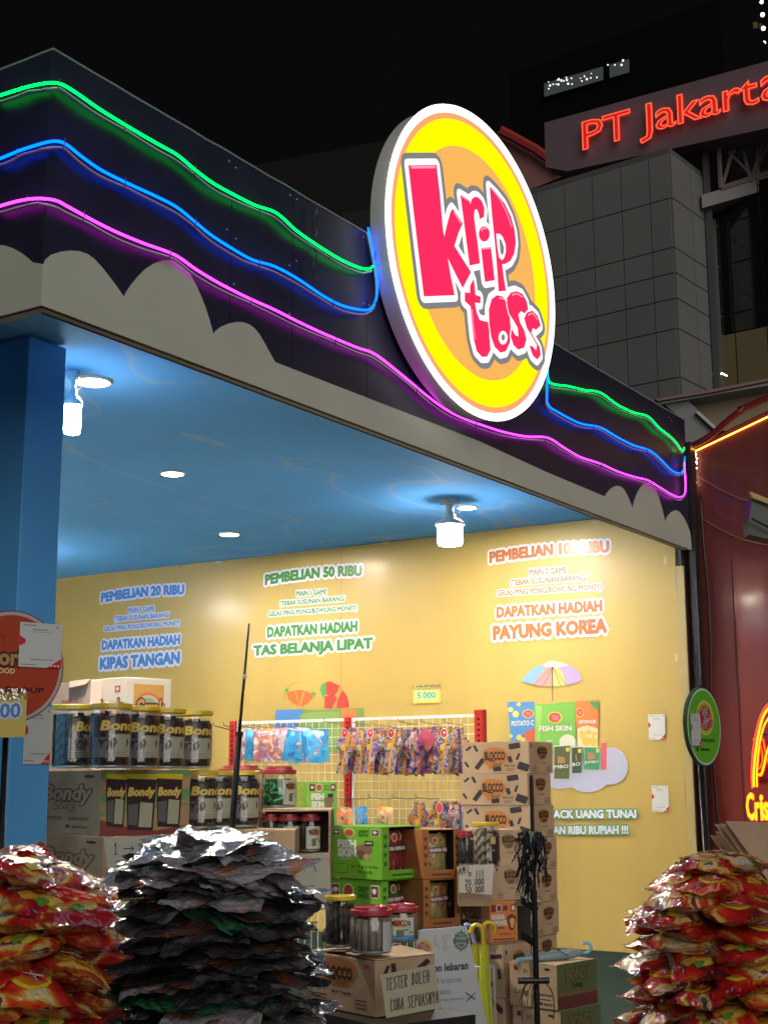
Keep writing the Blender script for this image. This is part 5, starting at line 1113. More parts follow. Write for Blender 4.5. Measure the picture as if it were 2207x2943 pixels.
for cx, w, y0 in ((.16,.22,.12),(.44,.34,.06),(.76,.30,.10)):
    fpoly(m, F, [(cx-w*.42,y0+.02),(cx+w*.42,y0),(cx+w*.5,.84),(cx-w*.5,.86)], bondl, .0026); fpoly(m, F, [(cx-w*.5,.87),(cx+w*.5,.85),(cx+w*.52,.93),(cx-w*.52,.94)], yel, .0028)
    fpoly(m, F, [(cx-w*.06,y0+.06),(cx+w*.36,y0+.05),(cx+w*.4,y0+.42),(cx-w*.02,y0+.44)], bondm, .003); fpoly(m, F, [(cx-w*.4,y0+.1),(cx-w*.1,y0+.08),(cx-w*.08,y0+.42),(cx-w*.42,y0+.40)], bondgr, .003)
    text(m, F, 'Bondy', cx-w*.42, cx+w*.44, .56, .72, [(bondo, .09, .0034), (bondg, .04, .004)], shear=.15)
part('print', m, BB1['t'])
ol = mat('olive_cloth', (.20, .17, .075), .8, nz=(6, .1), bump=(14, .3, .006))
cp0 = Vector((*ad(-60, 2600, 5.0).xy, 0)); zt1 = BB2['o'].z-.002
lt_ = thing('cloth_covered_counter', 'long counter under an olive yellow cloth beneath the left cartons and jars', 'counter', cp0)
part('top', MB().slab(Vector((*cp0.xy, zt1-.03)), RH*1.03, FH*1.2, ZU*.029, ol), lt_); part('cloth_front', MB().slab(Vector((*cp0.xy, 0)), RH*1.03, FH*.012, ZU*(zt1-.031), ol), lt_)
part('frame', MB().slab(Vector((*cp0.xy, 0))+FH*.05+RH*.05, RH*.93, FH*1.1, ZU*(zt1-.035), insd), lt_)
zj = BB1['top']+.002
WC = boxpx(358, 1945, 2212, 5.95, 262, 490, R(45), 'snack_carton', 'tall white carton with red symbols and rainbow picture behind the jars', m=cardw, z0=zj)
m = MB(); L = WC['L']; F = WC['R']; rdp = inkm('red', (.50,.06,.06))
rect(m, L, .10, .26, .84, .91, rdp, .001); rect(m, L, .14, .22, .86, .89, cardw, .0016); rect(m, L, .70, .86, .84, .91, rdp, .001); ell(m, L, .78, .875, .05, .02, cardw, .0016, 8)
rect(m, F, .18, .84, .0, .93, inkm('rainbow_ground', (.62,.33,.09)), .001)
for k, c in enumerate(((.60,.20,.08),(.62,.45,.30),(.18,.40,.42))): 
    r_ = .40-.045*k; m.add([F.pt(.50+r_*.9*math.cos(t), .56+r_*.72*math.sin(t), .0015+.0004*k) for t in np.linspace(.1, 3.0, 14)]+[F.pt(.50+(r_-.045)*.9*math.cos(t), .56+(r_-.045)*.72*math.sin(t), .0015+.0004*k) for t in np.linspace(.1, 3.0, 14)], [[i, i+1, 15+i, 14+i] for i in range(13)], inkm('rb%d' % k, c))
for k in range(16): ell(m, F, random.uniform(.22,.8), random.uniform(.6,.92), .02, .01, inkm('star', (.66,.42,.08)), .0015, 6)
for fr_, x0, x1 in ((L, .15, .95), (F, .25, .85)): text(m, fr_, 'Gurak', x0, x1, .60, .76, [(inkm('black', None), .12, .003), (inkm('peachy', (.62,.30,.16)), .05, .004)])
part('print', m, WC['t'])
WC2 = boxpx(259, 1953, 2212, 6.0, 120, 330, R(40), 'snack_carton', 'pale pinkish white carton with crumpled top flap beside the rainbow carton', m=mat('pink_carton', (.66,.50,.42), .6), z0=zj, wR=.05)
m = MB(); text(m, WC2['L'], 'SNACK CO 11', .42, .84, .76, .80, [(rdp, .02, .001)]); part('print', m, WC2['t'])
m = MB(); o = WC2['o']+ZU*(WC2['H']+.001); m.poly([o+WC2['dl']*.01, o+WC2['dl']*.20, o+WC2['dl']*.17+ZU*.0-WC2['dr']*.015-ZU*.03, o+WC2['dl']*.03-WC2['dr']*.012-ZU*.022], mat('pink_carton', None), ZU*.003); part('flap', m, WC2['t'])
sup2 = thing('carton_riser', 'brown carton under the white cartons behind the jars', 'carton', BB1['o']+FH*.9)
rb = Vector((*ad(120, 2212, 5.9).xy, zt1)); part('body', MB().slab(rb+FH*.12, RH*.56, FH*.62, ZU*(zj-.003-zt1), card_d), sup2)
for a in ((205,5.22,'leftmost yellow lidded wafer jar on the upper row',-.2,2.0),(314,5.14,'second yellow lidded wafer jar from the left on the upper row',-.9,1.8),(400,5.34,'middle yellow lidded wafer jar on the upper row',-.9,1.8),(473,5.52,'fourth yellow lidded wafer jar on the upper row',-.9,1.8)):
    bondy_jar(a[0], 2032, 2210, a[1], 116 if a[1] < 5.3 else 110, a[2], zb=zj, ht=.236, a0=a[3], a1=a[4])
zl = BB2['o'].z; z2 = zj-.236-.002
bondy_jar(553, 2045, 2220, 5.72, 106, 'fifth yellow lidded wafer jar at the right end of the upper row', zb=zj, ht=.236, a0=-.9, a1=1.8)
jb = []
for u, d, lb in ((572,5.78,'leftmost yellow lidded jar of the lower row beside the printed carton'),(622,5.86,'middle yellow lidded jar of the lower row beside the black pole'),(694,5.92,'rightmost yellow lidded jar of the lower row right of the black pole')):
    bondy_jar(u, 2230, 2396, d, 100, lb, zb=z2, ht=.234, a0=-.9, a1=1.8)
rs_ = thing('carton_riser', 'low carton under the lower row of yellow lidded jars', 'carton', BB1['o']+RH*.3); rb = Vector((*ad(545, 2396, 5.66).xy, zt1)); part('body', MB().slab(rb, RH*.42, FH*.5, ZU*(z2-.002-zt1), card_d), rs_)
kc = boxpx(752, 2222, 2400, 6.02, 735, 757, R(15), 'flat_carton', 'dark brown carton edge between the yellow lidded jars and the green jar', m=card_d, wL=.3, z0=zt1)
# hand-written boards
bwm = mat('grey_white_board', (.40, .40, .345), .7, nz=(3, .05)); pen = mat('marker', (.012,.012,.015), .5)
def board(c, d, label, words, wd=False):
    P = [ad(*q, d) for q in c]; t = thing('handwritten_sign', label, 'sign board', P[3], None); part('board', MB().poly(P, bwm, FH*.003), t)
    q = MB(); fr = Fr(ad(0, 0, d), Vector((1,0,0)), Vector((0,0,1)))
    for pts in words:
        w = 2.2/FPX*d
        V = [ad(*p, d)-FH*.0012 for p in pts]
        for a, b in zip(V[:-1], V[1:]):
            dd = (b-a).normalized(); nn = dd.cross(FH).normalized()*w/2; e = FH*random.uniform(0, .0006); q.add([a-dd*w*.3+nn-e, b+dd*w*.3+nn-e, b+dd*w*.3-nn-e, a-dd*w*.3-nn-e], [[0,1,2,3]], pen)
    part('handwriting', q, t); return t
def arcp(cx, cy, rx, ry, a0=0, a1=360, n=9): return [(cx+rx*math.cos(R(a)), cy-ry*math.sin(R(a))) for a in np.linspace(a0, a1, n)]
def digit(ch, x, y, w, h):
    "simple pen strokes in a cell with top-left x,y"
    S = {'0': [arcp(x+w/2, y+h/2, w*.42, h*.48)], '1': [[(x+w*.3, y+h*.2), (x+w*.55, y), (x+w*.55, y+h)], [(x+w*.25, y+h), (x+w*.85, y+h)]],
         '2': [[(x+w*.1, y+h*.25), (x+w*.35, y), (x+w*.8, y+h*.1), (x+w*.75, y+h*.4), (x+w*.1, y+h), (x+w*.9, y+h*.95)]],
         '3': [[(x+w*.1, y+h*.05), (x+w*.8, y), (x+w*.45, y+h*.4), (x+w*.85, y+h*.65), (x+w*.6, y+h*.98), (x+w*.1, y+h*.9)]],
         '5': [[(x+w*.9, y), (x+w*.25, y+h*.03), (x+w*.2, y+h*.4), (x+w*.75, y+h*.45), (x+w*.8, y+h*.8), (x+w*.4, y+h), (x+w*.1, y+h*.9)]],
         '.': [[(x+w*.3, y+h*.95), (x+w*.45, y+h)]], 'I': [[(x+w*.5, y), (x+w*.5, y+h)]],
         'T': [[(x, y), (x+w, y)], [(x+w*.5, y), (x+w*.5, y+h)]], 'E': [[(x+w*.9, y), (x+w*.2, y), (x+w*.2, y+h), (x+w*.9, y+h)], [(x+w*.2, y+h*.5), (x+w*.75, y+h*.48)]],
         'S': [[(x+w*.85, y+h*.1), (x+w*.4, y), (x+w*.15, y+h*.25), (x+w*.75, y+h*.6), (x+w*.7, y+h*.9), (x+w*.1, y+h)]],
         'R': [[(x+w*.2, y+h), (x+w*.2, y), (x+w*.75, y+h*.1), (x+w*.7, y+h*.4), (x+w*.2, y+h*.5), (x+w*.85, y+h)]], 'B': [[(x+w*.2, y), (x+w*.2, y+h), (x+w*.8, y+h*.8), (x+w*.7, y+h*.55), (x+w*.2, y+h*.48), (x+w*.7, y+h*.3), (x+w*.6, y+h*.03), (x+w*.2, y)]],
         'O': [arcp(x+w/2, y+h/2, w*.42, h*.48)], 'L': [[(x+w*.2, y), (x+w*.2, y+h), (x+w*.85, y+h)]], 'H': [[(x+w*.15, y), (x+w*.15, y+h)], [(x+w*.8, y), (x+w*.8, y+h)], [(x+w*.15, y+h*.5), (x+w*.8, y+h*.48)]],
         'C': [[(x+w*.85, y+h*.1), (x+w*.4, y), (x+w*.12, y+h*.5), (x+w*.4, y+h), (x+w*.85, y+h*.9)]], 'A': [[(x, y+h), (x+w*.5, y), (x+w*.95, y+h)], [(x+w*.2, y+h*.6), (x+w*.8, y+h*.6)]],
         'P': [[(x+w*.2, y+h), (x+w*.2, y), (x+w*.75, y+h*.1), (x+w*.7, y+h*.4), (x+w*.2, y+h*.5)]], 'U': [[(x+w*.15, y), (x+w*.2, y+h*.9), (x+w*.7, y+h*.95), (x+w*.8, y)]],
         'N': [[(x+w*.15, y+h), (x+w*.15, y), (x+w*.8, y+h), (x+w*.8, y)]], 'Y': [[(x+w*.1, y), (x+w*.45, y+h*.5), (x+w*.85, y)], [(x+w*.45, y+h*.5), (x+w*.45, y+h)]],
         'M': [[(x+w*.1, y+h), (x+w*.2, y), (x+w*.5, y+h*.6), (x+w*.75, y), (x+w*.9, y+h)]], ' ': [], '!': [[(x+w*.5, y), (x+w*.45, y+h*.7)], [(x+w*.45, y+h*.92), (x+w*.45, y+h)]]}
    return S.get(ch, [])
def write(s, x0, y0, x1, y1, h, shr=1):
    out = []; n = len(s)
    for i, ch in enumerate(s):
        f = i/max(n-1, 1); out += digit(ch, x0+(x1-x0)*i/n, y0+(y1-y0)*f, (x1-x0)/n*.82, h)
    return out
W_ = write('1', 326, 2423, 344, 2423, 32)+[[(356,2439),(385,2438)],[(385,2438),(378,2433)],[(385,2438),(379,2445)]]+write('20.000', 398, 2424, 470, 2418, 28)+write('3', 334, 2474, 352, 2474, 34)+write('.000', 648, 2416, 712, 2410, 24)
board([(300,2408),(746,2396),(772,2462),(774,2548),(313,2532)], 5.0, 'upper grey white board with handwritten 1 and 3 prices', W_)
W_ = write('20.000', 700, 2480, 770, 2478, 26)+[[(870,2480),(876,2504)],[(902,2482),(908,2506)],[(880,2486),(900,2484)]]
board([(760,2462),(936,2456),(949,2500),(952,2616),(762,2616)], 4.98, 'lower grey board right of the chips pile with faint handwriting', W_)
# --------- red lidded jars by the green carton
zs = ad(800, 2326, 6.0).z
jar(690, 2200, 2330, 6.25, 128, 'wide red lidded jar hidden behind the lower yellow lidded jars', kind='r', zb=zs, roll=roll_k)
T = jar(801, 2203, 2326, 6.0, 98, 'red lidded jar full of green wafer sticks', kind='r', zb=zs+.004, roll=roll_g); bloc_label(T, .25, 1.25)
kr = thing('cardboard_shelf', 'cardboard shelf over three small jars beside the green carton', 'cardboard', ad(840, 2330, 6.0)); o = ad(752, 2327, 5.88)
part('top', MB().slab(Vector((o.x, o.y, zs-.006)), RH*.285, FH*.45, ZU*.006, card_d), kr); zk = ad(830, 2450, 5.95).z
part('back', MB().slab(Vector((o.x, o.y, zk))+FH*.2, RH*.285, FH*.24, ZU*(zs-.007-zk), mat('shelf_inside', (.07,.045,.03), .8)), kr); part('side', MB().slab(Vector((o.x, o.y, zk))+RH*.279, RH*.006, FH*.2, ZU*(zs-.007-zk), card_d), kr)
part('base', MB().slab(Vector((o.x, o.y, zt1)), RH*.285, FH*.45, ZU*(zk-zt1-.001), card_d), kr)
for u, w, rl, lb, lab in ((776,50,roll_k,'left dark small jar under the cardboard shelf',0),(829,66,roll_g,'middle small jar with green sticks under the cardboard shelf',1),(891,62,roll_k,'right small jar with black sticks under the cardboard shelf',1)):
    T = jar(u, 2338, 2449, 5.97, w, lb, kind='r', zb=zk, roll=rl)
    if lab: bloc_label(T, -.35, 1.1)
# --------- jars by the carton tower
zq = B['t'].location.z; zq = B2_['top']+.002
jar(1340, 2388, 2482, 6.05, 46, 'small red lidded jar with black sticks beside the twisted wafer jar', kind='r', zb=zq, roll=roll_k)
T = jar(1398, 2363, 2482, 5.98, 74, 'yellow lidded jar of twisted striped wafers in front of the carton tower', kind='bondy', zb=zq, roll=roll_t)
q = MB(); cy = Cyl(T[1], T[2]*.985, T[1].z+.03, T[1].z+T[3]-.03, .25, 1.5); strip(cy, 0, 1, 0, .9, mat('label_plum', (.06,.03,.045), .3), q, .001); strip(cy, .05, .4, .62, .88, bondg, q, .0016, 4); strip(cy, .2, .32, .35, .42, bondm, q, .0016, 3); part('label', q, T[0])
pb = thing('shelf_board', 'thin white board under the small jars beside the carton tower', 'board', ad(1380, 2484, 6.0)); o = ad(1318, 2484, 5.88)
part('board', MB().slab(Vector((o.x, o.y, zq-.008)), RH*.15, FH*.30, ZU*.007, mat('white_board', (.5,.48,.44), .5)), pb); part('support', MB().slab(Vector((o.x, o.y, zb))+FH*.05, RH*.13, FH*.2, ZU*(zq-.009-zb), card_d), pb)
def paper(c, d, label, words, m=None):
    P = [ad(*q, d) for q in c]; t = thing('handwritten_sign', label, 'paper sign', P[3], None); part('paper', MB().poly(P, m or mat('paper', (.60,.54,.48), .7), FH*.002), t)
    q = MB(); w = 2.4/FPX*d
    for pts in words:
        V = [ad(*p, d)-FH*.0012 for p in pts]
        for a, b in zip(V[:-1], V[1:]):
            if (b-a).length < 1e-5: continue
            dd = (b-a).normalized(); nn = dd.cross(FH).normalized()*w/2; e = FH*random.uniform(0, .0006); q.add([a-dd*w*.3+nn-e, b+dd*w*.3+nn-e, b+dd*w*.3-nn-e, a-dd*w*.3-nn-e], [[0,1,2,3]], pen)
    part('handwriting', q, t); return t
W_ = write('AMI', 1318, 2494, 1350, 2488, 20)+write('5r', 1345, 2508, 1368, 2506, 10)+write('III', 1366, 2502, 1392, 2500, 20)+write('20.000', 1336, 2528, 1392, 2524, 18)+write('50.000', 1338, 2550, 1392, 2546, 18)
paper([(1318,2488),(1419,2484),(1414,2572),(1319,2565)], 5.82, 'cream paper price sheet reading 20.000 and 50.000 below the small jars', W_)
# --------- tester table in front
TB = boxpx(1078, 2763, 2925, 4.6, 893, 1250, R(40), 'wafer_carton', 'opened wafer carton on the black table carrying the tester jars', m=card_d)
blm = MB(); L = TB['L']; ell(blm, L, .45, .72, .28, .26, inkm('orange_dim', (.36,.13,.04)), .0012, 22, wob=.04)
text(blm, L, 'BLOCCO', .22, .66, .60, .80, [(ink, .06, .002)]); rect(blm, L, .31, .42, .56, .59, ink, .002); text(blm, L, 'Small', .40, .58, .50, .58, [(inkl, .02, .002)], shear=.4); text(blm, L, 'Isi: 8 Toples', .34, .64, .31, .37, [(ink, .04, .001)])
for y in (.24, .17, .10): rect(blm, L, .06, .26, y, y+.02, ink, .001); rect(blm, L, .70, .88, y, y+.02, ink, .001)
rect(blm, L, .84, .92, .84, .92, inkm('red', None), .001)
F = TB['R']; rod(blm, F, .18, .80, .10, .03, 1.2, darkp, .0012, asp=1); rod(blm, F, .30, .84, .09, .04, 1.7, darkp, .0012, asp=1); rod(blm, F, .80, .84, .12, .05, .7, darkp, .0012, asp=1); ell(blm, F, .5, .55, .2, .25, org, .0010, 18)
part('print', blm, TB['t']); flaps(TB, card)
zt2 = TB['top']+.018
T = jar(978, 2573, 2748, 4.82, 84, 'yellow lidded tester jar half full of dark wafer rolls at the left of the table', kind='bondy', zb=zt2, roll=roll_d)
pale_in = mat('crumbs', (.22,.17,.15), .8, nz=(30,.5))
T = jar(1067, 2603, 2752, 4.66, 118, 'large red lidded tester jar standing nearest on the opened carton', kind='r', zb=zt2, roll=pale_in)
q = MB(); cy = Cyl(T[1], T[2], T[1].z+T[3]*.08, T[1].z+T[3]*.82, .55, 1.15); strip(cy, 0, 1, 0, 1, mat('label_pearl', (.42,.42,.45), .3), q, .001); part('label', q, T[0])
T = jar(1152, 2597, 2742, 4.98, 102, 'red lidded tester jar with white and blue label on the opened carton', kind='r', zb=zt2, roll=mat('wafer_tan', (.25,.18,.12), .7)); bloc_label(T, -.75, .75, blue_=True)
TT = boxpx(1098, 2931, 2966, 4.45, 850, 1367, R(36), 'tester_table', 'black low table in front carrying the opened carton and tester jars', cat='table', build=False, wL=.55)
zt3 = TB['o'].z-.001; o = Vector((*TT['o'].xy, zt3-.035)); tm_ = mat('black_table', (.016,.016,.018), .35, coat=.2, bump=(60,.1,.001))
tt_ = thing('tester_table', 'black low table in front carrying the opened carton and tester jars', 'table', o)
part('top', MB().slab(o, TT['dr']*TT['b'], TT['dl']*.55, ZU*.034, tm_), tt_, bevel=.003)
for a, b in ((.01,.01),(TT['b']-.05,.01),(.01,.5),(TT['b']-.05,.5)):
    q = Vector((*o.xy, 0))+TT['dr']*a+TT['dl']*b; part('leg', MB().slab(q, TT['dr']*.035, TT['dl']*.035, ZU*(zt3-.036), tm_), tt_)
q = MB(); a = o+TT['dr']*(TT['b']-.04)+TT['dl']*.02-ZU*.02; q.tube([a, a-TT['dr']*.22-ZU*.2], .012, tm_, 6); part('brace', q, tt_)
W_ = write('TESTER BOLEH', 1110, 2812, 1236, 2788, 34)+write('COBA SEPUASNYA', 1122, 2872, 1262, 2848, 34)
paper([(1093,2802),(1248,2772),(1269,2896),(1110,2926)], 4.42, 'handwritten card TESTER BOLEH COBA SEPUASNYA leaning on the opened carton', W_, mat('card_olive', (.36,.33,.24), .7))
# poster board
pst = thing('promo_poster', 'large pale grey promotion poster standing behind the black table', 'poster', ad(1300, 2943, 5.2)); dp = 5.25
PB = [ad(*q, dp) for q in ((1196,2674),(1334,2662),(1342,2666),(1462,3250),(1196,3250))]
part('board', MB().poly(PB, mat('poster_board', (.50,.52,.56), .5, nz=(1.5,.03)), FH*.008), pst)
q = MB()
def pf(x0, x1, v, h, sl=-.09): a = ad(x0, v, dp-.002); b = ad(x1, v+sl*(x1-x0), dp-.002); c = ad(x0, v-h, dp-.002); return Fr(a, b-a, c-a, -FH)
tk = inkm('poster_text', (.03,.04,.05)); tg = inkm('poster_grey', (.20,.24,.27))
text(q, pf(1204, 1345, 2797, 21), 'Diskon lebaran', 0, 1, 0, 1, [(tk, .03, .0)]); text(q, pf(1222, 1326, 2836, 22), 'Beli 3 kriptoss', 0, 1, 0, 1, [(tg, .0, .0)]); text(q, pf(1232, 1294, 2866, 18), 'potato', 0, 1, 0, 1, [(tg, .0, .0)]); text(q, pf(1262, 1362, 2880, 9), 'Gratis Hampers 1 pcs', 0, 1, 0, 1, [(tg, .0, .0)])
ff = pf(1196, 1240, 2745, 60, 0); ell(q, ff, .55, .35, .50, .36, inkm('logo_y', (.55,.42,.05)), .0, 24); ell(q, ff, .48, .32, .40, .29, inkm('logo_r', (.50,.05,.06)), .0006, 20); f2 = Fr(ff.pt(.48,.34), ff.ex*1.2, ff.ey*1.0, ff.n)
logo(q, f2, .58, (inkm('poster_text', None), wpr, inkm('logo_r', None)), .0012, .0006)
ff = pf(1300, 1350, 2735, 62, 0); star = []
for k in range(28): a = 2*math.pi*k/28; rr_ = (1 if k % 2 else .82)*(1+.12*(k % 7 == 0)); star.append((.5+.46*rr_*math.cos(a), .5+.46*rr_*math.sin(a)))
fpoly(q, ff, star, inkm('seal_dark', (.04,.08,.06)), .0); ell(q, ff, .5, .5, .34, .36, inkm('seal_mint', (.25,.36,.30)), .0006, 20); text(q, ff, 'LEBARAN', .18, .84, .44, .56, [(inkm('seal_text', (.05,.03,.02)), .03, .0012)]); text(q, ff, 'FAIR', .36, .64, .24, .36, [(inkm('seal_text', None), .03, .0012)]); text(q, ff, 'JAKARTA', .26, .74, .66, .76, [(inkm('seal_text', None), .02, .0012)])
for k in range(14):
    ff = pf(1245+random.uniform(0, 42), 1250+random.uniform(0, 38), 2750-random.uniform(0, 60), 8, 0); ell(q, Fr(ff.o, RH*.012, ZU*.014, -FH), .5, .5, .5, .5, inkm('tint%d' % (k % 3), ((.45,.48,.40),(.55,.50,.35),(.42,.44,.46))[k % 3]), .0003*k % .001, 8)
for a, b in (((1338,2852),(1366,2872)),((1366,2852),(1340,2878))):
    A = ad(*a, dp-.004); Bp = ad(*b, dp-.004); q.tube([A, Bp], .0014, tk, 4)
part('print', q, pst)
part('easel_leg', MB().tube([ad(1290, 2720, dp)+FH*.02, Vector((*(ad(1290, 2720, dp)+FH*.35).xy, 0))], .01, steel_dk, 6), pst)
# umbrellas in a wire basket
um_y = mat('yellow_umbrella_cloth', (.50, .52, .03), .6, bump=(30,.4,.004)); um_h = mat('yellow_handle', (.66, .50, .01), .25, coat=.6)
bc = Vector((*ad(1392, 2776, 5.45).xy, 0)); zr_ = ad(1392, 2776, 5.45).z; wt = mat('white_wire', (.55,.55,.5), .4)
bk = thing('umbrella_basket', 'round white wire basket holding the yellow umbrellas', 'umbrella stand', bc)
part('ring', MB().tube([Vector((bc.x+.037*math.cos(t), bc.y+.037*math.sin(t), zr_)) for t in np.linspace(0, 6.283, 25)[:-1]], .0025, wt, 5, closed=True), bk)
part('ring', MB().tube([Vector((bc.x+.05*math.cos(t), bc.y+.05*math.sin(t), .02)) for t in np.linspace(0, 6.283, 25)[:-1]], .0025, wt, 5, closed=True), bk)
for k in range(8): t = k*math.pi/4+.3; part('wire', MB().tube([Vector((bc.x+.037*math.cos(t), bc.y+.037*math.sin(t), zr_)), Vector((bc.x+.05*math.cos(t), bc.y+.05*math.sin(t), .02))], .0022, wt, 5), bk)
def umbrella(hk, cy0, d, label, cm=um_y, hm=um_h):
    pts = smoothpts([ad(*p, d) for p in hk], 6); t = thing('umbrella', label, 'umbrella', Vector((bc.x, bc.y, .03)), None)
    part('handle', MB().tube(pts, .0085, hm, 9), t, smooth=True); a = pts[-1] if hk[-1][1] > hk[0][1] else pts[0]
    q = MB(); b = Vector((bc.x+random.uniform(-.012,.012), bc.y+random.uniform(-.01,.01), .03)); n = 14; ring = []
    prof = [.010, .014, .021, .026, .024, .020, .016, .012, .008]
    st_ = a-ZU*.005; en = b; vs = []
    for j, r_ in enumerate(prof):
        f_ = j/(len(prof)-1); c = st_.lerp(en, f_)
        for i in range(n): an = 2*math.pi*i/n; rr_ = r_*(1+.35*(i % 2)); vs.append(c+Vector((rr_*math.cos(an+f_), rr_*math.sin(an+f_), .008*(i % 2) if j == 0 else 0)))
    q.add(vs, [[j*n+i, j*n+(i+1) % n, (j+1)*n+(i+1) % n, (j+1)*n+i] for j in range(len(prof)-1) for i in range(n)], cm); part('canopy', q, t); return t
umbrella([Y4(*p) for p in ((330,790),(345,760),(370,722),(405,712),(440,732),(452,775),(458,830),(460,905))], 0, 5.42, 'folded yellow umbrella with its hook turned left in the wire basket')
umbrella([Y4(*p) for p in ((566,792),(572,760),(560,715),(525,692),(490,697),(468,725),(458,790),(462,860),(470,905))], 0, 5.47, 'folded yellow umbrella with its hook turned right in the wire basket')
umbrella([Y4(*p) for p in ((282,722),(300,712),(328,716),(345,735),(352,800),(380,900))], 0, 5.5, 'folded umbrella with a pale violet hook behind the yellow ones', hm=mat('violet_handle', (.38,.36,.62), .3, coat=.4))
# display stand with black straps
st_ = thing('display_stand', 'black upright display stand with crossbars in front of the carton tower', 'stand', Vector((*ad(1540, 2700, 5.25).xy, 0)))
pb_ = Vector((*ad(1535, 2600, 5.25).xy, 0)); ztp = ad(1528, 2228, 5.25).z; zmid = ad(1540, 2560, 5.25).z
part('upper_pole', MB().lathe(pb_, [(.0075, zmid), (.0075, ztp-.01), (.006, ztp)], steel_dk, 12), st_, smooth=False); part('lower_pole', MB().lathe(pb_, [(.011, .02), (.011, zmid)], steel_dk, 12), st_)
part('base', MB().lathe(pb_, [(.16, 0), (.16, .015), (.02, .022)], steel_dk, 24), st_)
for v, x0, x1, r_ in ((2413, 1478, 1570, .008), (2818, 1488, 1578, .012)):
    z = ad(1535, v, 5.25).z; a = ad(x0, v, 5.25); b = ad(x1, v, 5.25); part('crossbar', MB().tube([Vector((a.x, a.y, z)), Vector((b.x, b.y, z))], r_, black, 10), st_)
for v in (2600, 2700): z = ad(1535, v, 5.25).z; a = ad(1496, v-14, 5.2); part('hook_arm', MB().slab(Vector((a.x, a.y, a.z-.014)), Vector((pb_.x-a.x, pb_.y-a.y, z-.016-a.z)), FH*.012, ZU*.030, black), st_)
sp_m = mat('black_strap', (.012,.012,.014), .18, coat=1)
bund = MB(); rnd = random.Random(5)
for k in range(85):
    x = rnd.gauss(0, .38); x = max(-1, min(1, x)); a = ad(1527+x*38, 2408+rnd.uniform(-8, 4), 5.22+rnd.uniform(-.02,.02)); L_ = rnd.uniform(60, 205)*(1-.45*abs(x)); dx = rnd.uniform(-10, 10)+x*26
    pts = [a, a+ZU*.012+RH*rnd.uniform(-.01,.01), ad(1527+x*46+rnd.uniform(-8,8), 2413+L_*.35, 5.19+rnd.uniform(-.03,.02)), ad(1520+x*30+dx*.5, 2413+L_*.7, 5.2+rnd.uniform(-.02,.02)), ad(1516+x*26+dx, 2413+L_, 5.2)]
    P = smoothpts(pts, 4); w = FH*rnd.uniform(-.002,.002)+RH*rnd.choice((.0022,.003,.0016)); n = len(P)
    bund.add([p-w for p in P]+[p+w+FH*.0005 for p in P], [[i, i+1, n+i+1, n+i] for i in range(n-1)], sp_m)
for k in range(16):
    a = ad(1540+rnd.uniform(0, 20), 2420+rnd.uniform(0,10), 5.2); bund.tube(smoothpts([a, ad(1552+rnd.uniform(0,20), 2450, 5.2), ad(1556+rnd.uniform(0,22), 2500+rnd.uniform(0,50), 5.2)], 4), .0014, sp_m, 4)
solo('strap_bundle', bund, 'tangled bundle of shiny black straps hanging from the upper crossbar', 'straps', kind=None, loc=Vector((*ad(1527, 2500, 5.22).xy, ad(1527, 2600, 5.2).z)))
q = MB()
for k in range(9):
    x = rnd.uniform(-14, 26); a = ad(1528+x, 2824, 5.23); q.tube(smoothpts([a, ad(1516+x*1.2, 2845, 5.2), ad(1510+x*1.5, 2870+rnd.uniform(0,40), 5.2)], 4), .0016, sp_m, 4)
q.tube(smoothpts([ad(1565,2822,5.2), ad(1585,2850,5.2), ad(1592,2890,5.2), ad(1590,2930,5.2)], 4), .0018, sp_m, 4); q.tube(smoothpts([ad(1510,2825,5.2), ad(1498,2870,5.2), ad(1500,2935,5.2)], 4), .0022, sp_m, 4)
solo('cord_bundle', q, 'loose dark cords hanging from the lower crossbar', 'cords', loc=Vector((*ad(1527, 2900, 5.22).xy, ad(1527, 2900, 5.2).z)))
# right-hand cartons with the blue umbrella
RB = boxpx(1601, 2774, 2905, 5.75, 1464, 1714, R(47), 'wafer_carton', 'printed wafer carton right of the stand carrying the blue umbrella')
def bondy_art(B):
    m = MB(); F = B['R']; rect(m, F, 0, 1, 0, 1, inkm('art_olive', (.10,.12,.05)), .0008)
    for k in range(9):
        a = -.35+k*.26; c_, s_ = math.cos(a), math.sin(a); fpoly(m, F, [(.5,.45),(.5+1.0*math.cos(a-.06), .45+1.1*math.sin(a-.06)),(.5+1.0*math.cos(a+.06), .45+1.1*math.sin(a+.06))], inkm('art_ray', (.20,.19,.08)), .0012) if .45+1.1*s_ < 1.0 and abs(c_) < .5 else None
    rect(m, F, 0, 1, 0, .28, inkm('art_maroon', (.12,.03,.03)), .0016); rect(m, F, 0, 1, .28, .36, inkm('art_brown', (.18,.10,.05)), .0016)
    text(m, F, 'BONDY', .22, .82, .62, .86, [(inkm('art_dark', (.05,.05,.025)), .10, .002), (inkm('art_text', (.17,.14,.07)), .04, .003)]); text(m, F, 'Long', .38, .62, .42, .56, [(inkm('art_dark', None), .08, .002)]); part('artwork', m, B['t'])
    m = MB(); L = B['L']; rect(m, L, .10, .18, .80, .90, dkr, .001); ell(m, L, .80, .88, .06, .03, ink, .001, 10); text(m, L, '21', .30, .38, .76, .84, [(inkl, .02, .001)])
    text(m, L, 'AGRA FOOD', .62, .88, .28, .33, [(ink, .02, .001)]); rect(m, L, .62, .86, .2, .215, ink, .001); rect(m, L, .64, .69, .08, .14, ink, .001); text(m, L, 'FELANGA', .72, .9, .08, .13, [(ink, .02, .001)]); text(m, L, 'Long', .1, .4, .24, .4, [(inkl, .03, .001)], shear=.3); part('print', m, B['t'])
bondy_art(RB)
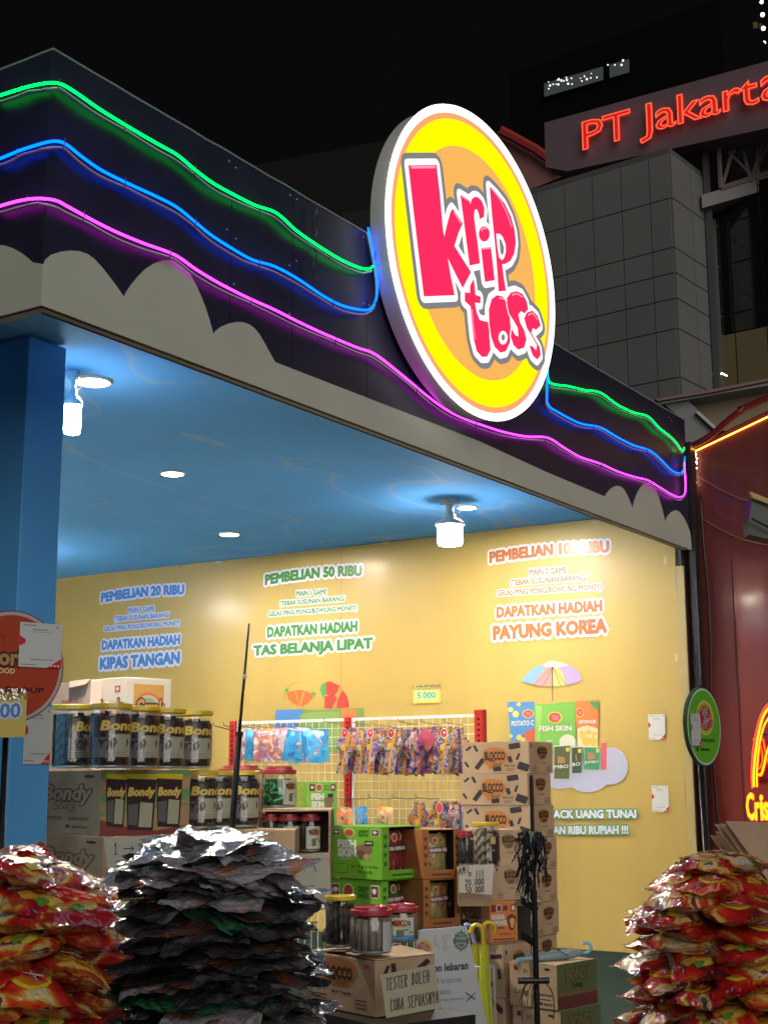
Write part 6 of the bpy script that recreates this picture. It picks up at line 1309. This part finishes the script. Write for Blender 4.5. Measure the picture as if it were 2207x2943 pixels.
RB2 = boxpx(0,0,0,0,0,0, R(47), 'wafer_carton', 'lower printed wafer carton right of the stand at the bottom edge', at=RB['o']+RH*.01, z0=RB['o'].z-.19, z1=RB['o'].z-.002, wL=RB['a'], wR=RB['b']); bondy_art(RB2)
boxpx(0,0,0,0,0,0, R(47), 'wafer_carton', 'carton on the floor under the two printed cartons at the right', at=RB['o'], z0=0, z1=RB2['o'].z-.002, wL=RB['a'], wR=RB['b'])
ub = thing('umbrella', 'folded blue grey umbrella lying on top of the printed carton', 'umbrella', RB['o']+ZU*RB['H']); ubl = mat('umbrella_blue_grey', (.22,.30,.34), .45, bump=(20,.4,.004)); uh = mat('blue_handle', (.16,.45,.68), .25, coat=.5)
a = ad(1492, 2771, 5.82); b = ad(1672, 2738, 5.95); a.z = RB['top']+.012; b.z = max(b.z, RB['top']+.024)
L_ = (b-a); part('canopy', MB().tube([a+L_*f for f in (0, .2, .45, .7, .9, 1)], [.007, .012, .019, .021, .016, .008], ubl, 10), ub, smooth=True)
part('tip', MB().tube([a-L_*.03, a+L_*.14], .009, uh, 8), ub); q = [ad(*p, 5.96) for p in ((1668,2739),(1690,2736),(1697,2722),(1692,2712),(1680,2709),(1676,2716))]; part('handle', MB().tube(smoothpts(q, 5), .0065, uh, 8), ub, smooth=True)
part('strap', MB().tube(smoothpts([a+L_*.25+ZU*.02, a+L_*.5+ZU*.035-FH*.02, a+L_*.75-FH*.05], 5), .0022, ink, 5), ub)
ORD = 'first second third fourth fifth sixth seventh eighth ninth tenth eleventh twelfth thirteenth fourteenth fifteenth sixteenth seventeenth eighteenth nineteenth twentieth'.split()+['twenty '+q for q in 'first second third fourth fifth sixth seventh'.split()]
# --------- wire rack with hooks
GX = 7.30
rk = thing('wire_rack', 'white wire grid rack with red perforated posts in front of the yellow banner', 'rack', ax(1000, 2400, GX)); redp = mat('red_post', (.48,.018,.015), .35, coat=.3); wire = mat('white_grid_wire', (.66,.64,.58), .35)
def gy(u): return ax(u, 2070, GX).y
zg1 = ax(1004, 2062, GX).z; zg0 = .3
for u0, u1, zt_ in ((664,681,0),(993,1011,.0),(1366,1391,.02)):
    y0, y1 = gy(u0), gy(u1); w = (y0-y1)
    part('post', MB().box((GX-.015, y1, 0), (GX+.03, y0, zg1+zt_), redp), rk)
    q = MB(); z = zg1-.03
    while z > 1.2: q.box((GX-.0165, y1+w*.35, z-.012), (GX-.0145, y1+w*.65, z+.004), mat('slot_dark', (.08,.004,.004), .8)); z -= .032
    part('slots', q, rk, kind='stuff')
for u0, u1 in ((684, 992), (1014, 1365)):
    y0, y1 = gy(u0), gy(u1); fl_ = thing('grid_panel', None, None); fl_.parent = rk; fl_.location = Vector((GX, y1, zg0))-rk.location
    part('frame', MB().box((GX-.012, y1, zg1-.022), (GX+.006, y0, zg1-.004), white_m).box((GX-.010, y0-.014, zg0), (GX+.004, y0, zg1-.022), white_m), fl_)
    n = int(round((y0-y1)/.05)); wm = MB().tube([Vector((0, 0, 0)), Vector((0, 0, zg1-.022-zg0))], .0022, wire, 5, cap=False).mesh('wire')
    for k in range(1, n):
        o = bpy.data.objects.new('wire', wm); COL.objects.link(o); o.parent = fl_; o.location = (0, k*(y0-y1)/n, 0)
    hm_ = MB().tube([Vector((.004, 0, 0)), Vector((.004, y0-y1, 0))], .0022, wire, 5, cap=False).mesh('wire'); k = 0
    while zg1-.065-k*.055 > zg0+.7: o = bpy.data.objects.new('wire', hm_); COL.objects.link(o); o.parent = fl_; o.location = (0, 0, zg1-.065-k*.055-zg0); k += 1
part('foot', MB().box((GX-.25, gy(1391), 0), (GX+.1, gy(664), .06), redp), rk)
for u in (668,): a = ax(664, 2098, GX); b = ad(614, 2085, a.dot(FH)-.12); part('prong', MB().tube([a, b, b+ZU*.02], .0025, steel_dk, 5), rk)
hook = mat('hook_wire', (.12,.10,.09), .3, .8)
def hk(u, v, dep=.2):
    a = ax(u, v, GX-.004); b = a+Vector((-dep, 0, .01)); part('hook', MB().tube([a, a.lerp(b, .5)-ZU*.004, b, b+Vector((-.008, 0, .02))], .0024, hook, 5), rk); return a, b
def tri(b): # neck - wide shoulder - narrow skirt
    return .50+.5*math.exp(-((b-.66)/.16)**2)*1.1 if b > .2 else .55
bagP = {m_.name: [pillow_mesh('hanging_bag', m_, .115, .20, .04, seed=s, nx=10, ny=14, crk=.004) for s in (1, 2)] for m_ in (F_blue, F_pink, F_orange)}
def dia(b): return .42+.62*math.exp(-((b-.64)/.15)**2) if b > .30 else .42+.10*(.30-b)/.30+.62*math.exp(-((.30-.64)/.15)**2)
F_smoke = film('film_smoke', [(0,(.04,.02,.09)),(.40,(.16,.07,.24)),(.47,(.36,.34,.36)),(.52,(.03,.02,.03)),(.58,(.55,.22,.03)),(.66,(.10,.04,.16))], sc=14, rough=.15)
bagT = []
for s, (bm, sc1, sc2) in enumerate(((F_purple, (.30,.10,.02), (.04,.015,.10)), (F_smoke, (.06,.02,.10), (.02,.02,.02)), (F_smoke, (.66,.27,.02), (.60,.42,.10)))):
    V, Fc = pillow(.15, .27, .028, seed=s+50, nx=10, ny=18, crk=.004, prof=dia); q = MB(); q.add(V, Fc, bm)
    P2 = snap_print(V, 10, 18, .15, .27, [([(.40,.02),(.66,.02),(.66,.97),(.40,.97)], coatd('stripe%d' % s, sc1), .003), ([(.30,.50),(.50,.54),(.50,.66),(.30,.62)], coatd('patch%d' % s, sc2), .0045)])
    base = len(q.v); q.v += P2.v; q.f += [[i+base for i in f_] for f_ in P2.f]
    for m_ in P2.mats: q.mi(m_)
    q.m += [q.mats.index(P2.mats[i]) for i in P2.m]; bagT.append(q.mesh('triangle_bag', (0, 0, 0), True))
def hang(me, u, v, dx, yaw, lean, name, label, group, cat='snack bag', top=None):
    c = ax(u, v, GX-dx); X = Vector((math.sin(yaw), -math.cos(yaw), 0)); Z = Vector((-math.cos(yaw), -math.sin(yaw), 0)); m = Matrix((X, ZU, Z)).transposed().to_4x4()
    return place(me, name, None, None, mtx=Matrix.Translation(c) @ m @ Matrix.Rotation(lean, 4, 'Z') @ Matrix.Rotation(random.uniform(-.12, .12), 4, 'X'), label=label, cat=cat, group=group)
rnd = random.Random(11)
for u in (705, 745, 790, 835, 860, 905, 990, 1065, 1125, 1200, 1265, 1330): hk(u, 2092 if u < 990 else 2075+rnd.uniform(0, 14), .22)
for u in (960, 1015, 1060, 1128, 1195, 1262): hk(u, 2296, .26)
for i, (u, yaw, mn, ln) in enumerate(((712,.15,'film_pink',.08),(728,.9,'film_blue',.02),(752,1.0,'film_pink',-.03),(772,.25,'film_pink',.0),(785,.6,'film_orange',.03),(806,.7,'film_pink',-.1),(822,.5,'film_pink',-.14),(842,.7,'film_blue',-.2),(852,.3,'film_blue',-.08),(872,.8,'film_blue',-.05),(890,.2,'film_blue',.02),(905,.9,'film_blue',-.03),(922,.2,'film_blue',.03))):
    w = {'film_pink': 'shiny white and orange', 'film_blue': 'bright blue', 'film_orange': 'orange'}[mn]
    hang(bagP[mn][i % 2], u, 2140+rnd.uniform(-4, 6), .05+.02*(i % 4), yaw, ln, 'snack_bag', w+' snack bag, '+ORD[i]+' from left at upper left of the rack', w+' bags on the upper left of the rack')
us = [992,1006,1020,1036,1066,1080,1094,1108,1126,1140,1154,1168,1182,1196,1212,1232,1246,1262,1278,1292,1306,1318]
for i, u in enumerate(us):
    front = u in (992, 1066, 1126, 1278); me = bagT[2 if front else (0, 1, 0, 2)[i % 4]] if not front else bagT[2]
    hang(me, u, 2158+rnd.uniform(-4, 5), .20 if front else .05+.022*(i % 5), .15 if front else rnd.uniform(.7, 1.1), rnd.uniform(-.08, .08)-.1, 'hanging_pack', ('orange striped' if me is bagT[2] else 'dark purple')+' narrow pack, '+ORD[i]+' from the left on the upper right of the rack', 'narrow packs on the upper right of the rack')
    if front:
        p = ax(u-2, 2107, GX-.235); t = MB(); f = Fr(p, Vector((0, -1, 0))*.024, ZU*.030, (-1, 0, 0)); ell(t, f, 0, 0, 1, 1, wpr, 0, 14); ell(t, f, 0, 0, .86, .86, inkm('tag_red', (.55,.03,.05)), .001, 14); ell(t, f, .1, .1, .3, .2, wpr, .002, 8)
        solo('round_tag', t, {992: 'round red tag on the leftmost orange pack', 1066: 'round red tag on the second orange pack from the left', 1126: 'round red tag on the third orange pack from the left', 1278: 'round red tag on the orange pack nearest the red end post'}[u], 'tag', 'round red tags on hanging packs')
hang(pillow_mesh('pink_pack', mat('pink_card', (.50,.07,.12), .3, coat=.6), .085, .10, .008, seed=8, nx=6, ny=8), 1226, 2122, .26, .2, .75, 'pink_pack', 'pink diamond shaped pack hanging at the middle of the narrow packs', None)
for i, (u, m_, w) in enumerate(((990,'film_orange','orange pouch hanging low on the rack above the green display box'),(1042,'film_blue','blue pouch hanging low on the rack between two orange ones'),(1105,'film_pink','pale orange pouch hanging low on the rack above the window box'))):
    me = pillow_mesh('low_pouch', MATS['film_orange'] if i != 1 else MATS[m_], .115 if i != 1 else .075, .20, .04, seed=30+i, nx=10, ny=12, crk=.003); s_ = hang(me, u, 2368, .24, .1, 0, 'snack_pouch', w, None, 'snack pouch')
    pouch_print(s_, .115 if i != 1 else .075, .20, .04, 'BANANA' if i != 1 else 'POTATO', bc=inkm('rose', (.5,.2,.18)), y=-.05)
for i, u in enumerate((1205, 1262, 1278, 1294, 1308, 1320)):
    hang(bagT[(2, 2, 1, 2, 0, 1)[i]], u, 2372, .20 if i == 1 else .08+.03*(i % 3), .5 if i == 0 else (.15 if i == 1 else .9), 0, 'hanging_pack', 'narrow pack, '+ORD[i]+' from left in the low rack row by the carton tower', 'narrow packs low on the rack')
p = ax(1262, 2322, GX-.235); t = MB(); f = Fr(p, Vector((0, -1, 0))*.024, ZU*.034, (-1, 0, 0)); ell(t, f, 0, 0, 1, 1, wpr, 0, 14); ell(t, f, 0, 0, .86, .86, inkm('tag_red', None), .001, 14); solo('round_tag', t, 'round red tag on the orange pack low on the rack', 'tag', 'round red tags on hanging packs')
# leaning black rod
a = ad(716, 1792, 4.75); b = ad(688, 2110, 4.75); c = ad(664, 2420, 4.75); dv = (c-b).normalized()
rd_ = thing('telescopic_pole', 'black telescopic pole rising in front of the left jars', 'pole', c)
part('thin_section', MB().tube([a, b], [.0035, .0058], steel_dk, 8), rd_, smooth=True); e = b+dv*((b.z)/-dv.z); part('thick_section', MB().tube([b, e], .0105, steel_dk, 10), rd_, smooth=True)
part('knot', MB().bead(ad(703, 1945, 4.745), .009, mat('tape_grey', (.3,.3,.3), .5)), rd_); part('collar', MB().tube([b+(a-b)*.02, b-(a-b)*.02], .013, black, 8), rd_)
# ================================================================== SNACK PILES IN FRONT
puffy = []
for s in range(5):
    w, h, t = .20, .27, .072; nx, ny = 16, 20
    V, Fc = pillow(w, h, t, seed=s+3, nx=nx, ny=ny, crk=.0055, seam=.07, bend=.02)
    q = MB(); mm = (F_red, F_red2, F_red, F_red2, F_red)[s]; q.add(V, Fc, mm)
    P2 = snap_print(V, nx, ny, w, h, [(elp(.5,.66,.27,.17), coatd('yellow', (.58,.44,.02)), .0022), (elp(.5,.66,.21,.13), coatd('orange', (.50,.14,.02)), .0034),
        ([(.30,.74),(.36,.75),(.38,.66),(.46,.72),(.50,.62),(.58,.70),(.66,.64),(.70,.56),(.62,.56),(.52,.54),(.44,.58),(.34,.60)], coatd('pinklogo', (.50,.02,.06)), .0045),
        ([(.34,.66),(.66,.60),(.67,.62),(.35,.685)], coatd('white', (.62,.58,.55)), .0056), ([(.42,.72),(.45,.72),(.50,.57),(.47,.57)], coatd('white', None), .0056),
        (elp(.34,.30,.15,.10,wob=.2,ph=s), coatd('chips', (.55,.27,.04)), .0022), (elp(.62,.26,.17,.11,wob=.25,ph=s+1), coatd('chips2', (.52,.40,.05)), .0028), (elp(.5,.20,.10,.06,wob=.3), coatd('herb', (.10,.22,.03)), .0036)])
    k = len(q.mats); base = len(q.v); q.v += P2.v; q.f += [[i+base for i in f_] for f_ in P2.f]
    for m_ in P2.mats: q.mi(m_)
    q.m += [q.mats.index(P2.mats[i]) for i in P2.m]
    puffy.append(q.mesh('snack_bag', (0, 0, 0), True))
flat = [pillow_mesh('flat_bag', (F_dark, F_sheen, F_dark, F_green, F_dark, F_sheen)[s], (.235,.25,.22,.23,.26,.24)[s], (.33,.32,.34,.30,.33,.31)[s], (.018,.016,.02,.015,.014,.02)[s], seed=s+20, nx=18, ny=24, crk=.007, seam=.05, bend=.03) for s in range(6)]
clearf = pillow_mesh('clear_wrap', clear('clear_film', (.93,.93,.95), base=.30, rough=.12, bump=(45, 1, .02)), .26, .33, .03, seed=77, nx=20, ny=26, crk=.008, seam=.05)
def pile(name, c, z0, z1, step, per, rad, meshes, tilt, label, toplabel, group, rnd, scale=1, drop=.10, topn=3, wild=1):
    n = int((z1-z0)/step); made = 0
    for L in range(n+1):
        z = z0+L*step; rem = z1-z; shrink = min(1, (rem/drop)**.6 if rem > 0 else .12); shrink = max(.18, shrink); npp = per if shrink > .5 else max(2, per-2)
        for k in range(npp):
            a = 2*math.pi*(k+(.5 if L % 2 else 0)+rnd.uniform(-.18, .18))/npp; r = rad*shrink*rnd.uniform(.72, 1.2)
            p = Vector((c.x+r*math.cos(a), c.y+r*math.sin(a), z+rnd.uniform(-.3, .3)*step*wild))
            tl = tilt*(.25+1.0*rnd.random())*(1.25 if shrink < .9 else 1)
            m = Matrix.Translation(p) @ Matrix.Rotation(a, 4, 'Z') @ Matrix.Rotation(tl, 4, 'Y') @ Matrix.Rotation(rnd.gauss(0, .11*wild), 4, 'X') @ Matrix.Rotation(math.pi/2+rnd.gauss(0, .35*wild)+(math.pi if rnd.random() < .4 else 0), 4, 'Z') @ Matrix.Scale(scale*rnd.uniform(.92, 1.06), 4)
            me = rnd.choice(meshes(L, n, rnd)); top = L > n-topn
            rel = Vector((math.cos(a), math.sin(a))); fr_ = -rel.dot(FH.xy); rt_ = rel.dot(RH.xy); sd_ = ('front' if fr_ > .8 else 'back' if fr_ < -.8 else ('front ' if fr_ > .25 else 'back ' if fr_ < -.35 else '')+('right' if rt_ > 0 else 'left'))
            col = {'film_green': 'green flat', 'film_sheen': 'silvery flat', 'film_dark': 'dark flat', 'film_red': 'bright red puffy', 'film_red_dark': 'dark red puffy'}[me.materials[0].name]
            lb_ = col+' bag at the '+sd_+' of the '+label+', '+ORD[min(n-L, 26)]+' layer from top'
            place(me, name, None, None, mtx=m, label=lb_, cat='snack bag', group=group+(', top layers' if top else ', lower layers')); made += 1
    return made
rnd = random.Random(3)
cc_ = Vector((*ad(615, 2600, 3.42).xy, 0)); zt_c = ad(628, 2437, 3.42).z
def fm_(L, n, r): return [flat[1], flat[5], flat[1], flat[0]] if L > n-3 else ([flat[0], flat[2], flat[4]]*3+[flat[3], flat[5], flat[1]])
pile('flat_snack_bag', cc_, .97, zt_c, .021, 5, .112, fm_, .20, 'middle pile', 'silvery flat snack bag on top of the middle pile in front', 'flat bags in the middle pile', rnd, drop=.085, scale=.92, wild=1.1)
for (u, v, yaw, pit, lb) in ((560,2432,.9,-.16,'crumpled clear bag slanting up to the right on top of the middle pile'),(700,2470,2.4,.14,'crumpled clear wrapped bag sloping down to the right on top of the middle pile'),(480,2500,1.2,-.14,'clear wrapped bag on the left shoulder of the middle pile')):
    p = ad(u, v, 3.36); m = Matrix.Translation(p) @ Matrix.Rotation(YAW-math.pi/2, 4, 'Z') @ Matrix.Rotation(pit, 4, 'Y') @ Matrix.Rotation(.22, 4, 'X') @ Matrix.Rotation(yaw, 4, 'Z')
    place(flat[5], 'flat_snack_bag', None, None, mtx=m, label=lb, group='wrapped bags crowning the middle pile')
rc_ = Vector((*ad(2060, 2700, 4.25).xy, 0)); zt_r = ad(2060, 2478, 4.25).z
pile('snack_bag', rc_, .82, zt_r, .043, 6, .165, lambda L, n, r: puffy, .22, 'right pile', 'puffy red snack bag near the top of the right pile under the green sign', 'puffy bags in the right pile', rnd, scale=.84, drop=.12)
lc_ = Vector((*ad(48, 2700, 3.05).xy, 0)); zt_l = ad(48, 2468, 3.05).z
pile('snack_bag', lc_, .93, zt_l, .043, 6, .112, lambda L, n, r: puffy, .26, 'left pile', 'puffy red snack bag near the top of the left pile below the red sign', 'puffy bags in the left pile', rnd, scale=.84, drop=.12)
ctr('table under the middle pile of flat bags', cc_-RH*.36-FH*.36, .72, .72, .955); ctr('table under the right pile of red bags', rc_-RH*.36-FH*.36, .72, .72, .785); ctr('table under the left pile of red bags', lc_-RH*.34-FH*.34, .68, .68, .895)
kb = ad(2140, 2606, 6.0); ctr('narrow dark counter of the red stall under the leaning cardboard sheets', Vector((*kb.xy, 0)), .42, .45, kb.z-.01)
